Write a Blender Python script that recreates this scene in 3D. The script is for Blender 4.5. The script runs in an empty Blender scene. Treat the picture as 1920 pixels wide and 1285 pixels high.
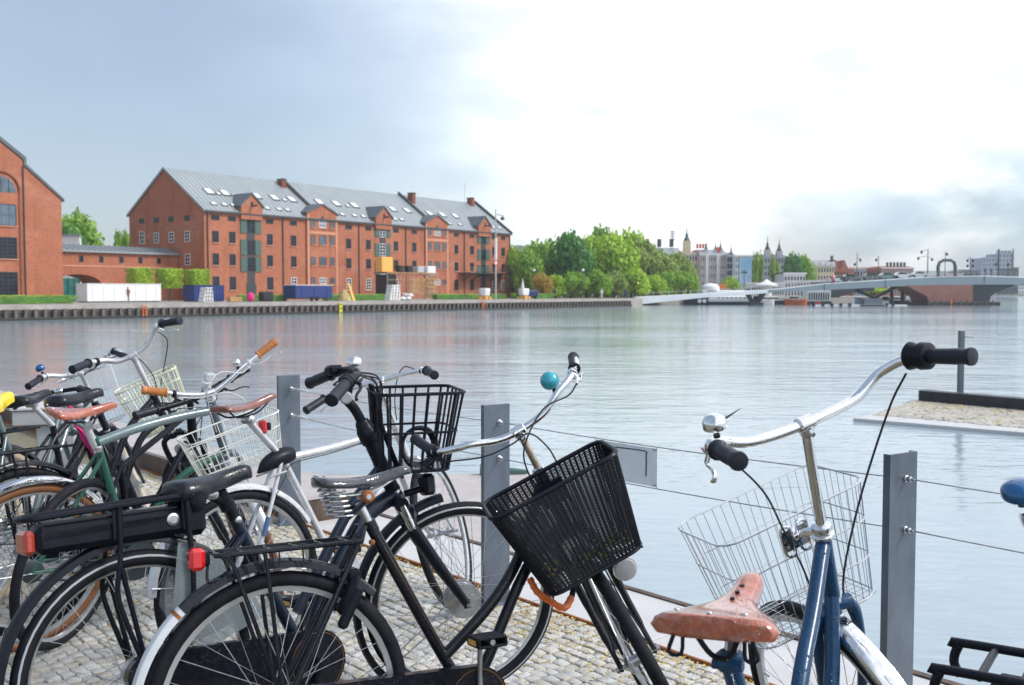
import bpy, math, random
from mathutils import Vector, Matrix, noise
random.seed(7)
sc = bpy.context.scene
COL = sc.collection
V = Vector
R_ = math.radians
# ------------------------------------------------------------------ camera
CAMZ, F_PX, YH = 1.44, 1900.0, 547.0
PITCH = math.atan((642.5 - YH) / F_PX)
cam_d = bpy.data.cameras.new('camera'); cam = bpy.data.objects.new('camera', cam_d); COL.objects.link(cam)
cam.location = (0, 0, CAMZ); cam.rotation_euler = (math.pi / 2 - PITCH, 0, 0)
cam_d.sensor_width = 36.0; cam_d.lens = 36.0 * F_PX / 1920.0
cam_d.clip_start = 0.05; cam_d.clip_end = 6000
cam_d.dof.use_dof = True; cam_d.dof.focus_distance = 3.1; cam_d.dof.aperture_fstop = 8.0
sc.camera = cam
# ------------------------------------------------------------------ sky
SUN_AZ, SUN_EL = 96.0, 42.0          # azimuth from +Y towards +X
w = bpy.data.worlds.new('World'); sc.world = w; w.use_nodes = True
nt = w.node_tree; nt.nodes.clear()
def N(tree, t, **kw):
    n = tree.nodes.new(t)
    for k, v in kw.items():
        if k == 'inp':
            for a, b in v.items(): n.inputs[a].default_value = b
        else: setattr(n, k, v)
    return n
def MATH(tree, op, a, b=None, c=None, clamp=False):
    n = tree.nodes.new('ShaderNodeMath'); n.operation = op; n.use_clamp = clamp
    for i, x in enumerate((a, b, c)):
        if x is None: continue
        if isinstance(x, (int, float)): n.inputs[i].default_value = x
        else: tree.links.new(x, n.inputs[i])
    return n.outputs[0]
def RAMP(tree, fac, stops, interp='LINEAR'):
    n = tree.nodes.new('ShaderNodeValToRGB'); cr = n.color_ramp; cr.interpolation = interp
    while len(cr.elements) < len(stops): cr.elements.new(0.5)
    for e, (p, c) in zip(cr.elements, stops): e.position = p; e.color = (*c, 1)
    tree.links.new(fac, n.inputs[0]); return n.outputs[0]
def MIX(tree, fac, a, b, mode='MIX'):
    n = tree.nodes.new('ShaderNodeMix'); n.data_type = 'RGBA'; n.blend_type = mode
    for s, x in ((n.inputs[0], fac), (n.inputs[6], a), (n.inputs[7], b)):
        if isinstance(x, (int, float)): s.default_value = x
        elif isinstance(x, tuple): s.default_value = (*x, 1)
        else: tree.links.new(x, s)
    return n.outputs[2]
L = nt.links.new
tc = N(nt, 'ShaderNodeTexCoord'); sx = N(nt, 'ShaderNodeSeparateXYZ'); L(tc.outputs['Generated'], sx.inputs[0])
mp = N(nt, 'ShaderNodeMapping'); mp.inputs['Scale'].default_value = (1, 1, 2.2); L(tc.outputs['Generated'], mp.inputs[0])
n1 = N(nt, 'ShaderNodeTexNoise', inp={'Scale': 2.2, 'Detail': 5, 'Roughness': .5}); L(mp.outputs[0], n1.inputs['Vector'])
n2 = N(nt, 'ShaderNodeTexNoise', inp={'Scale': 9.0, 'Detail': 4, 'Roughness': .5}); L(mp.outputs[0], n2.inputs['Vector'])
X_, Y_, Z_ = sx.outputs
hl = MATH(nt, 'SQRT', MATH(nt, 'ADD', MATH(nt, 'MULTIPLY', X_, X_), MATH(nt, 'MULTIPLY', Y_, Y_)))
sa = MATH(nt, 'DIVIDE', X_, MATH(nt, 'ADD', hl, .0001))              # sine of the azimuth: -1 west .. 1 east
nz = MATH(nt, 'MULTIPLY', MATH(nt, 'SUBTRACT', n1.outputs[0], .5), .22)
nz2 = MATH(nt, 'MULTIPLY', MATH(nt, 'SUBTRACT', n2.outputs[0], .5), .05)
fac = MATH(nt, 'ADD', MATH(nt, 'ADD', sa, nz), nz2)
fac = MATH(nt, 'MULTIPLY_ADD', Z_, .10, fac)
fac = MATH(nt, 'MULTIPLY_ADD', fac, .5, .5)                             # 0..1
cloud = RAMP(nt, fac, [(0.0, (.27, .315, .37)), (.25, (.235, .275, .335)), (.36, (.205, .248, .313)), (.425, (.28, .335, .41)), (.465, (.45, .50, .56)), (.505, (.90, .92, .94)), (.56, (1.14, 1.135, 1.125)), (1.0, (1.18, 1.17, 1.15))], 'B_SPLINE')
# grey-blue cloud bank low over the horizon to the east
n3 = N(nt, 'ShaderNodeTexNoise', inp={'Scale': 6.0, 'Detail': 6, 'Roughness': .58}); L(mp.outputs[0], n3.inputs['Vector'])
band = N(nt, 'ShaderNodeMapRange', inp={'From Min': .17, 'From Max': .015}); band.interpolation_type = 'SMOOTHSTEP'; L(Z_, band.inputs[0])
east = N(nt, 'ShaderNodeMapRange', inp={'From Min': .20, 'From Max': .50}); L(sa, east.inputs[0])
dens = MATH(nt, 'MULTIPLY', MATH(nt, 'MULTIPLY', band.outputs[0], east.outputs[0]), 1.0)
dn = N(nt, 'ShaderNodeMapRange', inp={'From Min': .60, 'From Max': .30}); dn.interpolation_type = 'SMOOTHSTEP'
L(MATH(nt, 'SUBTRACT', n3.outputs[0], MATH(nt, 'MULTIPLY', dens, .22)), dn.inputs[0])
bankf = MATH(nt, 'MULTIPLY', dn.outputs[0], MATH(nt, 'MINIMUM', MATH(nt, 'MULTIPLY', dens, 2.6), 1.0))
cloud = MIX(nt, bankf, cloud, (.22, .33, .46))
# faint shading in the bright cloud
shade = N(nt, 'ShaderNodeMapRange', inp={'From Min': .62, 'From Max': .36, 'To Min': 1.0, 'To Max': .64}); L(n2.outputs[0], shade.inputs[0])
brt = N(nt, 'ShaderNodeMapRange', inp={'From Min': .44, 'From Max': .54, 'To Min': .15, 'To Max': 1.0}); L(fac, brt.inputs[0])
cloud = MIX(nt, brt.outputs[0], cloud, MIX(nt, 1.0, cloud, shade.outputs[0], 'MULTIPLY'))
sky = N(nt, 'ShaderNodeTexSky', sky_type='NISHITA', sun_disc=False, sun_elevation=R_(SUN_EL), sun_rotation=R_(SUN_AZ))
bg1 = N(nt, 'ShaderNodeBackground', inp={'Strength': .05}); L(sky.outputs[0], bg1.inputs[0])
bg2 = N(nt, 'ShaderNodeBackground', inp={'Strength': .85}); L(cloud, bg2.inputs[0])
ad = N(nt, 'ShaderNodeAddShader'); L(bg1.outputs[0], ad.inputs[0]); L(bg2.outputs[0], ad.inputs[1])
wo = N(nt, 'ShaderNodeOutputWorld'); L(ad.outputs[0], wo.inputs[0])
sl = bpy.data.lights.new('sun', 'SUN'); sl.energy = 1.9; sl.angle = R_(14); sl.color = (1, .96, .9)
so = bpy.data.objects.new('sun', sl); COL.objects.link(so)
sd = V((math.sin(R_(SUN_AZ)) * math.cos(R_(SUN_EL)), math.cos(R_(SUN_AZ)) * math.cos(R_(SUN_EL)), math.sin(R_(SUN_EL))))
so.rotation_euler = sd.to_track_quat('Z', 'Y').to_euler()
sc.view_settings.view_transform = 'Standard'; sc.view_settings.look = 'None'
sc.view_settings.exposure = 0.55; sc.view_settings.gamma = 1; sc.view_settings.use_curve_mapping = False
# ------------------------------------------------------------------ camera-ray placing helpers
cp, sp = math.cos(PITCH), math.sin(PITCH)
def ray(px, py):
    u = (642.5 - py) / F_PX
    return V(((px - 960) / F_PX, cp + u * sp, -sp + u * cp))
def at(px, py, D):
    r = ray(px, py); return V((0, 0, CAMZ)) + r * (D / r.y)
def gz(px, py, z):
    r = ray(px, py); return V((0, 0, CAMZ)) + r * ((z - CAMZ) / r.z)
# ------------------------------------------------------------------ mesh builder
def frame_of(t, prev=None):
    t = t.normalized()
    if prev is None:
        a = V((0, 0, 1)) if abs(t.z) < .9 else V((1, 0, 0))
        n = t.cross(a).normalized()
    else:
        n = prev - t * prev.dot(t)
        if n.length < 1e-6: n = t.orthogonal()
        n.normalize()
    return n, t.cross(n)
class MB:
    def __init__(s): s.v = []; s.f = []; s.m = []; s.mi = 0
    def add(s, vs, fs):
        o = len(s.v); s.v += [tuple(p) for p in vs]
        for f in fs: s.f.append([i + o for i in f]); s.m.append(s.mi)
        return s
    def box(s, c, size, M=None):
        hx, hy, hz = [q / 2 for q in size]; c = V(c)
        vs = [V((x, y, z)) for x in (-hx, hx) for y in (-hy, hy) for z in (-hz, hz)]
        if M is not None: vs = [M @ q for q in vs]
        return s.add([c + q for q in vs], [(0, 1, 3, 2), (4, 6, 7, 5), (0, 4, 5, 1), (2, 3, 7, 6), (0, 2, 6, 4), (1, 5, 7, 3)])
    def bbox(s, c, size, b, M=None):
        """box with chamfered edges"""
        hx, hy, hz = [q / 2 for q in size]; c = V(c); vs = []; ids = {}
        for X in (-1, 1):
            for Y in (-1, 1):
                for Z in (-1, 1):
                    for k, p in enumerate(((X*hx, Y*(hy-b), Z*(hz-b)), (X*(hx-b), Y*hy, Z*(hz-b)), (X*(hx-b), Y*(hy-b), Z*hz))):
                        ids[X, Y, Z, k] = len(vs); vs.append(V(p))
        fs = []
        for S in (-1, 1):
            q = [(S, -1, -1, 0), (S, 1, -1, 0), (S, 1, 1, 0), (S, -1, 1, 0)]; fs.append([ids[i] for i in (q if S > 0 else q[::-1])])
            q = [(-1, S, -1, 1), (1, S, -1, 1), (1, S, 1, 1), (-1, S, 1, 1)]; fs.append([ids[i] for i in (q[::-1] if S > 0 else q)])
            q = [(-1, -1, S, 2), (1, -1, S, 2), (1, 1, S, 2), (-1, 1, S, 2)]; fs.append([ids[i] for i in (q if S > 0 else q[::-1])])
        for a in (-1, 1):
            for b_ in (-1, 1):
                fs.append([ids[a, b_, -1, 0], ids[a, b_, 1, 0], ids[a, b_, 1, 1], ids[a, b_, -1, 1]])
                fs.append([ids[a, -1, b_, 0], ids[a, 1, b_, 0], ids[a, 1, b_, 2], ids[a, -1, b_, 2]])
                fs.append([ids[-1, a, b_, 1], ids[1, a, b_, 1], ids[1, a, b_, 2], ids[-1, a, b_, 2]])
                for c_ in (-1, 1): fs.append([ids[a, b_, c_, k] for k in range(3)])
        if M is not None: vs = [M @ q for q in vs]
        return s.add([c + q for q in vs], fs)
    def tube(s, pts, r, n=8, closed=False, caps=True, sq=None):
        pts = [V(p) for p in pts]; m = len(pts); rr = r if isinstance(r, (list, tuple)) else [r] * m
        vs = []; prev = None
        for i, p in enumerate(pts):
            if closed: t = pts[(i + 1) % m] - pts[i - 1]
            else: t = pts[min(i + 1, m - 1)] - pts[max(i - 1, 0)]
            if t.length < 1e-9: t = V((0, 0, 1))
            a, b = frame_of(t, prev); prev = a
            for k in range(n):
                an = 2 * math.pi * (k + .5) / n
                vs.append(p + (a * math.cos(an) + b * math.sin(an) * (sq or 1)) * rr[i])
        fs = []
        for i in range(m if closed else m - 1):
            j = (i + 1) % m
            for k in range(n): fs.append((i * n + k, i * n + (k + 1) % n, j * n + (k + 1) % n, j * n + k))
        if caps and not closed: fs.append(tuple(range(n))[::-1]); fs.append(tuple((m - 1) * n + k for k in range(n)))
        return s.add(vs, fs)
    def cyl(s, a, b, r, n=12, r2=None): return s.tube([a, b], [r, r if r2 is None else r2], n)
    def lathe(s, c, axis, prof, n=16):
        """prof: (distance along the axis, radius)"""
        c = V(c); a, b = frame_of(V(axis)); ax = V(axis).normalized(); vs = []; m = len(prof)
        for h, r in prof:
            for k in range(n):
                an = 2 * math.pi * k / n; vs.append(c + ax * h + (a * math.cos(an) + b * math.sin(an)) * max(r, 1e-5))
        fs = [(i * n + k, i * n + (k + 1) % n, (i + 1) * n + (k + 1) % n, (i + 1) * n + k) for i in range(m - 1) for k in range(n)]
        fs.append(tuple(range(n))[::-1]); fs.append(tuple((m - 1) * n + k for k in range(n)))
        return s.add(vs, fs)
    def ball(s, c, r, n=12, sc_=(1, 1, 1)):
        c = V(c); vs = []; m = n // 2
        for i in range(1, m):
            t = math.pi * i / m
            for k in range(n):
                p = 2 * math.pi * k / n
                vs.append(c + V((math.sin(t) * math.cos(p) * sc_[0], math.sin(t) * math.sin(p) * sc_[1], math.cos(t) * sc_[2])) * r)
        fs = [(i * n + k, (i + 1) * n + k, (i + 1) * n + (k + 1) % n, i * n + (k + 1) % n) for i in range(m - 2) for k in range(n)]
        o = len(vs); vs += [c + V((0, 0, r * sc_[2])), c - V((0, 0, r * sc_[2]))]
        fs += [(o, k, (k + 1) % n) for k in range(n)] + [(o + 1, (m - 2) * n + (k + 1) % n, (m - 2) * n + k) for k in range(n)]
        return s.add(vs, fs)
    def prism(s, poly, vec):
        """poly: list of 3D points (any winding), extruded by vec"""
        n = len(poly); poly = [V(p) for p in poly]; vec = V(vec)
        vs = poly + [p + vec for p in poly]
        nrm = V((0, 0, 0))
        for i in range(n): nrm += poly[i].cross(poly[(i + 1) % n])
        fl = nrm.dot(vec) > 0
        fs = [tuple(range(n))[::-1] if fl else tuple(range(n)), tuple(range(n, 2 * n)) if fl else tuple(range(n, 2 * n))[::-1]]
        for i in range(n):
            j = (i + 1) % n; q = (i, j, j + n, i + n); fs.append(q if fl else q[::-1])
        return s.add(vs, fs)
    def quad(s, *p): return s.add(p, [tuple(range(len(p)))])
    def build(s, name, mat, parent=None, smooth=38, loc=None, **props):
        me = bpy.data.meshes.new(name); me.from_pydata(s.v, [], s.f)
        for m in (mat if isinstance(mat, (list, tuple)) else [mat]): me.materials.append(m)
        if any(s.m): me.polygons.foreach_set('material_index', s.m)
        if smooth:
            me.polygons.foreach_set('use_smooth', [True] * len(me.polygons)); me.set_sharp_from_angle(angle=R_(smooth))
        me.update()
        o = bpy.data.objects.new(name, me); COL.objects.link(o)
        if parent is not None: o.parent = parent
        if loc is not None: o.location = loc
        for k, v in props.items(): o[k] = v
        return o
def tag(o, label=None, cat=None, group=None, kind=None):
    for k, v in (('label', label), ('category', cat), ('group', group), ('kind', kind)):
        if v: o[k] = v
    return o
def thing(name, label, cat, loc=(0, 0, 0), rz=0, group=None):
    o = bpy.data.objects.new(name, None); COL.objects.link(o); o.location = loc; o.rotation_euler = (0, 0, rz)
    o.empty_display_size = .1
    return tag(o, label, cat, group)
def copy_tree(o, parent=None):
    c = o.copy(); COL.objects.link(c)
    if parent is not None: c.parent = parent
    for ch in [q for q in o.children]: copy_tree(ch, c)
    return c
def smoothpath(pts, k=6):
    pts = [V(p) for p in pts]; out = []; P = [pts[0] * 2 - pts[1]] + pts + [pts[-1] * 2 - pts[-2]]
    for i in range(1, len(P) - 2):
        a, b, c, d = P[i - 1:i + 3]
        for j in range(k):
            t = j / k
            out.append(.5 * ((2 * b) + (c - a) * t + (2 * a - 5 * b + 4 * c - d) * t * t + (3 * b - a - 3 * c + d) * t ** 3))
    out.append(pts[-1]); return out
# ------------------------------------------------------------------ materials
M = {}
def mat(name, col, rough=.5, metal=0.0, var=0.0, vs=5.0, bump=0.0, bs=60.0, coat=0.0, drops=0.0, ds=95.0, alpha=1.0, trans=0.0, stretch=(1, 1, 1), emis=None, spec=.5, col2=None, rvar=0.0, world=False, dirt=0.0, dsc=1.5, dcol=(.10, .085, .06)):
    m = bpy.data.materials.new(name); m.use_nodes = True; t = m.node_tree; b = t.nodes['Principled BSDF']; M[name] = m
    b.inputs['Base Color'].default_value = (*col, 1); b.inputs['Roughness'].default_value = rough; b.inputs['Metallic'].default_value = metal
    b.inputs['Coat Weight'].default_value = coat; b.inputs['Coat Roughness'].default_value = .06; b.inputs['Alpha'].default_value = alpha
    b.inputs['Transmission Weight'].default_value = trans; b.inputs['Specular IOR Level'].default_value = spec
    if emis: b.inputs['Emission Color'].default_value = (*emis, 1); b.inputs['Emission Strength'].default_value = 1
    tcn = t.nodes.new('ShaderNodeTexCoord'); mpn = t.nodes.new('ShaderNodeMapping'); mpn.inputs['Scale'].default_value = stretch
    if world:
        g = t.nodes.new('ShaderNodeNewGeometry'); t.links.new(g.outputs['Position'], mpn.inputs[0])
    else: t.links.new(tcn.outputs['Object'], mpn.inputs[0])
    vec = mpn.outputs[0]; nb = None
    if var or col2:
        n = N(t, 'ShaderNodeTexNoise', inp={'Scale': vs, 'Detail': 6, 'Roughness': .6}); t.links.new(vec, n.inputs['Vector'])
        c2 = col2 or tuple(max(0, x * (1 - var)) for x in col); c1 = col if col2 else tuple(min(1, x * (1 + var)) for x in col)
        t.links.new(RAMP(t, n.outputs[0], [(.32, c2), (.68, c1)]), b.inputs['Base Color'])
        if rvar:
            mr = N(t, 'ShaderNodeMapRange', inp={'From Min': .35, 'From Max': .65, 'To Min': max(.02, rough - rvar), 'To Max': rough + rvar}); t.links.new(n.outputs[0], mr.inputs[0]); t.links.new(mr.outputs[0], b.inputs['Roughness'])
    if dirt:
        n = N(t, 'ShaderNodeTexNoise', inp={'Scale': dsc, 'Detail': 8, 'Roughness': .7}); t.links.new(vec, n.inputs['Vector'])
        f_ = RAMP(t, n.outputs[0], [(.45, (0, 0, 0)), (.72, (dirt, dirt, dirt))]); bc = b.inputs['Base Color']
        src = bc.links[0].from_socket if bc.is_linked else tuple(bc.default_value)[:3]
        t.links.new(MIX(t, f_, src, dcol), bc)
    if bump:
        n = N(t, 'ShaderNodeTexNoise', inp={'Scale': bs, 'Detail': 4}); t.links.new(vec, n.inputs['Vector'])
        bn = N(t, 'ShaderNodeBump', inp={'Strength': bump, 'Distance': .01}); t.links.new(n.outputs[0], bn.inputs['Height']); nb = bn.outputs[0]
        t.links.new(nb, b.inputs['Normal'])
    if drops:
        vo = N(t, 'ShaderNodeTexVoronoi', inp={'Scale': ds, 'Randomness': 1.0}); t.links.new(vec, vo.inputs['Vector'])
        nn = N(t, 'ShaderNodeTexNoise', inp={'Scale': ds * .35, 'Detail': 2}); t.links.new(vec, nn.inputs['Vector'])
        lim = MATH(t, 'MULTIPLY', MATH(t, 'SUBTRACT', nn.outputs[0], .28), .95)
        h = MATH(t, 'SUBTRACT', lim, vo.outputs['Distance']); h = MATH(t, 'MAXIMUM', h, 0.0)
        h = MATH(t, 'SQRT', h)
        bn = N(t, 'ShaderNodeBump', inp={'Strength': drops, 'Distance': .004}); t.links.new(h, bn.inputs['Height'])
        if nb: t.links.new(nb, bn.inputs['Normal'])
        t.links.new(bn.outputs[0], b.inputs['Normal']); t.links.new(bn.outputs[0], b.inputs['Coat Normal'])
    return m
mat('black_paint', (.007, .009, .016), .2, dirt=.35, dsc=60, dcol=(.02, .02, .024), coat=.3, drops=.5, ds=160, var=.3, vs=30, spec=.25)
mat('black_matt', (.006, .008, .015), .42, coat=.05, spec=.2, drops=.5, ds=150, var=.3, vs=20)
mat('navy_paint', (.010, .018, .036), .28, coat=.3, spec=.25, drops=.4, ds=150)
mat('rubber', (.012, .014, .020), .6, dirt=.5, dsc=14, dcol=(.028, .026, .024), spec=.15, var=.35, vs=40, bump=.25, bs=300)
mat('grip_rubber', (.016, .021, .034), .45, spec=.3, drops=.8, ds=230, bump=.1)
mat('gum', (.19, .075, .03), .55, var=.2)
mat('cream_tyre', (.50, .42, .30), .6, var=.15)
mat('rim', (.62, .64, .67), .3, .85, var=.08, dirt=.5, dsc=18, dcol=(.2, .17, .13))
mat('rim_dull', (.52, .55, .58), .35, .5, var=.08)
mat('chrome', (.80, .81, .83), .10, 1.0, drops=.35, ds=170, rvar=.04, var=.05, vs=60)
mat('steel', (.50, .52, .55), .32, .9, var=.22, vs=60)
mat('rust', (.30, .11, .035), .75, .1, var=.5, vs=120, bump=.5, bs=300)
mat('rusty_chrome', (.40, .34, .28), .35, .75, var=.45, vs=90)
mat('silver_paint', (.62, .65, .70), .25, .35, dirt=.5, dsc=25, dcol=(.30, .25, .20), coat=.5, drops=.3, ds=170)
mat('white_paint', (.78, .79, .82), .3, 0, coat=.4, drops=.2)
mat('white_guard', (.62, .66, .71), .35, 0, coat=.2, var=.06, vs=30)
mat('blue_paint', (.004, .046, .125), .3, .05, dirt=.4, dsc=45, dcol=(.05, .09, .13), spec=.3, coat=.22, drops=.9, ds=120)
mat('blue_band', (.05, .12, .26), .3, 0, coat=.4)
mat('green_paint', (.012, .10, .065), .25, .1, coat=.7, drops=.3)
mat('greygreen_paint', (.16, .215, .235), .25, .2, coat=.6, drops=.3, var=.12)
mat('greyblue_paint', (.085, .105, .15), .25, .2, coat=.6, drops=.3)
mat('saddle_black', (.010, .012, .02), .3, coat=.25, spec=.3, drops=1.0, ds=110, bump=.1, bs=90)
mat('saddle_wet', (.03, .034, .046), .16, coat=.9, drops=1.0, ds=190, bump=.25, bs=70)
mat('saddle_tan', (.40, .10, .055), .22, coat=1.0, drops=1.0, ds=150, var=.25, vs=45, dirt=.6, dsc=70, dcol=(.50, .30, .25))
mat('saddle_brown', (.20, .075, .062), .25, coat=.6, drops=.7, ds=130, var=.3, vs=18)
mat('yellow_vinyl', (.85, .62, .01), .3, coat=.4, bump=.5, bs=25)
mat('teal_bell', (.03, .36, .46), .2, .2, coat=.8, drops=.6, ds=120)
mat('blue_bell', (.005, .10, .28), .15, .4, coat=.9)
mat('cable', (.012, .012, .018), .4)
mat('cable_white', (.6, .62, .62), .4)
mat('wire_cream', (.66, .68, .52), .35, .1, var=.1)
mat('wire_steel', (.62, .64, .68), .22, .9)
mat('wire_white', (.72, .75, .70), .35, .2)
mat('wicker', (.007, .009, .015), .35, coat=.12, spec=.25, drops=.3, ds=200)
mat('red_lens', (.55, .012, .015), .12, coat=.8, emis=(.05, 0, 0))
mat('orange_red', (.95, .20, .05), .4, var=.2, vs=60)
mat('red_reflector', (.40, .05, .03), .25, coat=.5, var=.2, vs=90)
mat('clear_lens', (.75, .78, .82), .05, coat=.6, trans=.6)
mat('clear_plastic', (.22, .27, .30), .2, coat=.4, alpha=.55, drops=.8, ds=120)
mat('magenta_cloth', (.75, .01, .22), .7, var=.2, vs=20, bump=.5, bs=40)
mat('gold_line', (.30, .14, .06), .4, .5)
mat('orange_grip', (.50, .20, .06), .5, var=.2, vs=60)
mat('galvanised', (.115, .140, .180), .42, .35, var=.26, vs=9, stretch=(1, 1, .45), bump=.12, bs=25, dirt=.45, dsc=7, dcol=(.20, .235, .275), rvar=.08, drops=.15, ds=140)
mat('sign_grey', (.80, .86, .93), .35, .2, var=.06, vs=9)
mat('concrete', (.62, .62, .63), .55, var=.10, vs=6, bump=.2, bs=120, world=True, col2=(.50, .505, .525), rvar=.2, dirt=.35, dsc=3.0, dcol=(.22, .20, .17))
mat('ledge_top', (.50, .46, .45), .6, var=.12, vs=5, bump=.3, bs=90, world=True, col2=(.40, .37, .37))
mat('timber_dark', (.085, .055, .04), .6, var=.5, vs=9, bump=.5, bs=50, stretch=(1, 1, .3))
mat('black_timber', (.02, .022, .03), .5, var=.4, vs=6, bump=.4, bs=30)
mat('cobble', (.66, .655, .63), .38, var=.25, vs=14, bump=.6, bs=160, world=True, col2=(.45, .46, .46), rvar=.16, dirt=.45, dsc=2.2)
mat('cobble_warm', (.62, .59, .52), .42, var=.25, vs=14, bump=.6, bs=160, world=True, col2=(.45, .43, .39), dirt=.45, dsc=2.2)
mat('joint_sand', (.27, .235, .15), .8, var=.4, vs=20, bump=.8, bs=200, world=True, col2=(.15, .14, .11))
mat('blossom', (.58, .42, .12), .8, var=.35, vs=400, world=True)
mat('pedestal_grey', (.40, .42, .44), .5, var=.08, vs=5)
mat('brick_red', (.50, .195, .115), .85, world=True, vs=.3, col2=(.40, .145, .08), var=.1, bump=.2, bs=9)
mat('brick_band', (.58, .27, .17), .85, world=True, vs=.8, var=.1)
mat('brick_dark', (.20, .06, .035), .9, world=True, vs=.8, var=.2)
mat('roof_zinc', (.29, .33, .355), .42, .2, world=True, vs=.3, var=.08)
mat('roof_dark', (.10, .115, .13), .5, .1, world=True, vs=.6, var=.15)
mat('slate_edge', (.05, .05, .055), .6)
mat('glass_dark', (.014, .020, .034), .12, spec=.25, var=.5, vs=.9, world=True)
mat('glass_sky', (.10, .14, .19), .08, coat=.3, var=.3, vs=.9, world=True)
mat('frame_dark', (.04, .045, .05), .5)
mat('frame_white', (.75, .76, .77), .5)
mat('shutter_green', (.06, .12, .10), .6, var=.2, vs=2, world=True)
mat('skylight', (.75, .80, .85), .08, .2)
mat('plaster', (.62, .60, .56), .8, var=.05, vs=1, world=True)
mat('render_yellow', (.66, .55, .36), .8, world=True, vs=.2, var=.07)
mat('render_pink', (.55, .44, .41), .8, world=True, vs=.2, var=.07)
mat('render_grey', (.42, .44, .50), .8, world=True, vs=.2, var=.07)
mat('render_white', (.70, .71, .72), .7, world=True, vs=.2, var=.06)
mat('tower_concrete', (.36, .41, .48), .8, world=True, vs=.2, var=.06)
mat('red_brown', (.30, .11, .08), .85, world=True, vs=.3, var=.15)
mat('red_tile', (.36, .13, .09), .8, world=True, vs=.5, var=.15)
mat('verdigris', (.05, .12, .11), .6)
mat('sign_red', (.62, .05, .06), .5)
mat('banner_blue', (.09, .36, .62), .6, world=True, vs=.09, col2=(.45, .60, .72))
mat('blue_box', (.012, .035, .17), .4, var=.15, vs=2)
mat('white_box', (.74, .75, .76), .5, var=.05, vs=1.0, world=True)
mat('orange_board', (.80, .44, .10), .6)
mat('black_box', (.012, .012, .015), .6)
mat('timber_raw', (.42, .24, .10), .7, var=.3, vs=2, world=True)
mat('yellow_steel', (.70, .66, .02), .5)
mat('orange_steel', (.75, .17, .03), .5)
mat('bark', (.09, .075, .06), .9, var=.3, vs=3)
mat('quay_stone', (.34, .31, .29), .8, world=True, vs=.7, var=.2)
mat('quay_wall', (.085, .068, .062), .85, world=True, vs=.8, var=.4, col2=(.05, .042, .042))
mat('pile', (.115, .10, .09), .8, world=True, vs=1.5, var=.35)
mat('algae', (.018, .022, .018), .5, world=True, vs=2, var=.3)
mat('paving_far', (.30, .28, .25), .8, world=True, vs=.3, var=.1)
mat('deck_white', (.90, .91, .92), .45, var=.05, vs=.2, world=True)
mat('deck_grey', (.26, .33, .37), .45, world=True, vs=.2, var=.06)
mat('steel_dark', (.03, .045, .055), .5)
mat('pier_brick', (.33, .16, .13), .85, world=True, vs=.5, var=.15)
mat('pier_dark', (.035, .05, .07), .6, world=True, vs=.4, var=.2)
mat('hull_dark', (.012, .022, .045), .35)
mat('hull_orange', (.62, .13, .03), .4)
mat('car_silver', (.55, .58, .6), .25, .4, coat=.6)
mat('car_dark', (.03, .06, .075), .2, .2, coat=.8)
mat('car_green', (.10, .22, .20), .25, .2, coat=.8)
mat('car_white', (.75, .76, .76), .3, coat=.6)
mat('straw', (.42, .33, .15), .9, var=.3, vs=3)
mat('teal_glass', (.03, .16, .16), .15, coat=.4, var=.4, vs=1)
def brickmat(name, c1, c2, c3):
    m = mat(name, c1, .85); t = m.node_tree; b = t.nodes['Principled BSDF']; g = t.nodes.new('ShaderNodeNewGeometry')
    def nz(scale, st, det=5):
        mp = N(t, 'ShaderNodeMapping'); mp.inputs['Scale'].default_value = st; t.links.new(g.outputs['Position'], mp.inputs[0])
        n = N(t, 'ShaderNodeTexNoise', inp={'Scale': scale, 'Detail': det, 'Roughness': .65}); t.links.new(mp.outputs[0], n.inputs['Vector']); return n.outputs[0]
    base = RAMP(t, nz(.35, (1, 1, 1)), [(.3, c2), (.7, c1)])
    base = MIX(t, RAMP(t, nz(2.6, (1, 1, 2.2), 3), [(.50, (0, 0, 0)), (.66, (.6, .6, .6))]), base, c3)
    streak = RAMP(t, nz(.9, (1, 1, .12), 4), [(.52, (1, 1, 1)), (.75, (.70, .66, .64))])
    base = MIX(t, 1.0, base, streak, 'MULTIPLY')
    pale = RAMP(t, nz(.16, (1, 1, 2.0), 6), [(.56, (0, 0, 0)), (.74, (.45, .45, .45))])
    base = MIX(t, pale, base, (.56, .29, .20)); t.links.new(base, b.inputs['Base Color'])
brickmat('brick_red', (.46, .165, .088), (.36, .12, .064), (.22, .072, .042))
def leafmat(name, c1, c2):
    m = mat(name, c1, .55, var=.1, vs=.55, col2=c2, world=True)
    t = m.node_tree; b = t.nodes['Principled BSDF']
    out = t.nodes['Material Output']; tr = t.nodes.new('ShaderNodeBsdfTranslucent'); mx = t.nodes.new('ShaderNodeMixShader'); mx.inputs[0].default_value = .35
    src = b.inputs['Base Color'].links[0].from_socket
    t.links.new(src, tr.inputs[0]); t.links.new(b.outputs[0], mx.inputs[1]); t.links.new(tr.outputs[0], mx.inputs[2]); t.links.new(mx.outputs[0], out.inputs[0])
leafmat('leaf_light', (.50, .68, .06), (.30, .50, .04))
leafmat('leaf_mid', (.34, .56, .06), (.17, .36, .035))
leafmat('leaf_dark', (.12, .34, .07), (.06, .20, .035))
leafmat('leaf_olive', (.38, .50, .12), (.22, .32, .07))
leafmat('leaf_orange', (.60, .34, .06), (.42, .34, .05))
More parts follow.
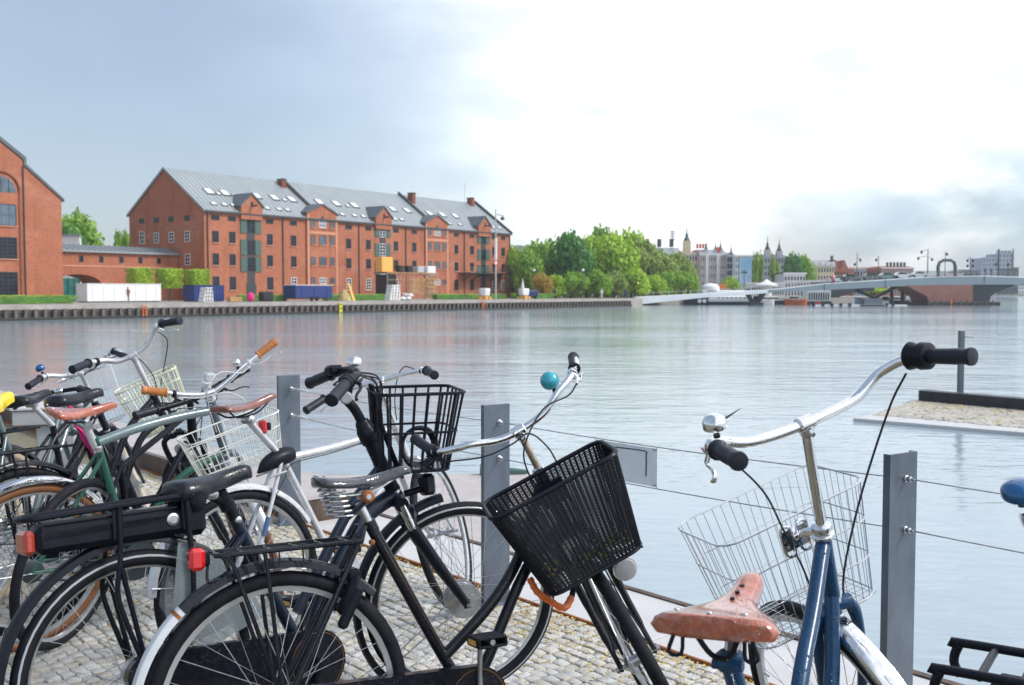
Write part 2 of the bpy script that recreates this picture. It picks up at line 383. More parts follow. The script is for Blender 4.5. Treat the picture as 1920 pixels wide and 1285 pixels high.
# water
def water_mat():
    m = bpy.data.materials.new('water'); m.use_nodes = True; t = m.node_tree; b = t.nodes['Principled BSDF']; M['water'] = m
    b.inputs['Base Color'].default_value = (.32, .40, .455, 1); b.inputs['Roughness'].default_value = .08; b.inputs['IOR'].default_value = 1.33
    g = t.nodes.new('ShaderNodeNewGeometry')
    def nz(scale, rot, st, det=3):
        mp = N(t, 'ShaderNodeMapping'); mp.inputs['Scale'].default_value = st; mp.inputs['Rotation'].default_value = (0, 0, R_(rot)); t.links.new(g.outputs['Position'], mp.inputs[0])
        n = N(t, 'ShaderNodeTexNoise', inp={'Scale': scale, 'Detail': det, 'Roughness': .55}); t.links.new(mp.outputs[0], n.inputs['Vector']); return n.outputs[0]
    a = nz(1.1, 12, (.55, 1.3, 1)); c = nz(4.2, -8, (.5, 1.3, 1)); d = nz(.18, 25, (.6, 1.2, 1), 2); gust = nz(.05, 10, (.35, 1.2, 1), 3)
    amp = N(t, 'ShaderNodeMapRange', inp={'From Min': .38, 'From Max': .62, 'To Min': .35, 'To Max': 1.25}); t.links.new(gust, amp.inputs[0])
    h = MATH(t, 'MULTIPLY', a, 1.0); h = MATH(t, 'MULTIPLY_ADD', c, .34, h); h = MATH(t, 'MULTIPLY', h, amp.outputs[0]); h = MATH(t, 'MULTIPLY_ADD', d, 1.2, h)
    bn = N(t, 'ShaderNodeBump', inp={'Strength': 1.0, 'Distance': .052}); t.links.new(h, bn.inputs['Height']); t.links.new(bn.outputs[0], b.inputs['Normal'])
water_mat()
# ================================================================== WATER AND NEAR GROUND
WZ = -1.3
mb = MB(); mb.quad((-700, -300, WZ), (1500, -300, WZ), (1500, 2500, WZ), (-700, 2500, WZ))
tag(mb.build('harbour_water', M['water'], smooth=0), kind='structure')
mb = MB(); mb.quad((-1500, -300, WZ - 2.5), (2500, -300, WZ - 2.5), (2500, 4000, WZ - 2.5), (-1500, 4000, WZ - 2.5))
tag(mb.build('harbour_bed', M['algae'], smooth=0), kind='structure')
FD = V((.657, -.754, 0)); NW = V((.754, .657, 0)); P2_ = V((-.07, 4.61, 0))      # along the quay edge / out over the water
def q(a, n, z=0.0): return P2_ + FD * a + NW * n + V((0, 0, z))
QE = .62; RL = .135
# bed under the cobbles (joint sand shows between the stones)
mb = MB(); mb.prism([q(-14, -12, -1.6), q(9, -12, -1.6), q(9, RL - .012, -1.6), q(-14, RL - .012, -1.6)], (0, 0, 1.588))
pav = tag(mb.build('cobbled_quay', M['joint_sand'], smooth=0), kind='structure')
# cobbles: rows parallel to the quay edge, most jittered; the 300 largest in view are parts
def cobble_mesh(pts, h, seed):
    rr = random.Random(seed); m_ = MB(); n = len(pts); c = sum(pts, V((0, 0, 0))) / n
    lo = [p.copy() for p in pts]; mid = [c + (p - c) * .985 + V((0, 0, h * .84)) for p in pts]; hi = [c + (p - c) * .90 + V((0, 0, h * rr.uniform(.95, 1.05))) for p in pts]
    vs = lo + mid + hi + [c + V((0, 0, h * 1.02))]; fs = []
    for i in range(n):
        j = (i + 1) % n; fs += [(i, j, n + j, n + i), (n + i, n + j, 2 * n + j, 2 * n + i), (2 * n + i, 2 * n + j, 3 * n)]
    return vs, fs
stones = []; n_ = RL - .03; row = 0
rc = random.Random(3)
while n_ > -3.6:
    dn = rc.uniform(.046, .058); a = -5.2 + rc.random() * .05
    while a < 3.6:
        da = rc.uniform(.044, .078)
        wob = .012 * math.sin(a * 2.3 + row * .4)
        j = lambda: rc.uniform(-.006, .006)
        g_ = .0038
        pts = [q(a + g_ + j(), n_ - dn + g_ + j() + wob), q(a + da - g_ + j(), n_ - dn + g_ + j() + wob), q(a + da - g_ + j(), n_ - g_ + j() + wob), q(a + g_ + j(), n_ - g_ + j() + wob)]
        m5 = [pts[0], pts[0].lerp(pts[1], .5) + NW * -.003, pts[1], pts[2], pts[3].lerp(pts[2], .5) + NW * .003, pts[3]]
        cpt = sum(pts, V((0, 0, 0))) / 4
        if cpt.y > .9:
            px = 960 + F_PX * cpt.x / cpt.y; py = YH + F_PX * CAMZ / cpt.y
            if -120 < px < 2040 and py < 1450: stones.append((m5, rc.uniform(.010, .016), cpt, px, py))
        a += da
    n_ -= dn; row += 1
vis = sorted([s for s in stones if 0 < s[3] < 1920 and s[4] < 1283], key=lambda s: -s[4])
# the pieces that show largest and clearly: between the bikes at the bottom right first
front = [s for s in vis if 940 < s[3] < 1440][:300]; fid = {id(s) for s in front}
mbs = [MB(), MB()]
for k, s in enumerate(stones):
    o_ = s[0][0]; base = V((o_.x, o_.y, -.012)); pts = [p - V((0, 0, 0)) for p in s[0]]
    vs, fs = cobble_mesh([V((p.x, p.y, 0)) for p in pts], s[1], k); vs = [p - V((0, 0, .012)) for p in vs]
    if id(s) in fid:
        c_ = MB(); c_.add([p - V((s[2].x, s[2].y, 0)) for p in vs], fs)
        c_.build('cobble', M['cobble' if k % 4 else 'cobble_warm'], pav, smooth=50, loc=(s[2].x, s[2].y, 0))
    else: mbs[k % 4 == 0].add(vs, fs)
mbs[0].build('cobble_field', M['cobble'], pav, smooth=50, kind='stuff')
mbs[1].build('warm_cobble_field', M['cobble_warm'], pav, smooth=50, kind='stuff')
# fallen blossom and catkins in the joints and against the rail
mb = MB(); rb = random.Random(11)
for i in range(52000):
    a = rb.uniform(-4.5, 3.0); n0 = RL - .02 - abs(rb.gauss(0, .22)) if rb.random() < .35 else rb.uniform(-3.2, RL - .02)
    s_ = .5 + .5 * noise.noise(V((a * 2.1, n0 * 2.1, 3)))
    if rb.random() > .25 + s_ * .8: continue
    p = q(a, n0, rb.uniform(-.004, .004)); r = rb.uniform(.002, .006); an = rb.uniform(0, 6.3); e = V((math.cos(an), math.sin(an), rb.uniform(-.2, .4))) * r; f_ = V((-math.sin(an), math.cos(an), .2)) * r * .5
    mb.quad(p - e - f_, p + e - f_, p + e + f_ + V((0, 0, .002)), p - e + f_ + V((0, 0, .002)))
tag(mb.build('fallen_blossom', M['blossom'], smooth=0), kind='stuff')
# rusty steel edging rail between cobbles and slabs
mb = MB(); mb.prism([q(-9, RL - .010, -.02), q(6, RL - .010, -.02), q(6, RL + .004, -.02), q(-9, RL + .004, -.02)], (0, 0, .026))
tag(mb.build('edging_rail', M['rust'], smooth=0), 'rusty steel edging strip between the cobbles and the pale edge slabs', 'edging strip')
# pale slabs along the water, each its own piece
slab = MB().prism([q(-12, RL + .006, -1.6), q(9, RL + .006, -1.6), q(9, QE - .02, -1.6), q(-12, QE - .02, -1.6)], (0, 0, 1.57)).build('quay_edge', M['concrete'], smooth=0); tag(slab, kind='structure')
a = -2.02; rs = random.Random(5)
while a < 7:
    l_ = rs.uniform(.78, 1.0)
    mb = MB(); mb.bbox(q(a + l_ / 2, (RL + .008 + QE) / 2, -.018 + rs.uniform(-.0015, .0015)), (l_ - .006, QE - RL - .008, .036), .003, Matrix.Rotation(math.atan2(FD.y, FD.x), 3, 'Z'))
    mb.build('slab', M['concrete'], slab, smooth=0); a += l_
mb = MB(); mb.prism([q(-2.03, QE, -.10), q(9, QE, -.10), q(9, QE + .035, -.10), q(-2.03, QE + .035, -.10)], (0, 0, .108)); mb.prism([q(-12, QE - .02, -1.6), q(9, QE - .02, -1.6), q(9, QE + .03, -1.6), q(-12, QE + .03, -1.6)], (0, 0, 1.49))
tag(mb.build('edge_beam', M['timber_dark'], smooth=0), 'weathered brown timber beam capping the quay edge above the water', 'edge beam')
# raised coping ledge that starts by the first post
ld = thing('raised_ledge', 'raised pale stone ledge with a dark rusty timber side along the water', 'ledge')
mb = MB()
for i, (a0, a1) in enumerate([(-4.0, -2.05), (-6.3, -4.01), (-8.9, -6.31), (-12, -8.91)]):
    mb = MB(); mb.prism([q(a0, RL, .135), q(a1, RL, .135), q(a1, QE + .02, .135), q(a0, QE + .02, .135)], (0, 0, .02)); mb.build('coping_slab', M['ledge_top'], ld, smooth=0)
mb = MB(); mb.prism([q(-12, RL + .01, -.02), q(-2.06, RL + .01, -.02), q(-2.06, QE, -.02), q(-12, QE, -.02)], (0, 0, .153)); mb.build('timber_side', M['timber_dark'], ld, smooth=0)
for a in (-2.12, -2.9, -3.8, -4.9, -6.1): MB().prism([q(a, RL - .012, -.01), q(a + .035, RL - .012, -.01), q(a + .035, RL + .008, -.01), q(a, RL + .008, -.01)], (0, 0, .15)).build('rusty_strap', M['rust'], ld, smooth=0)
# low landing stage beyond the ledge
zp = -1.13
pts = [gz(430, 893, zp), gz(955, 888, zp), gz(1040, 893, zp), gz(985, 1000, zp), q(-.3, QE + .3, zp), q(-5, QE + .3, zp)]
mb = MB(); mb.prism([p - V((0, 0, .6)) for p in pts], (0, 0, .6)); o = mb.build('landing_stage', M['ledge_top'], smooth=0); tag(o, 'low pale concrete landing stage at the foot of the quay behind the posts', 'landing stage')
mb = MB(); a0, a1 = gz(900, 890, zp), gz(990, 889, zp); mb.tube([a0 + V((0, 0, .05)), a1 + V((0, 0, .03))], [.10, .03], 6); tag(mb.build('mooring_beam', M['verdigris']), 'dark green mooring beam tapering off beside the middle post', 'beam')
# far landing with cobbles, kerb beam and a post on the water to the east
z0 = -1.24
A0, A1 = gz(1600, 785, z0), gz(1990, 818, z0); D0, D1 = gz(1715, 752, z0), gz(1990, 772, z0)
Fr0 = gz(1640, 779, z0); Fr1 = gz(1990, 810, z0)
pl = MB().prism([p - V((0, 0, .5)) for p in (A0, A1, A1 + V((3, 0, 0)), D1 + V((4, 1, 0)), D0)], (0, 0, .488)).build('far_landing', M['concrete'], smooth=0); tag(pl, kind='structure')
u_ = (A1 - A0); 
for i in range(5):
    a_, b_ = A0 + u_ * (i / 5), A0 + u_ * ((i + 1) / 5 - .004)
    c_, d_ = Fr0 + (Fr1 - Fr0) * ((i + 1) / 5 - .004), Fr0 + (Fr1 - Fr0) * (i / 5)
    MB().prism([p - V((0, 0, .012)) for p in (a_, b_, c_, d_)], (0, 0, .02)).build('kerb_slab', M['concrete'], pl, smooth=0)
mb = MB(); mbb = MB(); rr_ = random.Random(9)
for i in range(2600):
    s_, t_ = rr_.random(), rr_.random(); p = (Fr0.lerp(Fr1, s_)).lerp(D0.lerp(D1, s_), t_ ** 1.0)
    if i < 2100: mb.box(p + V((0, 0, rr_.uniform(-.01, .0))), (.11, .10, .05), Matrix.Rotation(rr_.uniform(-.3, .3), 3, 'Z'))
    else:
        k = rr_.uniform(.01, .03) if t_ > .6 or rr_.random() < .3 else .006; mbb.quad(p + V((-k, -k, .025)), p + V((k, -k, .025)), p + V((k, k, .03)), p + V((-k, k, .03)))
mb.build('far_cobble_field', M['cobble_warm'], pl, smooth=0, kind='stuff'); mbb.build('blossom_litter', M['blossom'], pl, smooth=0, kind='stuff')
K0, K1 = gz(1722, 753, z0), gz(1995, 778, z0); dd = (K1 - K0).normalized(); nn_ = V((-dd.y, dd.x, 0))
mb = MB(); mb.prism([K0, K1, K1 + nn_ * .35, K0 + nn_ * .35], (0, 0, .27)); tag(mb.build('kerb_beam', M['black_timber'], smooth=0), 'long black timber kerb beam along the far cobbled landing', 'kerb beam')
# ------------------------------------------------------------------ cable railing
fence = thing('cable_railing', 'galvanised steel posts carrying two thin wire ropes along the quay edge', 'railing', tuple(P2_))
PE = V((.829, .559, 0)); PNn = V((.559, -.829, 0))
def post(base, par, h=.925, w_=.140, sc_=1.0):
    base = V(base) - (V(par.location) if par else V((0, 0, 0))); mb = MB(); t_ = .008 * sc_; fl = .026 * sc_
    prof = [(-w_/2, -fl), (-w_/2, 0), (w_/2, 0), (w_/2, -fl), (w_/2 - t_, -fl), (w_/2 - t_, -t_), (-w_/2 + t_, -t_), (-w_/2 + t_, -fl)]
    poly = [base + PE * x - PNn * (-y) + V((0, 0, -.02)) for x, y in prof]
    mb.prism(poly, (0, 0, h + .02))
    mb.box(base - PNn * .02 + V((0, 0, .006)), (w_ * 1.25, w_ * .8, .012), Matrix.Rotation(math.atan2(PE.y, PE.x), 3, 'Z'))
    return mb.build('post', M['galvanised'], par, smooth=0)
PB = {1: q(-2.06, .035), 2: q(0.03, .03), 3: q(1.99 + .06, .005)}
PB = {k: v for k, v in zip((1, 2, 3), (gz(545, 983, 0), gz(932, 1133, 0), gz(1685, 1382, 0)))}
P4 = PB[3] + (PB[3] - PB[2]) * 1.0
for k in (1, 2, 3): post(PB[k], fence)
post(P4, fence)
KN = {z: [PB[k] + PE * .012 + V((0, 0, z)) for k in (1, 2, 3)] + [P4 + V((0, 0, z))] for z in (.842, .677)}
for z, ks in KN.items():
    for k, p in enumerate(ks):
        pl_ = p - fence.location
        mb = MB(); mb.lathe(pl_ + PNn * .0, PNn, [(-.012, .012), (.004, .012), (.006, .009), (.018, .009), (.02, .005), (.03, .004)], 10)
        mb.build('cable_fitting', M['steel'], fence)
    for i in range(3):
        a, b = ks[i] - fence.location, ks[i + 1] - fence.location; sag = .012
        pts = [a.lerp(b, t / 10) - V((0, 0, sag * 4 * (t / 10) * (1 - t / 10))) for t in range(11)]
        MB().tube(pts, .0024, 6).build('wire_rope', M['steel'], fence)
    # tensioning screws at the end post
    a = ks[0] - fence.location; b = ks[1] - fence.location; dr = (b - a).normalized()
    MB().lathe(a + dr * .01, dr, [(0, .007), (.02, .010), (.03, .006), (.07, .006), (.075, .0085), (.15, .0085), (.155, .006), (.2, .0045)], 10).build('tension_screw', M['cable_white'], fence)
# sign plate hung between the ropes
def onrope(z, t): return PB[2].lerp(PB[3], t) + PE * .012 + V((0, 0, z - .012 * 4 * t * (1 - t)))
def trope(px):   # parameter along post 2 -> 3 at a pixel column
    lo, hi = 0.0, 1.0
    for _ in range(30):
        m_ = (lo + hi) / 2; p = onrope(.84, m_); x = 960 + F_PX * p.x / p.y
        if x < px: lo = m_
        else: hi = m_
    return lo
t0, t1 = trope(1118), trope(1234)
a, b, c_, d_ = onrope(.836, t0), onrope(.836, t1), onrope(.683, t1), onrope(.683, t0)
sg = thing('blank_sign_plate', 'blank grey metal sign plate clipped between the two wire ropes', 'sign plate', tuple(a))
mb = MB(); mb.prism([p - a - V((0, 0, 0)) for p in (a, b, c_, d_)], -PNn * .003); mb.build('plate', M['sign_grey'], sg, smooth=0)
for p in (a, b, c_, d_):
    c0 = V((0, 0, 0)); ctr = (a + b + c_ + d_) / 4; e = (ctr - p).normalized() * .012
    MB().cyl(p - a + e - PNn * .008, p - a + e + PNn * .006, .005, 8).build('clip', M['steel'], sg)
    MB().tube([p - a + e, p - a - e * .3], .002, 5).build('clip_wire', M['steel'], sg)
t2 = trope(1205)
gpts = [onrope(.815, t0 + .12 * (t1 - t0)), onrope(.82, t0 + .75 * (t1 - t0)), onrope(.80, t0 + .80 * (t1 - t0)), onrope(.72, t0 + .80 * (t1 - t0))]
MB().tube(smoothpath([p - a + PNn * .01 for p in gpts], 4), .0022, 5).build('edge_cord', M['cable'], sg)
# post on the far landing
b_ = gz(1800, 752, z0); r2 = thing('landing_railing', 'slim steel post with two ropes on the far cobbled landing', 'railing', tuple(b_))
Hh = (b_.y) * (752 - 620) / F_PX
mb = MB(); mb.box((0, 0, Hh / 2), (.10, .16, Hh)); mb.build('post', M['galvanised'], r2, smooth=0)
MB().lathe((0, 0, 0), (0, 0, 1), [(0, .26), (.02, .26), (.03, .12)], 14).build('base_plate', M['galvanised'], r2)
for py in (631, 655):
    z = (752 - py) / F_PX * b_.y
    e = at(2300, py + 18, b_.y * .8) - b_
    MB().tube([V((0, 0, z)), V((e.x, e.y, z))], .006, 5).build('wire_rope', M['steel'], r2)
    MB().tube([V((.03, 0, z)), V((0, 0, z)).lerp(V((e.x, e.y, z)), .06)], .02, 6).build('tension_screw', M['steel'], r2)
# grey service pedestal at the western end
pd = gz(104, 1010, 0); ped = thing('service_pedestal', 'grey concrete service pedestal with an overhanging box top behind the bikes', 'pedestal', (pd.x, pd.y, 0), .35)
MB().bbox((0.02, 0, .34), (.20, .20, .68), .006).build('column', M['pedestal_grey'], ped, smooth=0)
MB().bbox((-.045, 0, .725), (.31, .26, .085), .006).build('box_top', M['pedestal_grey'], ped, smooth=0)
MB().bbox((-.045, 0, .778), (.33, .28, .018), .004).build('cover_slab', M['concrete'], ped, smooth=0)
# ================================================================== FAR QUAY (t along the quay, b back from its edge)
QD = V((.5875, .8092, 0)); QB = V((-.8092, .5875, 0)); QO = V((-46, 96, 0)); GZ = .1
def fq(t, b, z=0.0): return QO + QD * t + QB * b + V((0, 0, z))
ROTQ = Matrix.Rotation(math.atan2(QD.y, QD.x), 3, 'Z'); RZQ = math.atan2(QD.y, QD.x)
TE = 116.0
E_ = [fq(-260, 0), fq(TE, 0), at(1215, 560, 205), at(1300, 560, 214), at(1560, 560, 222), at(1690, 560, 232), at(1700, 560, 640), at(2300, 560, 640), at(3200, 560, 900), V((1500, 2600, 0)), V((-1500, 2600, 0)), V((-1500, -100, 0))]
E_ = [V((p.x, p.y, WZ - 2)) for p in E_]
tag(MB().prism(E_, (0, 0, GZ - WZ + 2)).build('far_bank', M['paving_far'], smooth=0), kind='structure')
# stone coping and wall with timber piles
mb = MB(); mb.prism([fq(-200, -.35, -.28), fq(TE, -.35, -.28), fq(TE, 1.3, -.28), fq(-200, 1.3, -.28)], (0, 0, .42))
qw = tag(mb.build('far_quay_coping', M['quay_stone'], smooth=0), kind='structure')
mb = MB(); mb.prism([fq(-200, -.06, WZ - 1), fq(TE, -.06, WZ - 1), fq(TE, .3, WZ - 1), fq(-200, .3, WZ - 1)], (0, 0, 1.75)); mb.prism([fq(-200, -.4, WZ - .6), fq(TE, -.4, WZ - .6), fq(TE, -.05, WZ - .6), fq(-200, -.05, WZ - .6)], (0, 0, .88))
qwall = tag(mb.build('far_quay_wall', M['quay_wall'], smooth=0), kind='structure')
pm = MB(); pm.box((0, 0, 0), (.30, .34, .92), ROTQ); pile0 = None; rp = random.Random(2)
t = -6.0; me = None; rr2 = random.Random(4)
while t < TE:
    if me is None:
        o = pm.build('timber_pile', M['pile'], qwall, smooth=0); me = o.data
    else:
        o = bpy.data.objects.new('timber_pile', me); COL.objects.link(o); o.parent = qwall
    p = fq(t, -.22, -.68); o.location = p; o.rotation_euler = (rp.uniform(-.04, .04), rp.uniform(-.04, .04), rp.uniform(-.1, .1))
    t += .98 + rp.uniform(-.06, .06)
o = MB().prism([fq(-200, -.43, WZ - .5), fq(TE, -.43, WZ - .5), fq(TE, -.401, WZ - .5), fq(-200, -.401, WZ - .5)], (0, 0, .72)).build('algae_band', M['algae'], qwall, smooth=0)
def ladder(t, m_, wd, z0_, z1_, name, lab, cat='ladder'):
    l = thing(name, lab, cat, tuple(fq(t, -.5, 0)), RZQ)
    for s in (-1, 1): MB().box((s * wd / 2, 0, (z0_ + z1_) / 2), (.07, .07, z1_ - z0_)).build('rail', M[m_], l, smooth=0)
    z = z0_ + .2
    while z < z1_: MB().box((0, 0, z), (wd, .05, .06)).build('rung', M[m_], l, smooth=0); z += .3
    return l
ladder(12.4, 'orange_steel', .42, -1.15, .02, 'quay_ladder', 'orange ladder on the dark quay wall below the clipped trees')
ladder(70.3, 'orange_steel', .6, -1.2, .02, 'quay_ladder', 'orange ladder on the dark quay wall near the tall quayside mast')
yl = thing('yellow_quay_fender', 'bright yellow steel fender post standing in the water against the quay wall', 'fender post', tuple(fq(40.5, -.6, 0)), RZQ)
MB().box((0, 0, -.75), (.45, .16, 1.55)).build('panel', M['yellow_steel'], yl, smooth=0)
for z in (-1.2, -.7, -.2): MB().box((0, -.10, z), (.2, .05, .22)).build('step_hole', M['black_box'], yl, smooth=0)
# ------------------------------------------------------------------ buildings on the quay
BF = 31.4
def lbox(mb, t0, t1, b0, b1, z0_, z1_): mb.prism([fq(t0, b0, z0_), fq(t1, b0, z0_), fq(t1, b1, z0_), fq(t0, b1, z0_)], (0, 0, z1_ - z0_)); return mb
def fwin(par, t, z0_, z1_, w_, b=BF, kind='dark', grid=(1, 2), name='window', sill=True, g='glass_dark'):
    """window on the quay-facing wall: recessed dark reveal, pane, frame with glazing bars, sill"""
    fm = {'dark': 'frame_dark', 'white': 'frame_white', 'shut': 'shutter_green'}[kind]; h = z1_ - z0_; e = .09
    mb = MB(); f0, f1 = b - .06, b + .05
    for a0, a1, c0, c1 in ((-w_/2, w_/2, 0, e), (-w_/2, w_/2, h - e, h), (-w_/2, -w_/2 + e, e, h - e), (w_/2 - e, w_/2, e, h - e)): lbox(mb, t + a0, t + a1, f0, f1, z0_ + c0, z0_ + c1)
    bw = .05 if kind == 'dark' else .085
    for i in range(1, grid[0]):
        x = -w_/2 + w_ * i / grid[0]; lbox(mb, t + x - bw/2, t + x + bw/2, f0 + .02, f1, z0_ + e, z1_ - e)
    for i in range(1, grid[1]):
        zz = z0_ + h * i / grid[1]; lbox(mb, t - w_/2 + e, t + w_/2 - e, f0 + .023, f1, zz - bw/2, zz + bw/2)
    o = mb.build(name, M[fm], par, smooth=0)
    lbox(MB(), t - w_/2 + e, t + w_/2 - e, b - .022, b + .02, z0_ + e, z1_ - e).build('pane', M[g], o, smooth=0)
    if sill: lbox(MB(), t - w_/2 - .1, t + w_/2 + .1, b - .16, b + .0, z0_ - .12, z0_ - .005).build('sill', M['brick_band'], o, smooth=0)
    return o
def gwin(par, bb, z0_, z1_, w_, t, kind='white', grid=(2, 3)):
    fm = {'dark': 'frame_dark', 'white': 'frame_white'}[kind]; e = .09; mb = MB(); h = z1_ - z0_
    for a0, a1, c0, c1 in ((-w_/2, w_/2, 0, e), (-w_/2, w_/2, h - e, h), (-w_/2, -w_/2 + e, e, h - e), (w_/2 - e, w_/2, e, h - e)): lbox(mb, t - .06, t + .05, bb + a0, bb + a1, z0_ + c0, z0_ + c1)
    for i in range(1, grid[0]): x = -w_/2 + w_ * i / grid[0]; lbox(mb, t - .04, t + .05, bb + x - .04, bb + x + .04, z0_ + e, z1_ - e)
    for i in range(1, grid[1]): zz = z0_ + h * i / grid[1]; lbox(mb, t - .037, t + .05, bb - w_/2 + e, bb + w_/2 - e, zz - .04, zz + .04)
    o = mb.build('window', M[fm], par, smooth=0)
    lbox(MB(), t - .022, t + .02, bb - w_/2 + e, bb + w_/2 - e, z0_ + e, z1_ - e).build('pane', M['glass_dark'], o, smooth=0)
wh = thing('brick_warehouse', 'long red brick warehouse with a grey metal roof, skylights and green hoist shutters', 'warehouse', (0, 0, 0))
T0, T1, WD, EV, RG = 44.2, 120.9, 18.75, 13.5, 20.1
mb = MB(); bm_ = BF + WD / 2
poly = [fq(T0, BF, GZ), fq(T0, BF, EV), fq(T0, bm_, RG), fq(T0, BF + WD, EV), fq(T0, BF + WD, GZ)]
mb.prism(poly, QD * (T1 - T0)); wall = mb.build('wall', M['brick_red'], wh, smooth=0)
# roof sheets, standing seams
ov = .35; sl_ = (RG - EV) / (WD / 2); th = .18
def rp_(t, s, up=0.0):   # s: 0 at the eave edge .. 1 at the ridge, on the quay side
    b = BF - ov + (WD / 2 + ov) * s; return fq(t, b, EV - ov * sl_ + (RG - EV + ov * sl_) * s + up)
mb = MB()
mb.prism([rp_(T0 - .05, 0, .02), rp_(T0 - .05, 1, .02), rp_(T0 - .05, 1, .02 + th), rp_(T0 - .05, 0, .02 + th)], QD * (T1 - T0 + .1))
bk = lambda t, s, up: fq(t, BF + WD + ov - (WD / 2 + ov) * s, EV - ov * sl_ + (RG - EV + ov * sl_) * s + up)
mb.prism([bk(T0 - .05, 0, .02), bk(T0 - .05, 1, .02), bk(T0 - .05, 1, .02 + th), bk(T0 - .05, 0, .02 + th)], QD * (T1 - T0 + .1))
roof = mb.build('roof', M['roof_zinc'], wh, smooth=0)
mb = MB(); t = T0 + .5
while t < T1: mb.prism([rp_(t, 0, .2), rp_(t, 1, .2), rp_(t, 1, .245), rp_(t, 0, .245)], QD * .06); t += .85
mb.build('standing_seams', M['roof_zinc'], roof, smooth=0, kind='stuff')
mb = MB(); mb.prism([rp_(T0 - .1, -.012, -.02), rp_(T0 - .1, .012, .0), rp_(T0 - .1, .012, .2), rp_(T0 - .1, -.012, .2)], QD * (T1 - T0 + .2)); mb.build('gutter', M['frame_dark'], roof, smooth=0)
# dark verge on the gable
for f_, up in ((rp_, 1), (bk, 1)):
    mb = MB(); mb.prism([f_(T0 - .28, 0, .0), f_(T0 - .28, 1, .0), f_(T0 - .28, 1, .34), f_(T0 - .28, 0, .34)], QD * .25); mb.build('verge', M['roof_zinc'], roof, smooth=0)
for tw in (67.6, 96.9, 121.0):
    mb = MB(); mb.prism([rp_(tw - .25, 0, .1), rp_(tw - .25, 1.0, .1), rp_(tw - .25, 1.0, .75), rp_(tw - .25, 0, .6)], QD * .5); mb.build('fire_wall', M['slate_edge'], roof, smooth=0)
for t, s in ((66.2, .86), (98.5, .80), (118.6, .93)):
    c = rp_(t, s); mb = MB(); zt_ = (20.3, 20.5, 21.1)[int(t > 90) + int(t > 110)]; mb.box(V((c.x, c.y, (c.z - .6 + zt_) / 2)), (.95, 1.2, zt_ - c.z + .6), ROTQ); ch = mb.build('chimney', M['brick_dark'], roof, smooth=0)
    MB().box(V((c.x, c.y, zt_ + .08)), (1.1, 1.4, .16), ROTQ).build('chimney_cap', M['slate_edge'], ch, smooth=0)
# dormer hoists and gable bays (t, half width, kind)
hoists = (52.8, 82.3, 111.7); bays = ((67.6, 3.4), (97.0, 3.3))
def skylight(t, s, w_, h_, par):
    mb = MB(); ds = h_ / math.hypot(WD / 2, RG - EV)
    mb.prism([rp_(t - w_/2 - .1, s - ds * .6, .2), rp_(t - w_/2 - .1, s + ds * .6, .2), rp_(t - w_/2 - .1, s + ds * .6, .34), rp_(t - w_/2 - .1, s - ds * .6, .34)], QD * (w_ + .2)); o = mb.build('skylight', M['slate_edge'], par, smooth=0)
    mb = MB(); mb.prism([rp_(t - w_/2, s - ds * .45, .345), rp_(t - w_/2, s + ds * .52, .345), rp_(t - w_/2, s + ds * .52, .37), rp_(t - w_/2, s - ds * .45, .37)], QD * w_); mb.build('pane', M['skylight'], o, smooth=0)
for t in (48.4, 51.4, 57.6, 61.3, 65.0, 71.2, 75.2, 79.6, 89.6, 93.6, 99.8, 103.6, 107.6, 115.5): skylight(t, .47 if t < 96 else .44, 1.25, 1.35, roof)
for t in (46.9, 48.9, 50.6, 55.6, 57.2, 59.6, 61.4, 71.5, 73.7, 76.6, 78.8, 87.0, 88.8, 102.5, 105.8, 116.6, 118.8): skylight(t, .16, .8, .6, roof)
for t in (49.9, 52.9, 63.1, 77.6): skylight(t, .43, .6, .55, roof)
for t in hoists:
    hw = 2.05; b0 = BF - .42; z1_ = 14.6; pk = 16.35
    poly = [fq(t - hw, b0, EV - 1.0), fq(t + hw, b0, EV - 1.0), fq(t + hw, b0, z1_), fq(t, b0, pk), fq(t - hw, b0, z1_)]
    mb = MB(); mb.prism(poly, QB * 4.6); g_ = mb.build('hoist_gable', M['brick_red'], wh, smooth=0)
    for s in (-1, 1):
        mb = MB(); mb.prism([fq(t, b0 - .2, pk + .05), fq(t + s * (hw + .3), b0 - .2, z1_ - .25), fq(t + s * (hw + .3), b0 - .2, z1_ - .02), fq(t, b0 - .2, pk + .3)], QB * 5.2); mb.build('hoist_roof', M['roof_dark'], g_, smooth=0)
    mb = MB(); mb.prism([fq(t + .22 * math.cos(k * math.pi / 6), b0 - .03, 15.0 + .3 * math.sin(k * math.pi / 6)) for k in range(12)], QB * .02); mb.build('round_window', M['glass_dark'], g_, smooth=0)
    lbox(MB(), t - .12, t + .12, b0 - 1.2, b0, 14.5, 14.75).build('hoist_beam', M['slate_edge'], g_, smooth=0)
    # stacked loading doors with open shutters, dark spandrels between
    rows = ((11.1, 13.0), (7.75, 9.95), (4.5, 6.75)) if t > 60 else ((10.4, 12.9), (7.0, 9.4), (4.5, 6.75))
    for (z0_, z1b) in rows:
        fwin(wh, t, z0_, z1b, 1.55, b=BF, kind='white' if 60 < t < 100 else 'dark', grid=(2, 4), name='loading_door', sill=False)
        for s in (-1, 1): lbox(MB(), t + s * 1.4 - .58, t + s * 1.4 + .58, BF - .14, BF - .03, z0_, z1b).build('shutter', M['shutter_green'], wh, smooth=0)
    zz = [r[1] for r in rows[1:]] + [4.4]
    for i, r in enumerate(rows): lbox(MB(), t - .75, t + .75, BF - .05, BF - .01, (rows[i + 1][1] if i < 2 else GZ + 2.6), r[0] - .02).build('spandrel', M['frame_dark'], wh, smooth=0)
    lbox(MB(), t - .95, t + .95, BF - .07, BF - .02, GZ, GZ + 2.55).build('door', M['frame_dark'], wh, smooth=0)
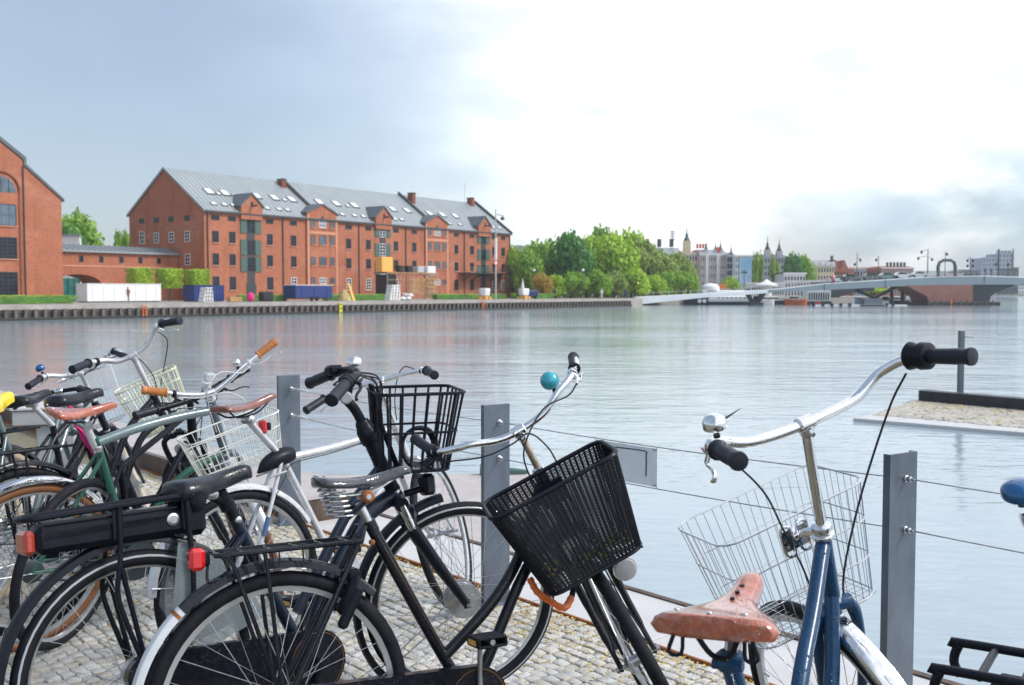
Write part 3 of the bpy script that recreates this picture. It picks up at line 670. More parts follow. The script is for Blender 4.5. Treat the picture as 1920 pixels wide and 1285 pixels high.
for t, hw in bays:
    b0 = BF - .28; z1_ = 14.35; pk = 15.75
    poly = [fq(t - hw, b0, GZ), fq(t + hw, b0, GZ), fq(t + hw, b0, z1_), fq(t, b0, pk), fq(t - hw, b0, z1_)]
    mb = MB(); mb.prism(poly, QB * .6); g_ = mb.build('gable_bay', M['brick_red'], wh, smooth=0)
    mb = MB(); mb.prism([fq(t - hw, BF + .3, EV - .5), fq(t + hw, BF + .3, EV - .5), fq(t + hw, BF + .3, z1_), fq(t, BF + .3, pk), fq(t - hw, BF + .3, z1_)], QB * 2.6); mb.build('bay_back', M['brick_red'], g_, smooth=0)
    for s in (-1, 1):
        mb = MB(); mb.prism([fq(t, b0 - .2, pk + .03), fq(t + s * (hw + .3), b0 - .2, z1_ - .16), fq(t + s * (hw + .3), b0 - .2, z1_ + .06), fq(t, b0 - .2, pk + .27)], QB * 3.9); mb.build('bay_roof', M['roof_dark'], g_, smooth=0)
    for s in (-1, 1):
        mb = MB(); lbox(mb, t + s * (hw - .2) - .2, t + s * (hw - .2) + .2, b0 - .06, b0 + .002, GZ, z1_ - .3); mb.build('pilaster', M['brick_band'], g_, smooth=0)
    lbox(MB(), t - hw + .3, t + hw - .3, b0 - .05, b0 + .002, 10.95, 11.35).build('brick_band', M['brick_band'], g_, smooth=0)
    for k, (z0_, z1b) in enumerate(((12.0, 13.35), (9.2, 10.7), (5.75, 7.15), (2.7, 3.75))):
        fwin(g_, t, z0_, z1b, 1.55, b=b0, kind='white' if k in (0, 3) else 'dark', grid=(3, 2), g='glass_sky')
        for s in (-1, 1): fwin(g_, t + s * 2.15, z0_, z1b, .95, b=b0, kind='dark', grid=(2, 2), g='glass_sky')
for t in (46.2, 49.3, 56.6, 61.5, 73.9, 78.7, 85.8, 90.8, 103.1, 108.0, 115.3, 118.4):
    fwin(wh, t, 12.1, 12.85, 1.45, grid=(2, 1), sill=False)
    fwin(wh, t, 8.75, 10.5, 1.15, grid=(2, 2)); fwin(wh, t, 5.38, 7.15, 1.15, grid=(2, 2))
    fwin(wh, t, 1.68, 3.72, 1.2, kind='white' if 60 < t < 100 or t > 114 else 'dark', grid=(2, 4))
for t in (44.75, 59.2, 76.3, 88.4, 105.5, 120.6): MB().tube([fq(t, BF - .14, GZ), fq(t, BF - .14, EV)], .09, 6).build('downpipe', M['slate_edge'], wh, smooth=0)
for bb in (46.8, 43.05, 39.3, 35.4):
    gwin(wh, bb, 12.05, 12.85, 1.3, T0, 'dark', (2, 1)); gwin(wh, bb, 8.9, 10.85 if bb > 46 else 10.5, 1.25, T0)
gwin(wh, 35.4, 5.4, 7.1, 1.25, T0)
# balcony near the far end
mb = MB(); lbox(mb, 103.7, 118.4, BF - 3.0, BF, 4.95, 5.15); bal = mb.build('balcony', M['steel_dark'], wh, smooth=0)
for z in (5.6, 6.1): lbox(MB(), 103.7, 118.4, BF - 3.0, BF - 2.94, z, z + .06).build('balcony_rail', M['steel'], bal, smooth=0)
t = 103.7
while t < 118.5: lbox(MB(), t, t + .07, BF - 2.98, BF - 2.92, 5.15, 6.15).build('baluster', M['steel'], bal, smooth=0); t += .98
for t in (105, 108, 114, 117): MB().tube([fq(t, BF - 2.6, 5.0), fq(t, BF, 3.6)], .09, 5).build('bracket', M['steel_dark'], bal, smooth=0)
# lower wing at the far end
wg = thing('brick_wing', 'small lower brick wing with a pale slanting roof at the end of the warehouse', 'building')
mb = MB(); lbox(mb, 121.3, 125.6, BF + .5, BF + 14, GZ, 7.2); mb.build('wall', M['brick_red'], wg, smooth=0)
mb = MB(); mb.prism([fq(121.4, BF, 7.2), fq(126, BF, 7.2), fq(124.4, BF, 8.7), fq(121.4, BF, 11.2)], QB * 13); mb.build('roof', M['plaster'], wg, smooth=0)
fwin(wg, 123.4, 2.2, 3.6, 1.2, b=BF + .5, kind='white', grid=(2, 2))
# link building with the arched gate
BL = 37.7; lk = thing('gate_link', 'low red brick wing with an arched gateway and a row of small windows', 'building')
def arch_pts(t0, t1, zt, spring, n=12):
    c = (t0 + t1) / 2; r = (t1 - t0) / 2
    return [(c - r * math.cos(math.pi * k / n), spring + (zt - spring) * math.sin(math.pi * k / n)) for k in range(n + 1)]
ap = arch_pts(24.2, 31.6, 3.85, 2.2)
poly = [(21.0, GZ), (24.2, GZ)] + ap + [(31.6, GZ), (44.1, GZ), (44.1, 6.95), (21.0, 6.95)]
mb = MB(); mb.prism([fq(t, BL, z) for t, z in poly], QB * 5.0); mb.build('wall', M['brick_red'], lk, smooth=0)
mb = MB(); mb.prism([fq(21.0, BL - .5, 6.9), fq(21.0, BL - .5, 7.15), fq(21.0, BL + 2.6, 8.05), fq(21.0, BL + 5.4, 7.15), fq(21, BL + 5.4, 6.9)], QD * 23.1); rf = mb.build('roof', M['roof_zinc'], lk, smooth=0)
mb = MB(); t = 21.5
while t < 44: mb.prism([fq(t, BL - .5, 7.16), fq(t, BL + 2.6, 8.06), fq(t, BL + 2.6, 8.14), fq(t, BL - .5, 7.24)], QD * .06); t += .8
mb.build('standing_seams', M['roof_dark'], rf, smooth=0, kind='stuff')
for t in (28.4, 31.45, 34.6, 37.7, 40.8): fwin(lk, t, 5.55, 6.45, .65, b=BL, grid=(1, 1), sill=False)
lbox(MB(), 24.3, 44.1, BL - .06, BL + .01, 4.9, 5.1).build('brick_band', M['brick_band'], lk, smooth=0)
# building at the western edge, gable to the water
lb = thing('gabled_brick_hall', 'tall red brick hall with an arched window column and a steep gable', 'building')
TC = 14.15
poly = [(22.0, GZ), (22.0, 13.3), (17.0, 17.25), (17.0, 17.95), (6.0, 25.6), (-5.0, 17.9), (-5.0, 17.2), (-10, 13.3), (-10, GZ)]
mb = MB(); mb.prism([fq(t, BF, z) for t, z in poly], QB * 30); mb.build('wall', M['brick_red'], lb, smooth=0)
rfp = [(22.35, 13.1), (17.05, 17.3), (17.05, 18.0), (6.0, 25.7), (-5.05, 18.0), (-5.05, 17.3), (-10.35, 13.1), (-10.35, 13.45), (-5.4, 17.45), (-5.4, 18.3), (6.0, 26.15), (17.4, 18.3), (17.4, 17.45), (22.35, 13.45)]
mb = MB()
for i in range(6): mb.prism([fq(t, BF - .15, z) for t, z in (rfp[i], rfp[i + 1], rfp[12 - i], rfp[13 - i])], QB * 30.3)
mb.build('roof', M['roof_dark'], lb, smooth=0)
for tc_, hw in ((TC, 1.85), (6.0, 1.85), (-2.2, 1.85)):
    # recessed strip: darker edge shafts, arch hood
    for s in (-1, 1): lbox(MB(), tc_ + s * (hw + .42) - .12, tc_ + s * (hw + .42) + .12, BF - .1, BF + .002, GZ, 14.0).build('shaft', M['brick_dark'], lb, smooth=0)
    mb = MB(); r = hw + .42
    mb.tube([fq(tc_ + r * math.cos(math.pi * k / 14), BF - .03, 14.0 + r * .98 * math.sin(math.pi * k / 14)) for k in range(15)], .17, 6); mb.build('arch_hood', M['brick_dark'], lb)
    mb = MB(); mb.prism([fq(tc_ + hw * math.cos(math.pi * k / 14), BF - .03, 13.75 + (hw + .1) * math.sin(math.pi * k / 14)) for k in range(15)], QB * .03); aw = mb.build('arched_window', M['glass_sky'], lb, smooth=0)
    for i in range(-1, 2): lbox(MB(), tc_ + i * .95 - .04, tc_ + i * .95 + .04, BF - .08, BF - .031, 13.76, 15.4).build('glazing_bar', M['frame_dark'], aw, smooth=0)
    fwin(lb, tc_, 9.6, 12.3, hw * 2, grid=(4, 2), g='glass_sky'); fwin(lb, tc_, 5.5, 8.2, hw * 2, grid=(6, 6)); fwin(lb, tc_, .9, 3.9, hw * 2, grid=(6, 6))
MB().tube([fq(16.95, BF - .12, GZ), fq(16.95, BF - .12, 17.2)], .09, 6).build('downpipe', M['slate_edge'], lb, smooth=0)
gp = thing('teal_glass_porch', 'teal glass porch standing inside the arched gateway', 'porch', tuple(fq(25.6, BL - .4, GZ)), RZQ)
MB().bbox((0, -.5, 1.6), (3.4, .8, 3.1), .02).build('glass', M['teal_glass'], gp, smooth=0)
for x in (-1.7, -.85, 0, .85, 1.7): MB().box((x, -.95, 1.6), (.08, .08, 3.2)).build('mullion', M['frame_dark'], gp, smooth=0)
for i_, (t_, b_2) in enumerate(((27, 52), (31, 55), (24, 56))):
    p_ = fq(t_, b_2, GZ); ARCH_T = p_
wb = thing('white_rooftop_block', 'small white flat-roofed block showing over the link roof beside the tree', 'building')
a, b = at(114, 458, 175), at(149, 458, 175)
MB().prism([V((a.x, a.y, GZ)), V((b.x, b.y, GZ)), V((b.x - 3, b.y + 8, GZ)), V((a.x - 3, a.y + 8, GZ))], (0, 0, at(120, 443, 175).z - GZ)).build('wall', M['render_white'], wb, smooth=0)
MB().prism([V((a.x - .2, a.y - .2, at(120, 443, 175).z)), V((b.x + .2, b.y - .2, at(120, 443, 175).z)), V((b.x - 3, b.y + 8, at(120, 443, 175).z)), V((a.x - 3.2, a.y + 8, at(120, 443, 175).z))], (0, 0, .3)).build('roof', M['roof_zinc'], wb, smooth=0)
# ------------------------------------------------------------------ foliage
def crown_mesh(seed, n, sx, sy, sz, leaf, lobes=9, box=False, trunc=-.55):
    rr = random.Random(seed); mb = MB(); cs = []
    for i in range(lobes):
        if box: cs.append((V((rr.uniform(-.5, .5), rr.uniform(-.5, .5), rr.uniform(-.4, .4))), .6))
        else:
            a = rr.uniform(0, 6.283); e = rr.uniform(-.5, 1.0); r = rr.uniform(.25, .62); cs.append((V((math.cos(a) * r * math.cos(e), math.sin(a) * r * math.cos(e), math.sin(e) * .62)), rr.uniform(.28, .46)))
    k = 0
    while k < n:
        if box:
            p = V((rr.uniform(-1, 1), rr.uniform(-1, 1), rr.uniform(-1, 1))); ax = rr.randrange(3)
            if rr.random() < .8: p[ax] = math.copysign(1 - abs(rr.gauss(0, .05)), p[ax])
            p += V((noise.noise(p * 2.2 + V((seed, 0, 0))), noise.noise(p * 2.2 + V((0, seed, 5))), noise.noise(p * 2.2 + V((9, 0, seed))))) * .16
            nrm = V(p)
        else:
            c, r = rr.choice(cs); d = V((rr.gauss(0, 1), rr.gauss(0, 1), rr.gauss(0, 1))).normalized(); rad = r * (rr.random() ** .28) * (1 + .35 * noise.noise(d * 2.6 + V((seed, k % 7, 0))))
            p = c + d * rad; nrm = d
            if p.z < trunc: continue
        q_ = V((p.x * sx, p.y * sy, p.z * sz)); s = leaf * rr.uniform(.6, 1.4)
        t_ = (nrm + V((rr.gauss(0, .7), rr.gauss(0, .7), rr.gauss(0, .7)))).normalized(); a_ = t_.orthogonal().normalized(); a_ = Matrix.Rotation(rr.uniform(0, 6.28), 3, t_) @ a_; b_ = t_.cross(a_)
        mb.quad(q_ - a_ * s - b_ * s * .35, q_ + b_ * s * .75 - a_ * s * .1, q_ + a_ * s + b_ * s * .2, q_ - b_ * s * .7 + a_ * s * .15)
        k += 1
    return mb
CM = {}
def crown_data(key, *a, **k):
    if key not in CM:
        o = crown_mesh(*a, **k).build('crown', M['leaf_mid'], smooth=0); CM[key] = o.data; bpy.data.objects.remove(o)
    return CM[key]
def tree(name, lab, loc, sz, leafm, key='round', v=0, group=None, trunk=.25, rz=0, th_=None):
    sx, sy, sz_ = sz
    t = thing(name, lab, 'tree', tuple(loc), rz, group)
    if key == 'round': d = crown_data(('r', v), 40 + v, 4200, 1, 1, 1, .062, 15)
    elif key == 'poplar': d = crown_data(('p', v), 60 + v, 1500, 1, 1, 1, .09, 14)
    else: d = crown_data(('b', v), 80 + v, 5200, 1, 1, 1, .075, 6, box=True)
    k_ = (id(d), leafm)
    if k_ not in CM: dd = d.copy(); dd.materials.clear(); dd.materials.append(M[leafm]); CM[k_] = dd
    o = bpy.data.objects.new('crown', CM[k_]); COL.objects.link(o); o.parent = t; o.scale = (sx, sy, sz_)
    zc = (th_ if th_ is not None else sz_ * .95); o.location = (0, 0, zc)
    mb = MB(); mb.tube(smoothpath([(0, 0, -.2), (.05 * sx * .3, 0, zc * .4), (0, .05, zc * .8), (0, 0, zc + sz_ * .3)], 3), [trunk * (1 - .05 * i) for i in range(10)], 7)
    for i in range(5):
        an = i * 1.3 + v; mb.tube([(0, 0, zc * (.6 + .06 * i)), (math.cos(an) * sx * .35, math.sin(an) * sy * .35, zc * .75 + sz_ * .2), (math.cos(an) * sx * .5, math.sin(an) * sy * .5, zc + sz_ * .25)], [trunk * .5, trunk * .3, trunk * .12], 5)
    mb.build('trunk', M['bark'], t)
    return t
def trpx(px, ptop, pw, D, leafm, lab, name='broadleaf_tree', v=0, group=None, zb=GZ, wide=None, key='round', pbase=None):
    p = at(px, 547, D); zt = at(px, ptop, D).z; r = pw / 2 / F_PX * D
    h = zt - zb
    if key == 'poplar': return tree(name, lab, (p.x, p.y, zb), (r, r, h * .52), leafm, key, v, group, .3, th_=h * .52)
    return tree(name, lab, (p.x, p.y, zb), (r * 1.5, r * 1.5, h * .66), leafm, key, v, group, .3, v * 1.1, th_=h * .5)
trpx(148, 408, 88, 190, 'leaf_mid', 'round green tree rising behind the link roof next to the gabled hall', v=1)
trpx(130, 430, 60, 182, 'leaf_dark', 'darker green tree half hidden behind the edge of the gabled hall', v=2)
trpx(231, 437, 30, 188, 'leaf_mid', 'small green treetop against the warehouse gable', v=3)
for i_, t_ in enumerate((25, 29.5, 34)):
    p_ = fq(t_, 53 + 2 * i_, GZ); tree('courtyard_tree', ('green tree seen through the mouth of the arched gateway', 'second green tree in the courtyard behind the arched gateway', 'third courtyard tree behind the low link wing')[i_], tuple(p_), (3, 3, 2.6), 'leaf_mid', 'round', i_, 'courtyard trees behind the link wing', .2, 0, th_=2.6)
for i, (px, D, lf, lab) in enumerate(((263, 137, 'leaf_light', 'square clipped tree on a bare stem in front of the white container'), (318, 141, 'leaf_light', 'square clipped tree between two others beside the blue container'), (370, 145, 'leaf_light', 'square clipped tree nearest the warehouse corner'))):
    p = at(px, 547, D); tree('clipped_tree', lab, (p.x, p.y, GZ), (1.33, 1.33, 1.3), lf, 'box', i, 'clipped square trees on the quay', .11, RZQ, th_=3.15)
def hedge(t0, t1, b, h, w_, lab, v=0):
    o = crown_data(('h', v), 90 + v, 2600, 1, 1, 1, .05, 6, box=True)
    k_ = (id(o), 'hedge')
    if k_ not in CM: dd = o.copy(); dd.materials.clear(); dd.materials.append(M['leaf_mid']); CM[k_] = dd
    h_ = thing('clipped_hedge', lab, 'hedge', tuple(fq((t0 + t1) / 2, b, GZ)), RZQ, 'clipped hedges along the far quay')
    ob = bpy.data.objects.new('foliage', CM[k_]); COL.objects.link(ob); ob.parent = h_; ob.scale = ((t1 - t0) / 2, w_ / 2, h / 2); ob.location = (0, 0, h / 2); ob['kind'] = 'stuff'
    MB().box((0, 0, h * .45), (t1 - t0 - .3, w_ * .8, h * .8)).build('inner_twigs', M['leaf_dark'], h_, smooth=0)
hedge(-4.5, 12.6, 14, .95, 1.2, 'low clipped hedge in front of the gabled hall', 0)
hedge(-24, -4.6, 14, .95, 1.2, 'low clipped hedge running past the edge of the picture by the gabled hall', 1)
hedge(37.9, 46.0, 16, .95, 1.2, 'low clipped hedge between the blue container and the blue trailer', 2)
hedge(53.6, 60.5, 16, .95, 1.2, 'low clipped hedge beside the blue trailer', 1)
hedge(60.6, 67.2, 16, .95, 1.2, 'low clipped hedge ending at the white stacked crates', 0)
hedge(78.4, 87.5, 16, .95, 1.2, 'low clipped hedge past the scaffold tower', 1)
hedge(87.6, 97.6, 16, .95, 1.2, 'low clipped hedge in front of the balcony', 2)
hedge(99.2, 112, 15, 1.0, 1.2, 'low clipped hedge at the far end by the park trees', 0)
# ------------------------------------------------------------------ quay clutter
def qthing(name, lab, cat, t, b, group=None): return thing(name, lab, cat, tuple(fq(t, b, GZ)), RZQ, group)
def container(name, lab, t0, t1, b, h, m_, dep=2.4, top=None, ribs=10):
    c = qthing(name, lab, 'container', (t0 + t1) / 2, b); Lx = t1 - t0
    MB().bbox((0, 0, h / 2 + .12), (Lx, dep, h), .04).build('body', M[m_], c, smooth=0)
    MB().box((0, 0, h + .16), (Lx + .1, dep + .1, .08)).build('roof', M[top or m_], c, smooth=0)
    for i in range(ribs): MB().box((-Lx / 2 + Lx * (i + .5) / ribs, -dep / 2 - .02, h / 2 + .12), (.08, .05, h * .9)).build('rib', M[m_], c, smooth=0)
    MB().box((0, 0, .05), (Lx * .96, dep * .9, .1)).build('skid', M['steel_dark'], c, smooth=0)
    return c
container('site_container', 'long low white site container below the arched gateway', 18.9, 29.3, 22, 2.15, 'white_box', ribs=7)
container('blue_container', 'dark blue container under the clipped trees', 32.9, 37.8, 20, 2.0, 'blue_box', top='blue_box')
tr = container('blue_trailer', 'dark blue box trailer with a white top edge parked behind the quay', 45.1, 52.1, 14, 1.75, 'blue_box', top='white_box', ribs=3)
for ch in tr.children: ch.location.z += .32
for x in (-.5, .5): MB().lathe((x, -1.25, .35), (0, 1, 0), [(0, .3), (.05, .34), (.2, .34), (.22, .3)], 14).build('wheel', M['rubber'], tr)
MB().tube([(3.4, 0, .4), (4.4, 0, .35)], .05, 6).build('drawbar', M['steel_dark'], tr)
def stack_chair(t, b, lab, n=4, w_=1.7, g=None):
    c = qthing('white_crate_stack', lab, 'crates', t, b, g)
    for i in range(n):
        o = MB().bbox((.05 * i, 0, .24 + .47 * i), (w_ - .12 * i, 1.1, .42), .03).build('crate', M['white_box'], c, smooth=0)
        for x in (-.45, 0, .45): MB().box((.05 * i + x * w_ * .6, -.56, .24 + .47 * i), (.24, .03, .22)).build('slot', M['frame_dark'], o, smooth=0)
    return c
stack_chair(31.1, 14, 'leaning stack of white slatted crates next to the blue container', 4, 1.5)
stack_chair(62.2, 10.5, 'tall stack of white crates near the scaffold tower', 5, 2.3)
bx = qthing('white_bag_pile', 'low pile of white and pink bags next to the tall white crates', 'bags', 65.3, 10.5)
for i, (x, z, m_) in enumerate(((-.8, .3, 'white_box'), (.4, .3, 'white_box'), (-.3, .85, 'render_pink'), (.9, .75, 'white_box'))): MB().ball((x, 0, z), .45, 10, (1.2, 1, .65)).build('bag', M[m_], bx)
def parasol_base(t, lab):
    c = qthing('covered_kiosk', lab, 'kiosk', t, 11)
    MB().lathe((0, 0, .0), (0, 0, 1), [(0, .85), (.5, .85), (.52, .7)], 12).build('orange_base', M['orange_board'], c)
    for k in range(6): MB().box((.95 * math.cos(k), .95 * math.sin(k), .25), (.4, .4, .45)).build('seat_cube', M['orange_board'], c, smooth=0)
    MB().lathe((0, 0, .5), (0, 0, 1), [(0, .5), (.2, .9), (1.2, 1.0), (1.4, .9), (1.42, .2)], 8).build('white_cover', M['white_box'], c)
parasol_base(85.5, 'white covered kiosk with orange seats on the quay before the balcony'); parasol_base(97.0, 'white covered kiosk with orange seats by the end of the warehouse')
ot = qthing('tyre_heap', 'small dark heap with a pink buoy beside the blue container', 'heap', 36.6, 12)
MB().ball((0, 0, .6), .5, 12, (1, 1, 1.3)).build('pink_buoy', M['magenta_cloth'], ot); MB().bbox((2.6, 0, .7), (2.0, 1, 1.3), .2).build('dark_bin', M['black_box'], ot); MB().bbox((-2.6, 0, .35), (1.9, .8, .6), .05).build('timber_bundle', M['timber_raw'], ot)
yh = qthing('straw_heap', 'heap of straw-coloured reeds with a leaning pale board next to the blue trailer', 'heap', 54.6, 13)
MB().lathe((0, 0, 0), (0, 0, 1), [(0, 1.1), (.6, .9), (1.2, .5), (1.5, .3), (1.6, .1)], 9).build('reeds', M['straw'], yh); MB().prism([(1.2, -.6, 0), (1.7, -.6, 0), (.9, -.2, 2.6), (.5, -.2, 2.6)], (0, .1, 0)).build('board', M['orange_board'], yh, smooth=0)
# scaffold tower and stage by the second hoist
sf = qthing('scaffold_stage', 'scaffold stage of steel poles and raw timber against the warehouse wall', 'scaffold', 80.5, 24)
for x in [-6.6, -4.4, -2.2, 0, 2.2, 4.4, 6.2]:
    for y in (-1.6, 1.6): MB().tube([(x, y, 0), (x, y, 4.7)], .05, 5).build('pole', M['steel'], sf)
for z in (1.1, 2.2, 3.3, 4.4):
    for y in (-1.6, 1.6): MB().tube([(-6.6, y, z), (6.2, y, z)], .045, 5).build('ledger', M['timber_raw' if z > 2 else 'steel'], sf)
for i, (x0, x1) in enumerate(((-6.6, -3.4), (-.6, 2.0), (3.2, 6.2))):
    for k in range(5 if i < 2 else 9):
        xx = x0 + (x1 - x0) * (k + .5) / (5 if i < 2 else 9)
        if i: MB().box((xx, -1.5 + .3 * i, 2.4 if i == 1 else 2.0), ((x1 - x0) / 6, .06, 2.6 if i == 1 else 3.4)).build('board', M['timber_raw'], sf, smooth=0)
MB().box((-5.2, 0, 2.1), (2.6, 2.4, 4.2)).build('dark_sheeting', M['black_box'], sf, smooth=0)
MB().box((-.2, 0, 4.55), (12.6, 3.3, .12)).build('deck', M['timber_raw'], sf, smooth=0)
for z in (1.4, 2.1, 2.8, 3.5): MB().box((4.7, -1.75, z), (3.0, .05, .18)).build('slat', M['timber_raw'], sf, smooth=0)
def on_stage(name, lab, cat, x, y, z, size, m_):
    o = thing(name, lab, cat, tuple(fq(80.5, 24, GZ) + ROTQ @ V((x, y, z))), RZQ); MB().bbox((0, 0, size[2] / 2), size, .05).build('body', M[m_], o, smooth=0)
    MB().box((0, -size[1] / 2 - .02, size[2] / 2), (size[0] * .8, .03, size[2] * .8)).build('front', M[m_], o, smooth=0)
on_stage('orange_cabin', 'square orange-yellow panel box on top of the scaffold stage', 'box', -5.7, 0, 4.62, (2.7, 1.5, 2.5), 'orange_board')
on_stage('loudspeaker', 'black loudspeaker on the scaffold deck next to the orange box', 'loudspeaker', -2.6, -.6, 4.62, (1.1, 1, 1.15), 'black_box')
on_stage('loudspeaker', 'black loudspeaker on the scaffold deck halfway between the orange and white boxes', 'loudspeaker', -.3, -.6, 4.62, (1.2, 1, 1.15), 'black_box')
on_stage('white_cabin', 'square white box at the end of the scaffold deck', 'box', 5.0, -.6, 4.1, (2.2, 1.5, 1.7), 'white_box')
on_stage('glass_cabin', 'low white and glass cabin on the scaffold deck before the white box', 'box', 2.9, 0, 4.62, (1.9, 1.5, 1.1), 'render_grey')
# quayside mast with a lamp arm
ms = qthing('quayside_mast', 'tall slim quayside mast with a lamp arm and a white lower sleeve', 'mast', 84.7, 8)
MB().tube([(0, 0, 0), (0, 0, 15)], [.17, .09], 8).build('pole', M['steel'], ms)
MB().tube([(0, 0, 14.2), (2.2, 0, 14.0)], .06, 6).build('arm', M['steel_dark'], ms); MB().lathe((1.9, 0, 13.9), (0, 0, -1), [(0, .1), (.15, .3), (.5, .34), (.6, .1)], 10).build('lamp', M['steel_dark'], ms)
MB().tube([(0, 0, 6.6), (0, 0, 10.2)], .24, 8).build('white_sleeve', M['white_box'], ms)
MB().lathe((-.3, -.25, 6.1), (0, 1, 0), [(0, .45), (.06, .45)], 14).build('round_sign', M['sign_red'], ms); MB().lathe((-.3, -.27, 6.1), (0, 1, 0), [(0, .28), (.015, .28)], 14).build('sign_disc', M['white_box'], ms)
an = thing('roof_antenna', 'thin antenna rod standing on the warehouse ridge', 'antenna', tuple(fq(117.5, BF + 9.4, RG)))
MB().tube([(0, 0, 0), (0, 0, 4.5)], .05, 5).build('rod', M['steel'], an)
an = thing('roof_antenna', 'hair-thin antenna rod above the first skylights of the warehouse', 'antenna', tuple(fq(62.0, BF + 9.4, RG)))
MB().tube([(0, 0, 0), (0, 0, 1.8)], .03, 5).build('rod', M['steel'], an)
fp_ = thing('closed_parasol', 'closed white parasol standing among the park trees', 'parasol', tuple(V((at(980, 547, 180).x, 180, GZ))))
MB().lathe((0, 0, .8), (0, 0, 1), [(0, .35), (.5, .42), (2.6, .06), (2.9, .02)], 10).build('canopy', M['white_box'], fp_); MB().tube([(0, 0, 0), (0, 0, .9)], .05, 6).build('pole', M['steel'], fp_)
tk = thing('blue_van', 'dark blue van parked under the park trees', 'van', (at(990, 547, 186).x, 186, GZ), .3)
MB().bbox((0, 0, 1.0), (3.4, 1.7, 1.3), .15).build('body', M['blue_box'], tk, smooth=0); MB().bbox((.3, 0, 1.45), (1.6, 1.72, .35), .05).build('windscreen', M['glass_sky'], tk, smooth=0)
for x in (-1.1, 1.1): MB().lathe((x, -.9, .35), (0, 1, 0), [(0, .33), (.2, .33)], 12).build('wheel', M['rubber'], tk)
# ================================================================== PARK TREES
G_ = 'park trees on the far bank'
TL = [ # px, top y, width px, distance, leaf, label
 (962, 468, 40, 212, 'leaf_light', 'bright spring-green tree right behind the end of the warehouse'),
 (988, 470, 52, 205, 'leaf_mid', 'green tree behind the closed white parasol'),
 (1012, 458, 60, 214, 'leaf_mid', 'loose green tree over the orange-leaved hedge tree'),
 (1040, 455, 54, 222, 'leaf_light', 'light green tree beside the dark rounded one'),
 (1070, 440, 74, 208, 'leaf_dark', 'dark green rounded tree, tallest of the western park trees'),
 (1100, 452, 56, 215, 'leaf_light', 'yellow-green tree between the dark tree and the tallest crown'),
 (1128, 432, 64, 230, 'leaf_mid', 'highest green crown of the park'),
 (1150, 446, 80, 216, 'leaf_light', 'broad yellow-green tree in the middle of the park'),
 (1183, 438, 66, 224, 'leaf_light', 'bright yellow-green tree below the thin green spire'),
 (1206, 455, 56, 220, 'leaf_olive', 'olive green tree in front of the grey-roofed block'),
 (1236, 472, 62, 226, 'leaf_olive', 'feathery olive tree below the grey roof with three chimneys'),
 (1266, 480, 54, 230, 'leaf_olive', 'feathery tree beside the yellow corner tower'),
 (1290, 497, 34, 232, 'leaf_mid', 'last green tree before the long pink facade'),
 (1016, 515, 34, 196, 'leaf_orange', 'small clipped tree with orange leaves behind the hedge'),
 (1042, 518, 36, 198, 'leaf_light', 'small yellow-green tree next to the orange-leaved one'),
 (1078, 512, 44, 200, 'leaf_mid', 'small round tree under the dark tall tree'),
 (1120, 508, 46, 205, 'leaf_mid', 'small bushy tree near the start of the white bridge ramp'),
 (1152, 512, 38, 207, 'leaf_olive', 'small bushy olive tree over the bridge ramp'),
 (1190, 507, 48, 209, 'leaf_light', 'small light green tree over the white bridge ramp'),
 (1228, 518, 36, 212, 'leaf_light', 'low light green bush behind the bridge railing'),
 (1250, 512, 40, 214, 'leaf_mid', 'low green tree behind the bridge railing'),
 (1278, 510, 38, 216, 'leaf_mid', 'low green tree by the foot of the yellow tower')]
for i, (px, ty, wd, D, lf, lab) in enumerate(TL): trpx(px, ty, wd, D, lf, lab, v=i % 6, group=G_)
mb = MB()
rr_ = random.Random(77)
for i in range(5200):
    px = rr_.uniform(965, 1300); p = at(px, 547, 238 + rr_.uniform(0, 8)); h = rr_.uniform(0, 9.0) * (1.0 if px < 1240 else .75)
    s = rr_.uniform(.35, .8); t_ = V((rr_.gauss(0, 1), rr_.gauss(0, 1), rr_.gauss(0, 1))).normalized(); a_ = t_.orthogonal().normalized(); b_ = t_.cross(a_); c = V((p.x, p.y, GZ + h))
    mb.quad(c - a_ * s, c + b_ * s * .7, c + a_ * s, c - b_ * s * .7)
tag(mb.build('woodland_undergrowth', M['leaf_mid'], smooth=0), kind='stuff')
for k, (p0, p1, D, lf, lab) in enumerate(((1417, 466, 268, 'leaf_mid', 'slender poplar beside the blue banner building'), (1427, 472, 270, 'leaf_olive', 'second slender poplar close beside the first'), (1448, 470, 272, 'leaf_olive', 'reddish-stemmed poplar between the two thin towers'), (1456, 484, 274, 'leaf_mid', 'shorter poplar at the foot of the thin tower'))):
    trpx(p0, p1, 15, D, lf, lab, 'poplar_tree', v=k % 3, key='poplar')
trpx(1487, 479, 38, 285, 'leaf_dark', 'dark round tree with a pointed top behind the white pavilion', v=2); trpx(1508, 482, 34, 288, 'leaf_mid', 'green tree touching the dark one behind the white pavilion', v=4)
trpx(1368, 522, 30, 240, 'leaf_light', 'low bright green planting above the orange-brown kiosk', v=5)
trpx(1640, 540, 46, 300, 'leaf_light', 'green shrubs seen under the bridge beside the stone arch', v=3); trpx(1700, 540, 30, 300, 'leaf_light', 'green shrubs seen under the bridge near the brick pier', v=1)
# distant wooded rise
hp = [at(px, y, 1500) for px, y in ((940, 462), (975, 460), (1010, 466), (1100, 470), (1200, 480), (1300, 500), (1500, 515), (1700, 522), (1900, 520), (2100, 524))]
mb = MB(); mb.prism([V((hp[0].x, 1500, -5))] + hp + [V((hp[-1].x, 1500, -5))], (0, 200, 0)); tag(mb.build('distant_hills', M['verdigris'], smooth=0), kind='structure')
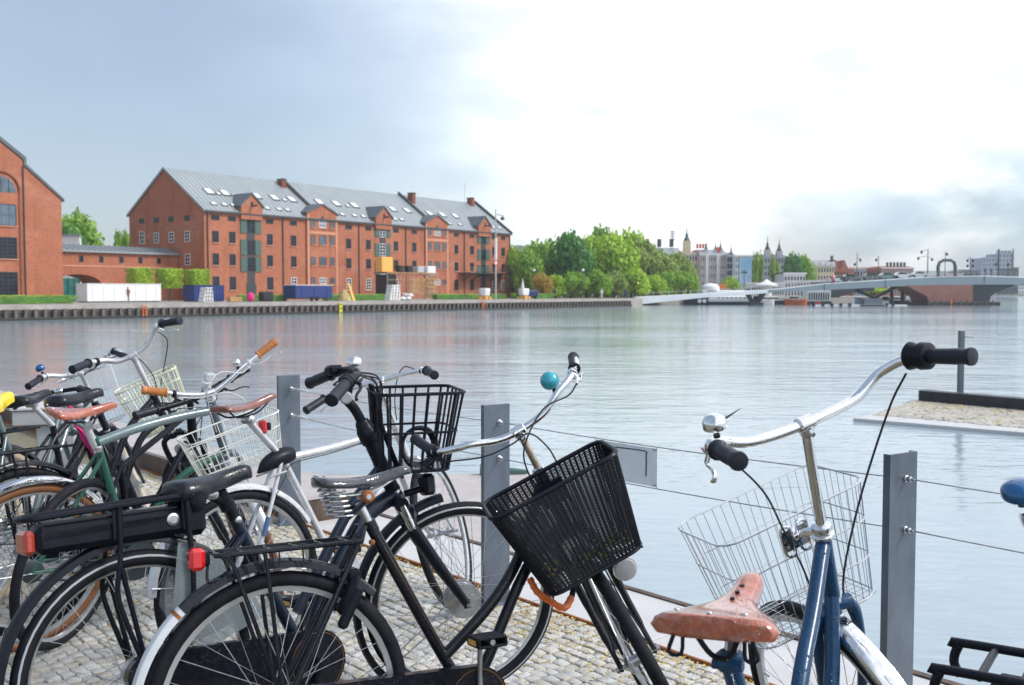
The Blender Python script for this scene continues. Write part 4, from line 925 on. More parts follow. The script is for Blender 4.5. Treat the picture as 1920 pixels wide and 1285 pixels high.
# ================================================================== TOWN BEHIND
def town(name, lab, cat, px0, px1, ytop, D, m_, floors, cols, win='glass_dark', roof=None, rtop=None, depth=14, wf=.45, hf=.55, zb=GZ, skip0=0, trim=None, hip=0.0):
    """a street front facing the water, square to the line of sight, with window openings, cornice, roof"""
    a, b = at(px0, 547, D), at(px1, 547, D); zt = at(px0, ytop, D).z
    t = thing(name, lab, cat, (a.x, D, zb)); W = b.x - a.x; H = zt - zb
    mb = MB(); mb.prism([(0, 0, 0), (W, 0, 0), (W, 0, H), (0, 0, H)], (0, depth, 0)); mb.build('wall', M[m_], t, smooth=0)
    fh = H / floors; cw = W / cols
    me = None
    for f in range(skip0, floors):
        for c in range(cols):
            if me is None:
                fm = MB(); fm.box((0, -.04, 0), (cw * wf + .22, .1, fh * hf + .22)); o = fm.build('window', M[trim or m_], t, smooth=0); me = o.data
                pm_ = MB(); pm_.box((0, -.1, 0), (cw * wf, .04, fh * hf)); pm_.box((0, -.13, 0), (.09, .03, fh * hf)); po = pm_.build('pane', M[win], o, smooth=0); pme = po.data
            else:
                o = bpy.data.objects.new('window', me); COL.objects.link(o); o.parent = t; po = bpy.data.objects.new('pane', pme); COL.objects.link(po); po.parent = o
            o.location = (cw * (c + .5), 0, fh * (f + .5))
    mb = MB(); mb.box((W / 2, -.05, H + .15), (W + .5, .6, .4)); mb.build('cornice', M[trim or m_], t, smooth=0)
    if roof:
        rt = at(px0, rtop, D).z - zb; hp_ = hip * W
        mb = MB(); mb.add([(-.2, -.2, H + .35), (W + .2, -.2, H + .35), (W + .2, depth, H + .35), (-.2, depth, H + .35), (hp_, depth * .3, rt), (W - hp_, depth * .3, rt), (W - hp_, depth * .7, rt), (hp_, depth * .7, rt)], [(0, 1, 5, 4), (1, 2, 6, 5), (2, 3, 7, 6), (3, 0, 4, 7), (4, 5, 6, 7), (3, 2, 1, 0)])
        mb.build('roof', M[roof], t, smooth=0)
    return t, W, H
def spire(t, x, y, z, r, h, m_='verdigris', base=0, bm='render_grey'):
    if base: MB().box((x, y, z - base / 2), (r * 2, r * 2, base)).build('turret', M[bm], t, smooth=0)
    r *= .8; MB().lathe((x, y, z), (0, 0, 1), [(0, r * 1.15), (h * .12, r * 1.05), (h * .25, r * .55), (h * .34, r * .62), (h * .42, r * .5), (h * .5, r * .22), (h, .03)], 8).build('spire', M[m_], t)
def fx(D): return D / F_PX
t, W, H = town('grey_roofed_block', 'large block with a pale grey hipped roof and three dark chimneys behind the park', 'building', 1200, 1283, 484, 330, 'render_grey', 5, 12, roof='roof_zinc', rtop=463, depth=26, hip=.06)
for px in (1213, 1236, 1259):
    c = at(px, 456, 338); MB().box((c.x - t.location.x, 8, c.z - GZ), (1.2, 1.4, 2.6)).build('chimney', M['slate_edge'], t, smooth=0)
ant = thing('lattice_mast', 'stubby lattice mast with antennas above the third dark chimney', 'mast', (at(1260, 547, 345).x, 345, at(1260, 457, 345).z))
MB().tube([(0, 0, 0), (0, 0, 4.4)], .25, 6).build('pole', M['steel'], ant)
for z in (1.4, 2.3, 3.2, 4.0): MB().box((0, 0, z), (1.5, .5, .55)).build('antenna_panel', M['steel'], ant, smooth=0)
ch_ = thing('church_spire', 'thin green copper spire just above the yellow-green park tree', 'spire', (at(1198, 547, 420).x, 420, GZ))
MB().lathe((0, 0, 0), (0, 0, 1), [(0, 3), (at(1198, 462, 420).z, 2.6), (at(1198, 452, 420).z, .9), (at(1198, 436, 420).z, .05)], 8).build('tower', M['verdigris'], ch_)
t, W, H = town('yellow_corner_house', 'yellow corner house with a tower spire beside the park trees', 'building', 1281, 1312, 477, 300, 'render_yellow', 5, 6, roof='red_tile', rtop=471, trim='render_white', wf=.5)
spire(t, 1.2, 1.5, H + 4.0, 1.0, 4.6, base=5.0, bm='render_yellow')
sg_ = MB()
for i in range(4): sg_.box((4.0 + i * .85, -.3, H + 2.4), (.6, .2, 1.3))
sg_.box((4.4 + .9, -.3, H + .9), (2.6, .2, .5)); sg_.build('red_roof_sign', M['sign_red'], t, smooth=0)
t, W, H = town('long_pink_facade', 'long pinkish apartment facade with a grey mansard roof', 'building', 1312.5, 1362, 479, 296, 'render_pink', 5, 13, roof='roof_zinc', rtop=467, trim='render_white', wf=.42, depth=18)
for x, h in ((2.2, 2.2), (5.0, 1.6), (W - 1.2, 2.4)): spire(t, x, 3, H + 1.8, .55, h * 1.3, base=1.2)
MB().box((W - 2.4, -.2, H + 1.6), (1.1, .3, 1.6)).build('red_roof_sign', M['sign_red'], t, smooth=0)
for i in (3, 8): MB().box((W * i / 12, -.25, H / 2), (.9, .5, H)).build('pale_bay', M['render_white'], t, smooth=0)
t, W, H = town('dark_glass_bay', 'narrow dark glass-fronted block between pink facade and blue banner', 'building', 1362.5, 1377, 481, 294, 'render_grey', 6, 3, wf=.75, hf=.7, roof='roof_dark', rtop=473)
spire(t, 1.6, 2, H + .8, .5, 3.2)
t, W, H = town('bannered_house', 'white house with a huge blue and white banner over its front', 'building', 1377.5, 1409, 481, 290, 'render_white', 6, 7, wf=.3)
MB().box((W * .6, -.35, H * .52), (W * .74, .1, H * .9)).build('blue_banner', M['banner_blue'], t, smooth=0)
t, W, H = town('red_brick_house', 'narrow red-brown brick house beside the poplars', 'building', 1409.5, 1424, 490, 292, 'red_brown', 5, 3, roof='roof_dark', rtop=483)
spire(t, .9, 2, H + 1.0, .4, 2.2)
t, W, H = town('twin_tower_house', 'pale house with two thin dark-capped towers behind the poplars', 'building', 1427, 1474, 484, 320, 'tower_concrete', 6, 9, roof='roof_dark', rtop=477, wf=.4)
spire(t, 2.1, 1, H + 2.6, .9, 4.5, 'slate_edge', base=4.0, bm='render_grey'); spire(t, 5.8, 1, H + 2.2, .9, 4.2, 'slate_edge', base=3.6, bm='render_grey')
t, W, H = town('cream_dormer_house', 'cream apartment house with white dormers in a grey roof', 'building', 1511, 1564, 500, 305, 'render_yellow', 4, 10, roof='roof_zinc', rtop=487, trim='render_white', wf=.45, hip=.12)
for i in range(5): MB().box((1 + i * 1.75, -.1, H + .9), (.9, 1.2, 1.1)).build('dormer', M['render_white'], t, smooth=0)
spire(t, .4, 3, H + 2, .4, 1.4, 'slate_edge')
t = thing('red_gabled_pair', 'red brick houses with two sharp pointed gables', 'building', (at(1557, 547, 310).x, 310, GZ)); s_ = fx(310)
for i, (x0, x1, zp) in enumerate(((0, 17, 487), (17.5, 34, 488), (34.5, 42, 508))):
    ze = at(1560, 507 if i < 2 else 512, 310).z - GZ; zz = at(1560, zp, 310).z - GZ; x0 *= s_; x1 *= s_
    MB().prism([(x0, 0, 0), (x1, 0, 0), (x1, 0, ze), ((x0 + x1) / 2, 0, zz), (x0, 0, ze)], (0, 12, 0)).build('gable_wall', M['red_tile' if i else 'red_brown'], t, smooth=0)
    for f in range(4):
        for c in range(3):
            MB().box((x0 + (x1 - x0) * (c + .5) / 3, -.06, ze * (f + .5) / 4), ((x1 - x0) / 7, .12, ze / 8)).build('window', M['glass_dark'], t, smooth=0)
MB().box((1.2, 3, at(1560, 492, 310).z), (.6, .8, 4)).build('chimney', M['slate_edge'], t, smooth=0)
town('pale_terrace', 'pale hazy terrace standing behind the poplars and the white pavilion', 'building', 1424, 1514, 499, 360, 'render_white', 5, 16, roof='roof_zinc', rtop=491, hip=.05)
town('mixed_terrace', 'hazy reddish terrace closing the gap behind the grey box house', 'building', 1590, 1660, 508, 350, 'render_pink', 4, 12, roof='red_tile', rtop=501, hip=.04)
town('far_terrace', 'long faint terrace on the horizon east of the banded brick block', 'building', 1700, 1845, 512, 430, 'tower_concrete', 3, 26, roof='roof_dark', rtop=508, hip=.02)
town('grey_box_house', 'small grey box-shaped building by the tall bridge lamp', 'building', 1600, 1623, 506, 312, 'tower_concrete', 3, 4, roof='roof_zinc', rtop=503)
t, W, H = town('long_red_block', 'long low red block behind parked cars on the bridge', 'building', 1623.5, 1651, 505, 318, 'red_brown', 3, 6)
t, W, H = town('banded_brick_block', 'red brick block with white bands and a mansard roof', 'building', 1651.5, 1712, 504, 322, 'red_tile', 3, 12, roof='red_brown', rtop=499, trim='render_white', hip=.06)
for z in (.33, .66): MB().box((W / 2, -.12, H * z), (W * .6, .14, .5)).build('white_band', M['render_white'], t, smooth=0)
for i in range(6): MB().box((3 + i * 1.1, 3, H + 1.4), (.5, .8, 1.4)).build('chimney', M['slate_edge'], t, smooth=0)
town('low_white_block', 'low white building east of the banded brick block', 'building', 1713, 1756, 513, 380, 'render_white', 2, 8)
town('low_dark_block', 'low dark grey roofs between the bridge arch and the grey towers', 'building', 1806, 1838, 508, 400, 'roof_dark', 2, 6, roof='roof_dark', rtop=505, hip=.1)
town('low_pink_terrace', 'low pinkish terrace seen through the bridge arch', 'building', 1757, 1805, 514, 390, 'render_pink', 2, 8)
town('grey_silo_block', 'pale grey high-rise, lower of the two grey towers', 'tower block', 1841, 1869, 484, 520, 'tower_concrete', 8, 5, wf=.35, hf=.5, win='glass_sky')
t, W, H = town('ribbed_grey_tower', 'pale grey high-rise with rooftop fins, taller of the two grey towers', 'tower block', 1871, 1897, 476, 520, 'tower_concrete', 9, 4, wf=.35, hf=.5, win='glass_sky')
for i in range(4): MB().box((W * (i + .5) / 4, 2, H + .9), (1.0, 3, 1.5)).build('roof_box', M['tower_concrete'], t, smooth=0)
for x in (-.1, W + .1): MB().box((x, -.2, H / 2 + 1), (.5, .6, H + 3)).build('corner_fin', M['slate_edge'], t, smooth=0)
town('green_block', 'small dark green block next to the grey towers', 'building', 1898, 1909, 503, 500, 'verdigris', 3, 3)
town('low_shore_terrace', 'low shoreline buildings far off past the bridge pier', 'building', 1868, 1905, 538, 640, 'render_grey', 2, 12, depth=20)
town('low_shore_terrace', 'pale shoreline sheds at the edge of the picture past the bridge', 'building', 1906, 1960, 537, 640, 'render_white', 2, 12, depth=20)
town('white_pavilion', 'flat-roofed white pavilion with tall windows behind the bridge ramp', 'pavilion', 1470, 1510, 514, 262, 'render_white', 2, 7, wf=.5, roof='roof_zinc', rtop=512)
t, W, H = town('white_terminal', 'long white quayside building under the twin poplars', 'building', 1400, 1470, 533, 240, 'render_white', 1, 16, wf=.5)
t, W, H = town('white_terminal', 'long white ferry building between the pavilion and the bridge deck', 'building', 1471, 1552, 529, 244, 'render_white', 2, 14, wf=.4)
kv = thing('white_kiosk_roof', 'small white kiosk with a domed roof below the poplars', 'kiosk', (at(1437, 547, 236).x, 236, GZ)); MB().lathe((0, 0, 0), (0, 0, 1), [(0, 1.2), (2.6, 1.2), (2.62, 2.6), (2.9, 2.6), (3.6, .9), (4.2, .2)], 10).build('roof', M['white_box'], kv)
# ================================================================== BRIDGES
def strip(name, ptsT, ptsB, D, depth, m_, par):
    """deck band: upper and lower edge given along the bridge, real depth behind"""
    mb = MB(); n = len(ptsT); vs = []
    for p, q_ in zip(ptsT, ptsB): vs += [p, q_, p + V((0, depth, 0)), q_ + V((0, depth, 0))]
    fs = []
    for i in range(n - 1):
        a, b = 4 * i, 4 * (i + 1); fs += [(a, a + 1, b + 1, b), (a + 2, b + 2, b + 3, a + 3), (a, b, b + 2, a + 2), (a + 1, a + 3, b + 3, b + 1)]
    fs += [(0, 2, 3, 1), (4 * n - 4, 4 * n - 3, 4 * n - 1, 4 * n - 2)]
    return mb.add(vs, fs).build(name, M[m_], par, smooth=0)
br = thing('white_footbridge', 'curved footbridge rising as a white ramp and running on as a grey deck', 'bridge')
DB = 200
pf = lambda L_: [at(x, y, DB) for x, y in L_]
strip('white_ramp', pf([(1194, 557), (1260, 554), (1319, 551), (1420, 545), (1440, 544)]), pf([(1184, 572.5), (1281, 562.5), (1319, 558.5), (1420, 551.5), (1440, 549.5)]), DB, 7, 'deck_white', br)
strip('grey_deck', pf([(1440, 544.2), (1468, 542.5), (1549, 533), (1600, 529.5), (1660, 526), (1720, 521.8), (1780, 519.5), (1844, 518.8), (1905, 520.5), (1960, 524), (2050, 530)]), pf([(1440, 549.5), (1468, 547.5), (1553, 544), (1600, 541.5), (1660, 538.5), (1720, 535.5), (1780, 534.5), (1844, 534), (1905, 534), (1960, 536), (2050, 540)]), DB, 8, 'deck_grey', br)
strip('deck_edge', pf([(1440, 542.9), (1549, 531.2), (1660, 524.1), (1720, 519.9), (1844, 516.9), (1905, 518.6), (2050, 528.3)]), pf([(1440, 544.2), (1549, 533), (1660, 526), (1720, 521.8), (1844, 518.8), (1905, 520.5), (2050, 530)]), DB - .15, .6, 'deck_white', br)
def leg(pxa, ya, pxb, yb, r): MB().tube([at(pxa, ya, DB + 2), at(pxb, yb, DB + 2)], r, 6).build('leg', M['steel_dark'], br)
for a, b in (((1399, 551), (1412, 573)), ((1434, 549), (1420, 573)), ((1404, 551), (1416, 573)), ((1427, 549), (1417, 573))): leg(*a, *b, .28)
o = at(1416, 573.5, DB + 2); MB().box((o.x, o.y, WZ + .1), (2.6, 3, .9)).build('pier_base', M['steel_dark'], br, smooth=0)
MB().tube([at(1210, 549.5, DB + 6), at(1319, 544, DB + 6), at(1440, 537, DB + 6)], .04, 4).build('railing', M['steel'], br)
px = 1212
while px < 1440: MB().tube([at(px, 549.5 - (px - 1210) * .053, DB + 6), at(px, 556 - (px - 1210) * .05, DB + 6)], .05, 4).build('railing_post', M['steel'], br); px += 14
dk = [(1440, 542.9), (1549, 531.2), (1660, 524.1), (1720, 519.9), (1844, 516.9), (1905, 518.6), (2050, 528.3)]
def dky(px):
    for (x0, y0), (x1, y1) in zip(dk, dk[1:]):
        if x0 <= px <= x1: return y0 + (y1 - y0) * (px - x0) / (x1 - x0)
    return dk[-1][1]
for up_ in (8.5, 5): MB().tube([at(px, dky(px) - up_, DB + .3) for px in range(1442, 2040, 12)], .022, 4).build('deck_railing', M['steel'], br)
for px in range(1446, 1960, 10): MB().tube([at(px, dky(px), DB + .3), at(px, dky(px) - 8.5, DB + .3)], .025, 4, caps=False).build('railing_post', M['steel'], br)
for px in (1546, 1660, 1846): MB().box(at(px, (dky(px) + dky(px) + 15) / 2, DB - .03), (.12, .05, 1.45)).build('expansion_joint', M['steel_dark'], br, smooth=0)
# brick pier and dark bascule housing
pr = thing('bridge_pier', 'massive brick bridge pier with a dark slanting underside beyond it', 'bridge pier'); DP = DB + 1.0
MB().prism(pf([(1700, 535.5), (1824, 534), (1824, 566), (1742, 566), (1738, 556)]), (0, 9, 0)).build('brick_pier', M['pier_brick'], pr, smooth=0)
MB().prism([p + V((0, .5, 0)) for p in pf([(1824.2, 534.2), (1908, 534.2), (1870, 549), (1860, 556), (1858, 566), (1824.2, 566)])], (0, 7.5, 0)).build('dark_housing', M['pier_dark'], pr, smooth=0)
a, b = at(1738, 568, DB - 1.5), at(1872, 568, DB - 1.5); MB().bbox(((a.x + b.x) / 2, DB + 3, WZ + .25), (b.x - a.x, 11, 1.0), .15).build('timber_fender', M['algae'], pr, smooth=0)
for px in range(1742, 1872, 12): p = at(px, 560, DB - 2.4); MB().tube([(p.x, p.y, WZ - .5), (p.x, p.y, WZ + 1.1)], .14, 6).build('fender_pile', M['pile'], pr)
o = at(1780, 556, DP - .1); MB().box((o.x, DP - .12, o.z), (.5, .2, 1.2)).build('door', M['steel_dark'], pr, smooth=0)
o = at(1784, 560, DB - 2.6); MB().box((o.x, o.y, WZ + .7), (.25, .2, 1.2)).build('orange_marker', M['orange_steel'], pr, smooth=0)
ob = thing('old_stone_bridge', 'older dark arched road bridge seen underneath the grey deck', 'bridge'); DO = 226
arc = lambda x0, x1, yt, yb, n=10: [at(x0 + (x1 - x0) * k / n, yb - (yb - yt) * math.sin(math.pi * k / n) ** .8, DO) for k in range(n + 1)]
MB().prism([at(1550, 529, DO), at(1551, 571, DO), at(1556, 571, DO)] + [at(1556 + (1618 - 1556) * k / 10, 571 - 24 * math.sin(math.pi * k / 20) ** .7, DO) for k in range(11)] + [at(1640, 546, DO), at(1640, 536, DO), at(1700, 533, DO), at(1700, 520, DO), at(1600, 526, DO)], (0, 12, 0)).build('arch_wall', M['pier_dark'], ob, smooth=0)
MB().prism([at(1621, 575, DB + 4), at(1655, 575, DB + 4), at(1655, 560, DB + 4), at(1621, 560, DB + 4)], (0, 6, 0)).build('grey_pier', M['tower_concrete'], ob, smooth=0)
MB().tube([at(1605, 544, DB + 6), at(1640, 559, DB + 6), at(1680, 539, DB + 6)], .35, 5).build('under_arch', M['steel_dark'], ob)
for px in (1672, 1692): MB().tube([at(px, 538, DB + 8), at(px, 566, DB + 8)], .4, 6).build('column', M['steel_dark'], ob)
# arch portal on the bridge
ap_ = thing('bridge_portal', 'dark steel portal arch standing over the bridge roadway', 'portal'); 
MB().tube([at(x, y, 212) for x, y in ((1759, 520), (1759, 500), (1762, 492), (1770, 489), (1783, 489), (1789, 492), (1791, 500), (1791, 520))], [.38, .38, .34, .22, .22, .34, .38, .38], 6).build('arch', M['verdigris'], ap_)
MB().tube([at(1762, 491, 212), at(1768, 486.5, 212), at(1784, 486.5, 212), at(1790, 492, 212)], .10, 5).build('arch_rib', M['steel_dark'], ap_)
for k, px in enumerate((1768, 1773, 1778, 1783)): MB().tube([at(px, 489, 212), at(px, 486.5, 212)], .07, 4).build('strut', M['steel_dark'], ap_)
def lamp(px, y0, y1, D, arms, lab, r=.10):
    l = thing('bridge_lamp', lab, 'street lamp', (at(px, 547, D).x, D, at(px, y1, D).z), 0, 'lamps along the bridges'); h = at(px, y0, D).z - l.location.z; s = fx(D)
    MB().tube([(0, 0, 0), (0, 0, h)], [r, r * .6], 6).build('pole', M['steel_dark'], l)
    for dx, dy in arms:
        z = h - dy * s; MB().tube([(0, 0, z + .5), (dx * s, 0, z + .3)], .05, 4).build('arm', M['steel_dark'], l); MB().ball((dx * s, 0, z), .28, 8, (1, 1, 1.2)).build('lantern', M['steel_dark'], l)
lamp(1606, 474, 530, 215, ((6, 14), (-4, 22)), 'tall lamp with lanterns near the red gabled houses')
lamp(1646, 480, 528, 215, ((-4, 8),), 'slim lamp over the dark cars on the bridge')
lamp(1738.5, 467, 522, 213, ((-18, 18), (8, 20), (-12, 6)), 'tallest bare lamp mast west of the portal arch', .13)
lamp(1771, 473, 520, 218, ((3, 4),), 'slim lamp standing inside the portal arch')
lamp(1818, 482, 520, 214, ((-5, 7), (5, 7), (-5, 17), (5, 17)), 'lamp with four small lanterns east of the portal arch')
lamp(1871, 467, 519, 208, ((-5, 29),), 'tall thin lamp in front of the grey towers', .12)
lamp(1889, 492, 519, 208, ((0, 4),), 'short lamp in front of the grey towers')
lamp(1395, 505, 545, 232, ((-3, 6), (3, 6)), 'lamp in front of the blue banner house')
for k, px in enumerate((1001, 1093)): 
    l = thing('park_lamp', ('white globe lamp among the trees near the warehouse', 'white globe lamp under the dark tall park tree')[k], 'street lamp', (at(px, 547, 196).x, 196, GZ)); h = at(px, 507, 196).z - GZ; MB().tube([(0, 0, 0), (0, 0, h)], .05, 5).build('pole', M['steel_dark'], l); MB().ball((0, 0, h), .3, 10).build('globe', M['white_box'], l)
# ------------------------------------------------------------------ cars on the bridge
def car(px, y, D, m_, lab, L_=4.3):
    p = at(px, y, D); c = thing('car', lab, 'car', (p.x, D, p.z), 0, 'cars crossing the bridge')
    prof = [(-L_/2, .25), (-L_/2, .75), (-L_*.32, .85), (-L_*.18, 1.38), (L_*.14, 1.42), (L_*.30, .90), (L_*.47, .78), (L_/2, .55), (L_/2, .25)]
    MB().prism([(x, -.85, z) for x, z in prof], (0, 1.7, 0)).build('body', M[m_], c, smooth=0)
    MB().prism([(x, -.87, z) for x, z in ((-L_*.27, .90), (-L_*.17, 1.30), (L_*.13, 1.33), (L_*.25, .92))], (0, 1.74, 0)).build('window', M['glass_dark'], c, smooth=0)
    for x in (-L_*.30, L_*.31): MB().lathe((x, -.9, .31), (0, 1, 0), [(0, .27), (.03, .31), (.2, .31)], 12).build('wheel', M['rubber'], c)
    MB().box((-L_/2 - .01, -.5, .68), (.05, .3, .12)).build('tail_light', M['red_lens'], c, smooth=0)
car(1572, 530, 206, 'car_silver', 'silver car at the foot of the road bridge'); car(1592, 528, 206, 'car_dark', 'dark car behind the silver one on the bridge')
car(1632, 526, 207, 'car_dark', 'long dark teal car next to the slim bridge lamp', 4.8); car(1662, 524.5, 208, 'car_green', 'low green car in mid-bridge', 4.4); car(1690, 523, 208, 'car_white', 'white and green car approaching the portal arch')
car(1722, 521.5, 208, 'car_silver', 'small pale car just before the portal arch', 3.8)
# people on the deck, seen as specks
def walker(px, y, D, m_, lab):
    p = at(px, y, D); c = thing('person', lab, 'person', (p.x, D, p.z)); h = 1.72
    MB().tube([(0, 0, .82), (0, 0, 1.05), (0, 0, 1.38), (0, 0, 1.46), (0, 0, 1.52)], [.15, .16, .20, .09, .06], 8).tube([(-.09, 0, 0), (-.09, .0, .45), (-.07, 0, .88)], [.06, .07, .10], 6).tube([(.12, 0, 0), (.10, 0, .45), (.07, 0, .88)], [.06, .07, .10], 6).tube([(-.2, 0, 1.38), (-.25, 0, 1.1), (-.22, -.08, .85)], [.06, .05, .04], 6).tube([(.2, 0, 1.38), (.25, 0, 1.1), (.22, -.08, .85)], [.06, .05, .04], 6).ball((0, 0, 1.62), .11, 8, (.9, 1, 1.15)).build('body', M[m_], c)
walker(1560.5, 532, 199.6, 'sign_red', 'person in a red top walking on the bridge deck'); walker(1858, 519, 204, 'car_dark', 'person in dark clothes on the bridge before the grey towers'); walker(1847, 519, 204, 'blue_box', 'person in a dark blue coat on the bridge')
for i, (px, m_, l_) in enumerate(((240, 'red_brown', 'person in reddish clothes sitting by the clipped trees'), (1040, 'blue_box', 'person in blue walking under the small yellow-green tree'), (1128, 'white_box', 'person in white walking near the bridge ramp'), (1172, 'blue_box', 'person in blue beside the start of the bridge ramp'))):
    walker(px, 564 if i == 0 else 558.5, 128 if i == 0 else 196, m_, l_)
# ------------------------------------------------------------------ boats
def hull(mb, L_, W_, h, bow=.25, n=10, sheer=.3):
    vs = []; 
    for i in range(n + 1):
        s = i / n; k = 1.0 if s < 1 - bow else math.sqrt(max(0.0, 1 - ((s - 1 + bow) / bow) ** 2)) * .98 + .02; k *= min(1, .8 + s * 2)
        x = (s - .5) * L_; top = h * (1 + sheer * (2 * abs(s - .45)) ** 2)
        vs += [(x, -W_/2 * k, top), (x * .97, -W_/2 * k * .75, -.3), (x * .97, W_/2 * k * .75, -.3), (x, W_/2 * k, top)]
    fs = []
    for i in range(n):
        a, b = 4 * i, 4 * i + 4; fs += [(a, a + 1, b + 1, b), (a + 1, a + 2, b + 2, b + 1), (a + 2, a + 3, b + 3, b + 2), (a, b, b + 3, a + 3)]
    fs += [(0, 3, 2, 1), (4 * n, 4 * n + 1, 4 * n + 2, 4 * n + 3)]
    return mb.add(vs, fs)
bt = thing('dark_hulled_ship', 'white ship with a dark blue hull and portholes moored behind the bridge ramp', 'ship', (at(1350, 547, 212).x, 212, WZ), math.pi)
hull(MB(), 15.5, 4.2, 1.5, .3).build('hull', M['hull_dark'], bt, smooth=30)
MB().bbox((-.5, 0, 2.3), (9, 3.2, 1.5), .25).build('deckhouse', M['white_box'], bt, smooth=0)
MB().lathe((2.0, 0, 3.0), (0, 0, 1), [(0, 1.9), (.8, 1.8), (1.3, 1.2), (1.5, .3)], 14).build('white_dome', M['white_box'], bt)
MB().bbox((-1.8, 0, 1.25), (9.5, 4.35, 1.3), .3).build('upper_hull', M['white_box'], bt, smooth=0)
for i in range(8): MB().lathe((-5.6 + i * .9, 2.14, 1.45), (0, 1, 0), [(0, .15), (.08, .15)], 10).build('porthole', M['glass_dark'], bt)
for i in range(7): MB().lathe((-4 + i * 1.1, 1.55, 2.4), (0, 1, 0), [(0, .2), (.1, .2)], 10).build('porthole', M['glass_dark'], bt)
for x in (3.6, 4.6): MB().lathe((x, 1.9, .8), (0, 1, 0), [(0, .42), (.12, .42)], 12).build('white_ring', M['white_box'], bt)
bt = thing('houseboat', 'white houseboat with tall dark windows and a blue and red waterline', 'houseboat', (at(1531, 547, 216).x, 216, WZ))
MB().bbox((0, 0, .35), (5.2, 4, .7), .05).build('hull', M['hull_dark'], bt, smooth=0); MB().bbox((-.6, -2.05, .4), (1.8, .1, .4), .01).build('red_stripe', M['sign_red'], bt, smooth=0)
MB().bbox((0, 0, 1.85), (5.0, 3.6, 2.3), .05).build('cabin', M['white_box'], bt, smooth=0)
for i in range(9): MB().box((-2.0 + i * .5, -1.83, 1.75), (.26, .06, 1.5)).build('window', M['glass_dark'], bt, smooth=0)
def boat(px, D, L_, hm, cm, lab, name='motorboat', rz=0, hh=.8, cab=True):
    b = thing(name, lab, 'boat', (at(px, 547, D).x, D, WZ), rz)
    hull(MB(), L_, L_ * .3, hh).build('hull', M[hm], b, smooth=30)
    if cab:
        MB().bbox((-.1 * L_, 0, hh + .45), (L_ * .35, L_ * .2, .9), .1).build('cabin', M[cm], b, smooth=0); MB().box((-.1 * L_, 0, hh + .55), (L_ * .36, L_ * .205, .3)).build('window', M['glass_dark'], b, smooth=0)
    return b
boat(1493, 211, 4.6, 'hull_orange', 'plaster', 'orange wooden boat with a cream cabin beside the houseboat', 'wooden_boat', 0, .95)
boat(1455, 214, 5.0, 'hull_dark', 'white_box', 'low dark boat with a white cabin between the bridge legs and the orange boat')
boat(1436, 213, 3.6, 'white_box', 'white_box', 'small white boat behind the bridge legs')
boat(1612, 220, 3.6, 'white_box', 'white_box', 'small white motorboat below the old arch')
boat(1688, 214, 4.4, 'hull_dark', 'white_box', 'dark boat moored under the bridge left of the brick pier'.replace('left of', 'beside'))
boat(1722, 300, 8, 'white_box', 'blue_box', 'white tour boat with a blue canopy behind the brick pier', 'tour_boat', 0, 1.2)
boat(1664, 216, 3.8, 'white_box', 'black_box', 'small white boat with a dark cabin near the grey pier')
pt = thing('floating_boom', 'low floating boom with dark bollards in front of the bridge', 'boom', (at(1590, 547, 193).x, 193, WZ))
MB().box((0, 0, .12), (14.0, .5, .35)).build('boom', M['white_box'], pt, smooth=0)
for i, dx in enumerate((-6.6, -4.8, -3.1, -1.4, .3)): MB().lathe((dx, -.3, -.2), (0, 0, 1), [(0, .3), (.7 if i else 1.0, .3), (.75 if i else 1.05, .2)], 10).build('bollard', M['black_box'], pt)
MB().box((4.6, 0, .1), (4.6, .9, .3)).build('dark_raft', M['black_box'], pt, smooth=0)
pt = thing('floating_boom', 'short floating boom beside the brick pier with two dark bollards', 'boom', (at(1676, 547, 194).x, 194, WZ))
MB().box((0, 0, .1), (5.0, .4, .3)).build('boom', M['white_box'], pt, smooth=0)
for dx in (-1.4, -.2): MB().lathe((dx, -.25, -.2), (0, 0, 1), [(0, .25), (.7, .25), (.75, .15)], 10).build('bollard', M['black_box'], pt)
kk = thing('rusty_planter', 'orange-brown planter box on the quay above the white ship', 'planter', (at(1352, 547, 236).x, 236, GZ)); MB().bbox((0, 0, 2.4), (2.2, 1.2, 1.2), .05).build('box', M['orange_steel'], kk, smooth=0); MB().box((0, 0, .9), (1.2, 1, 1.8)).build('stand', M['steel_dark'], kk, smooth=0)
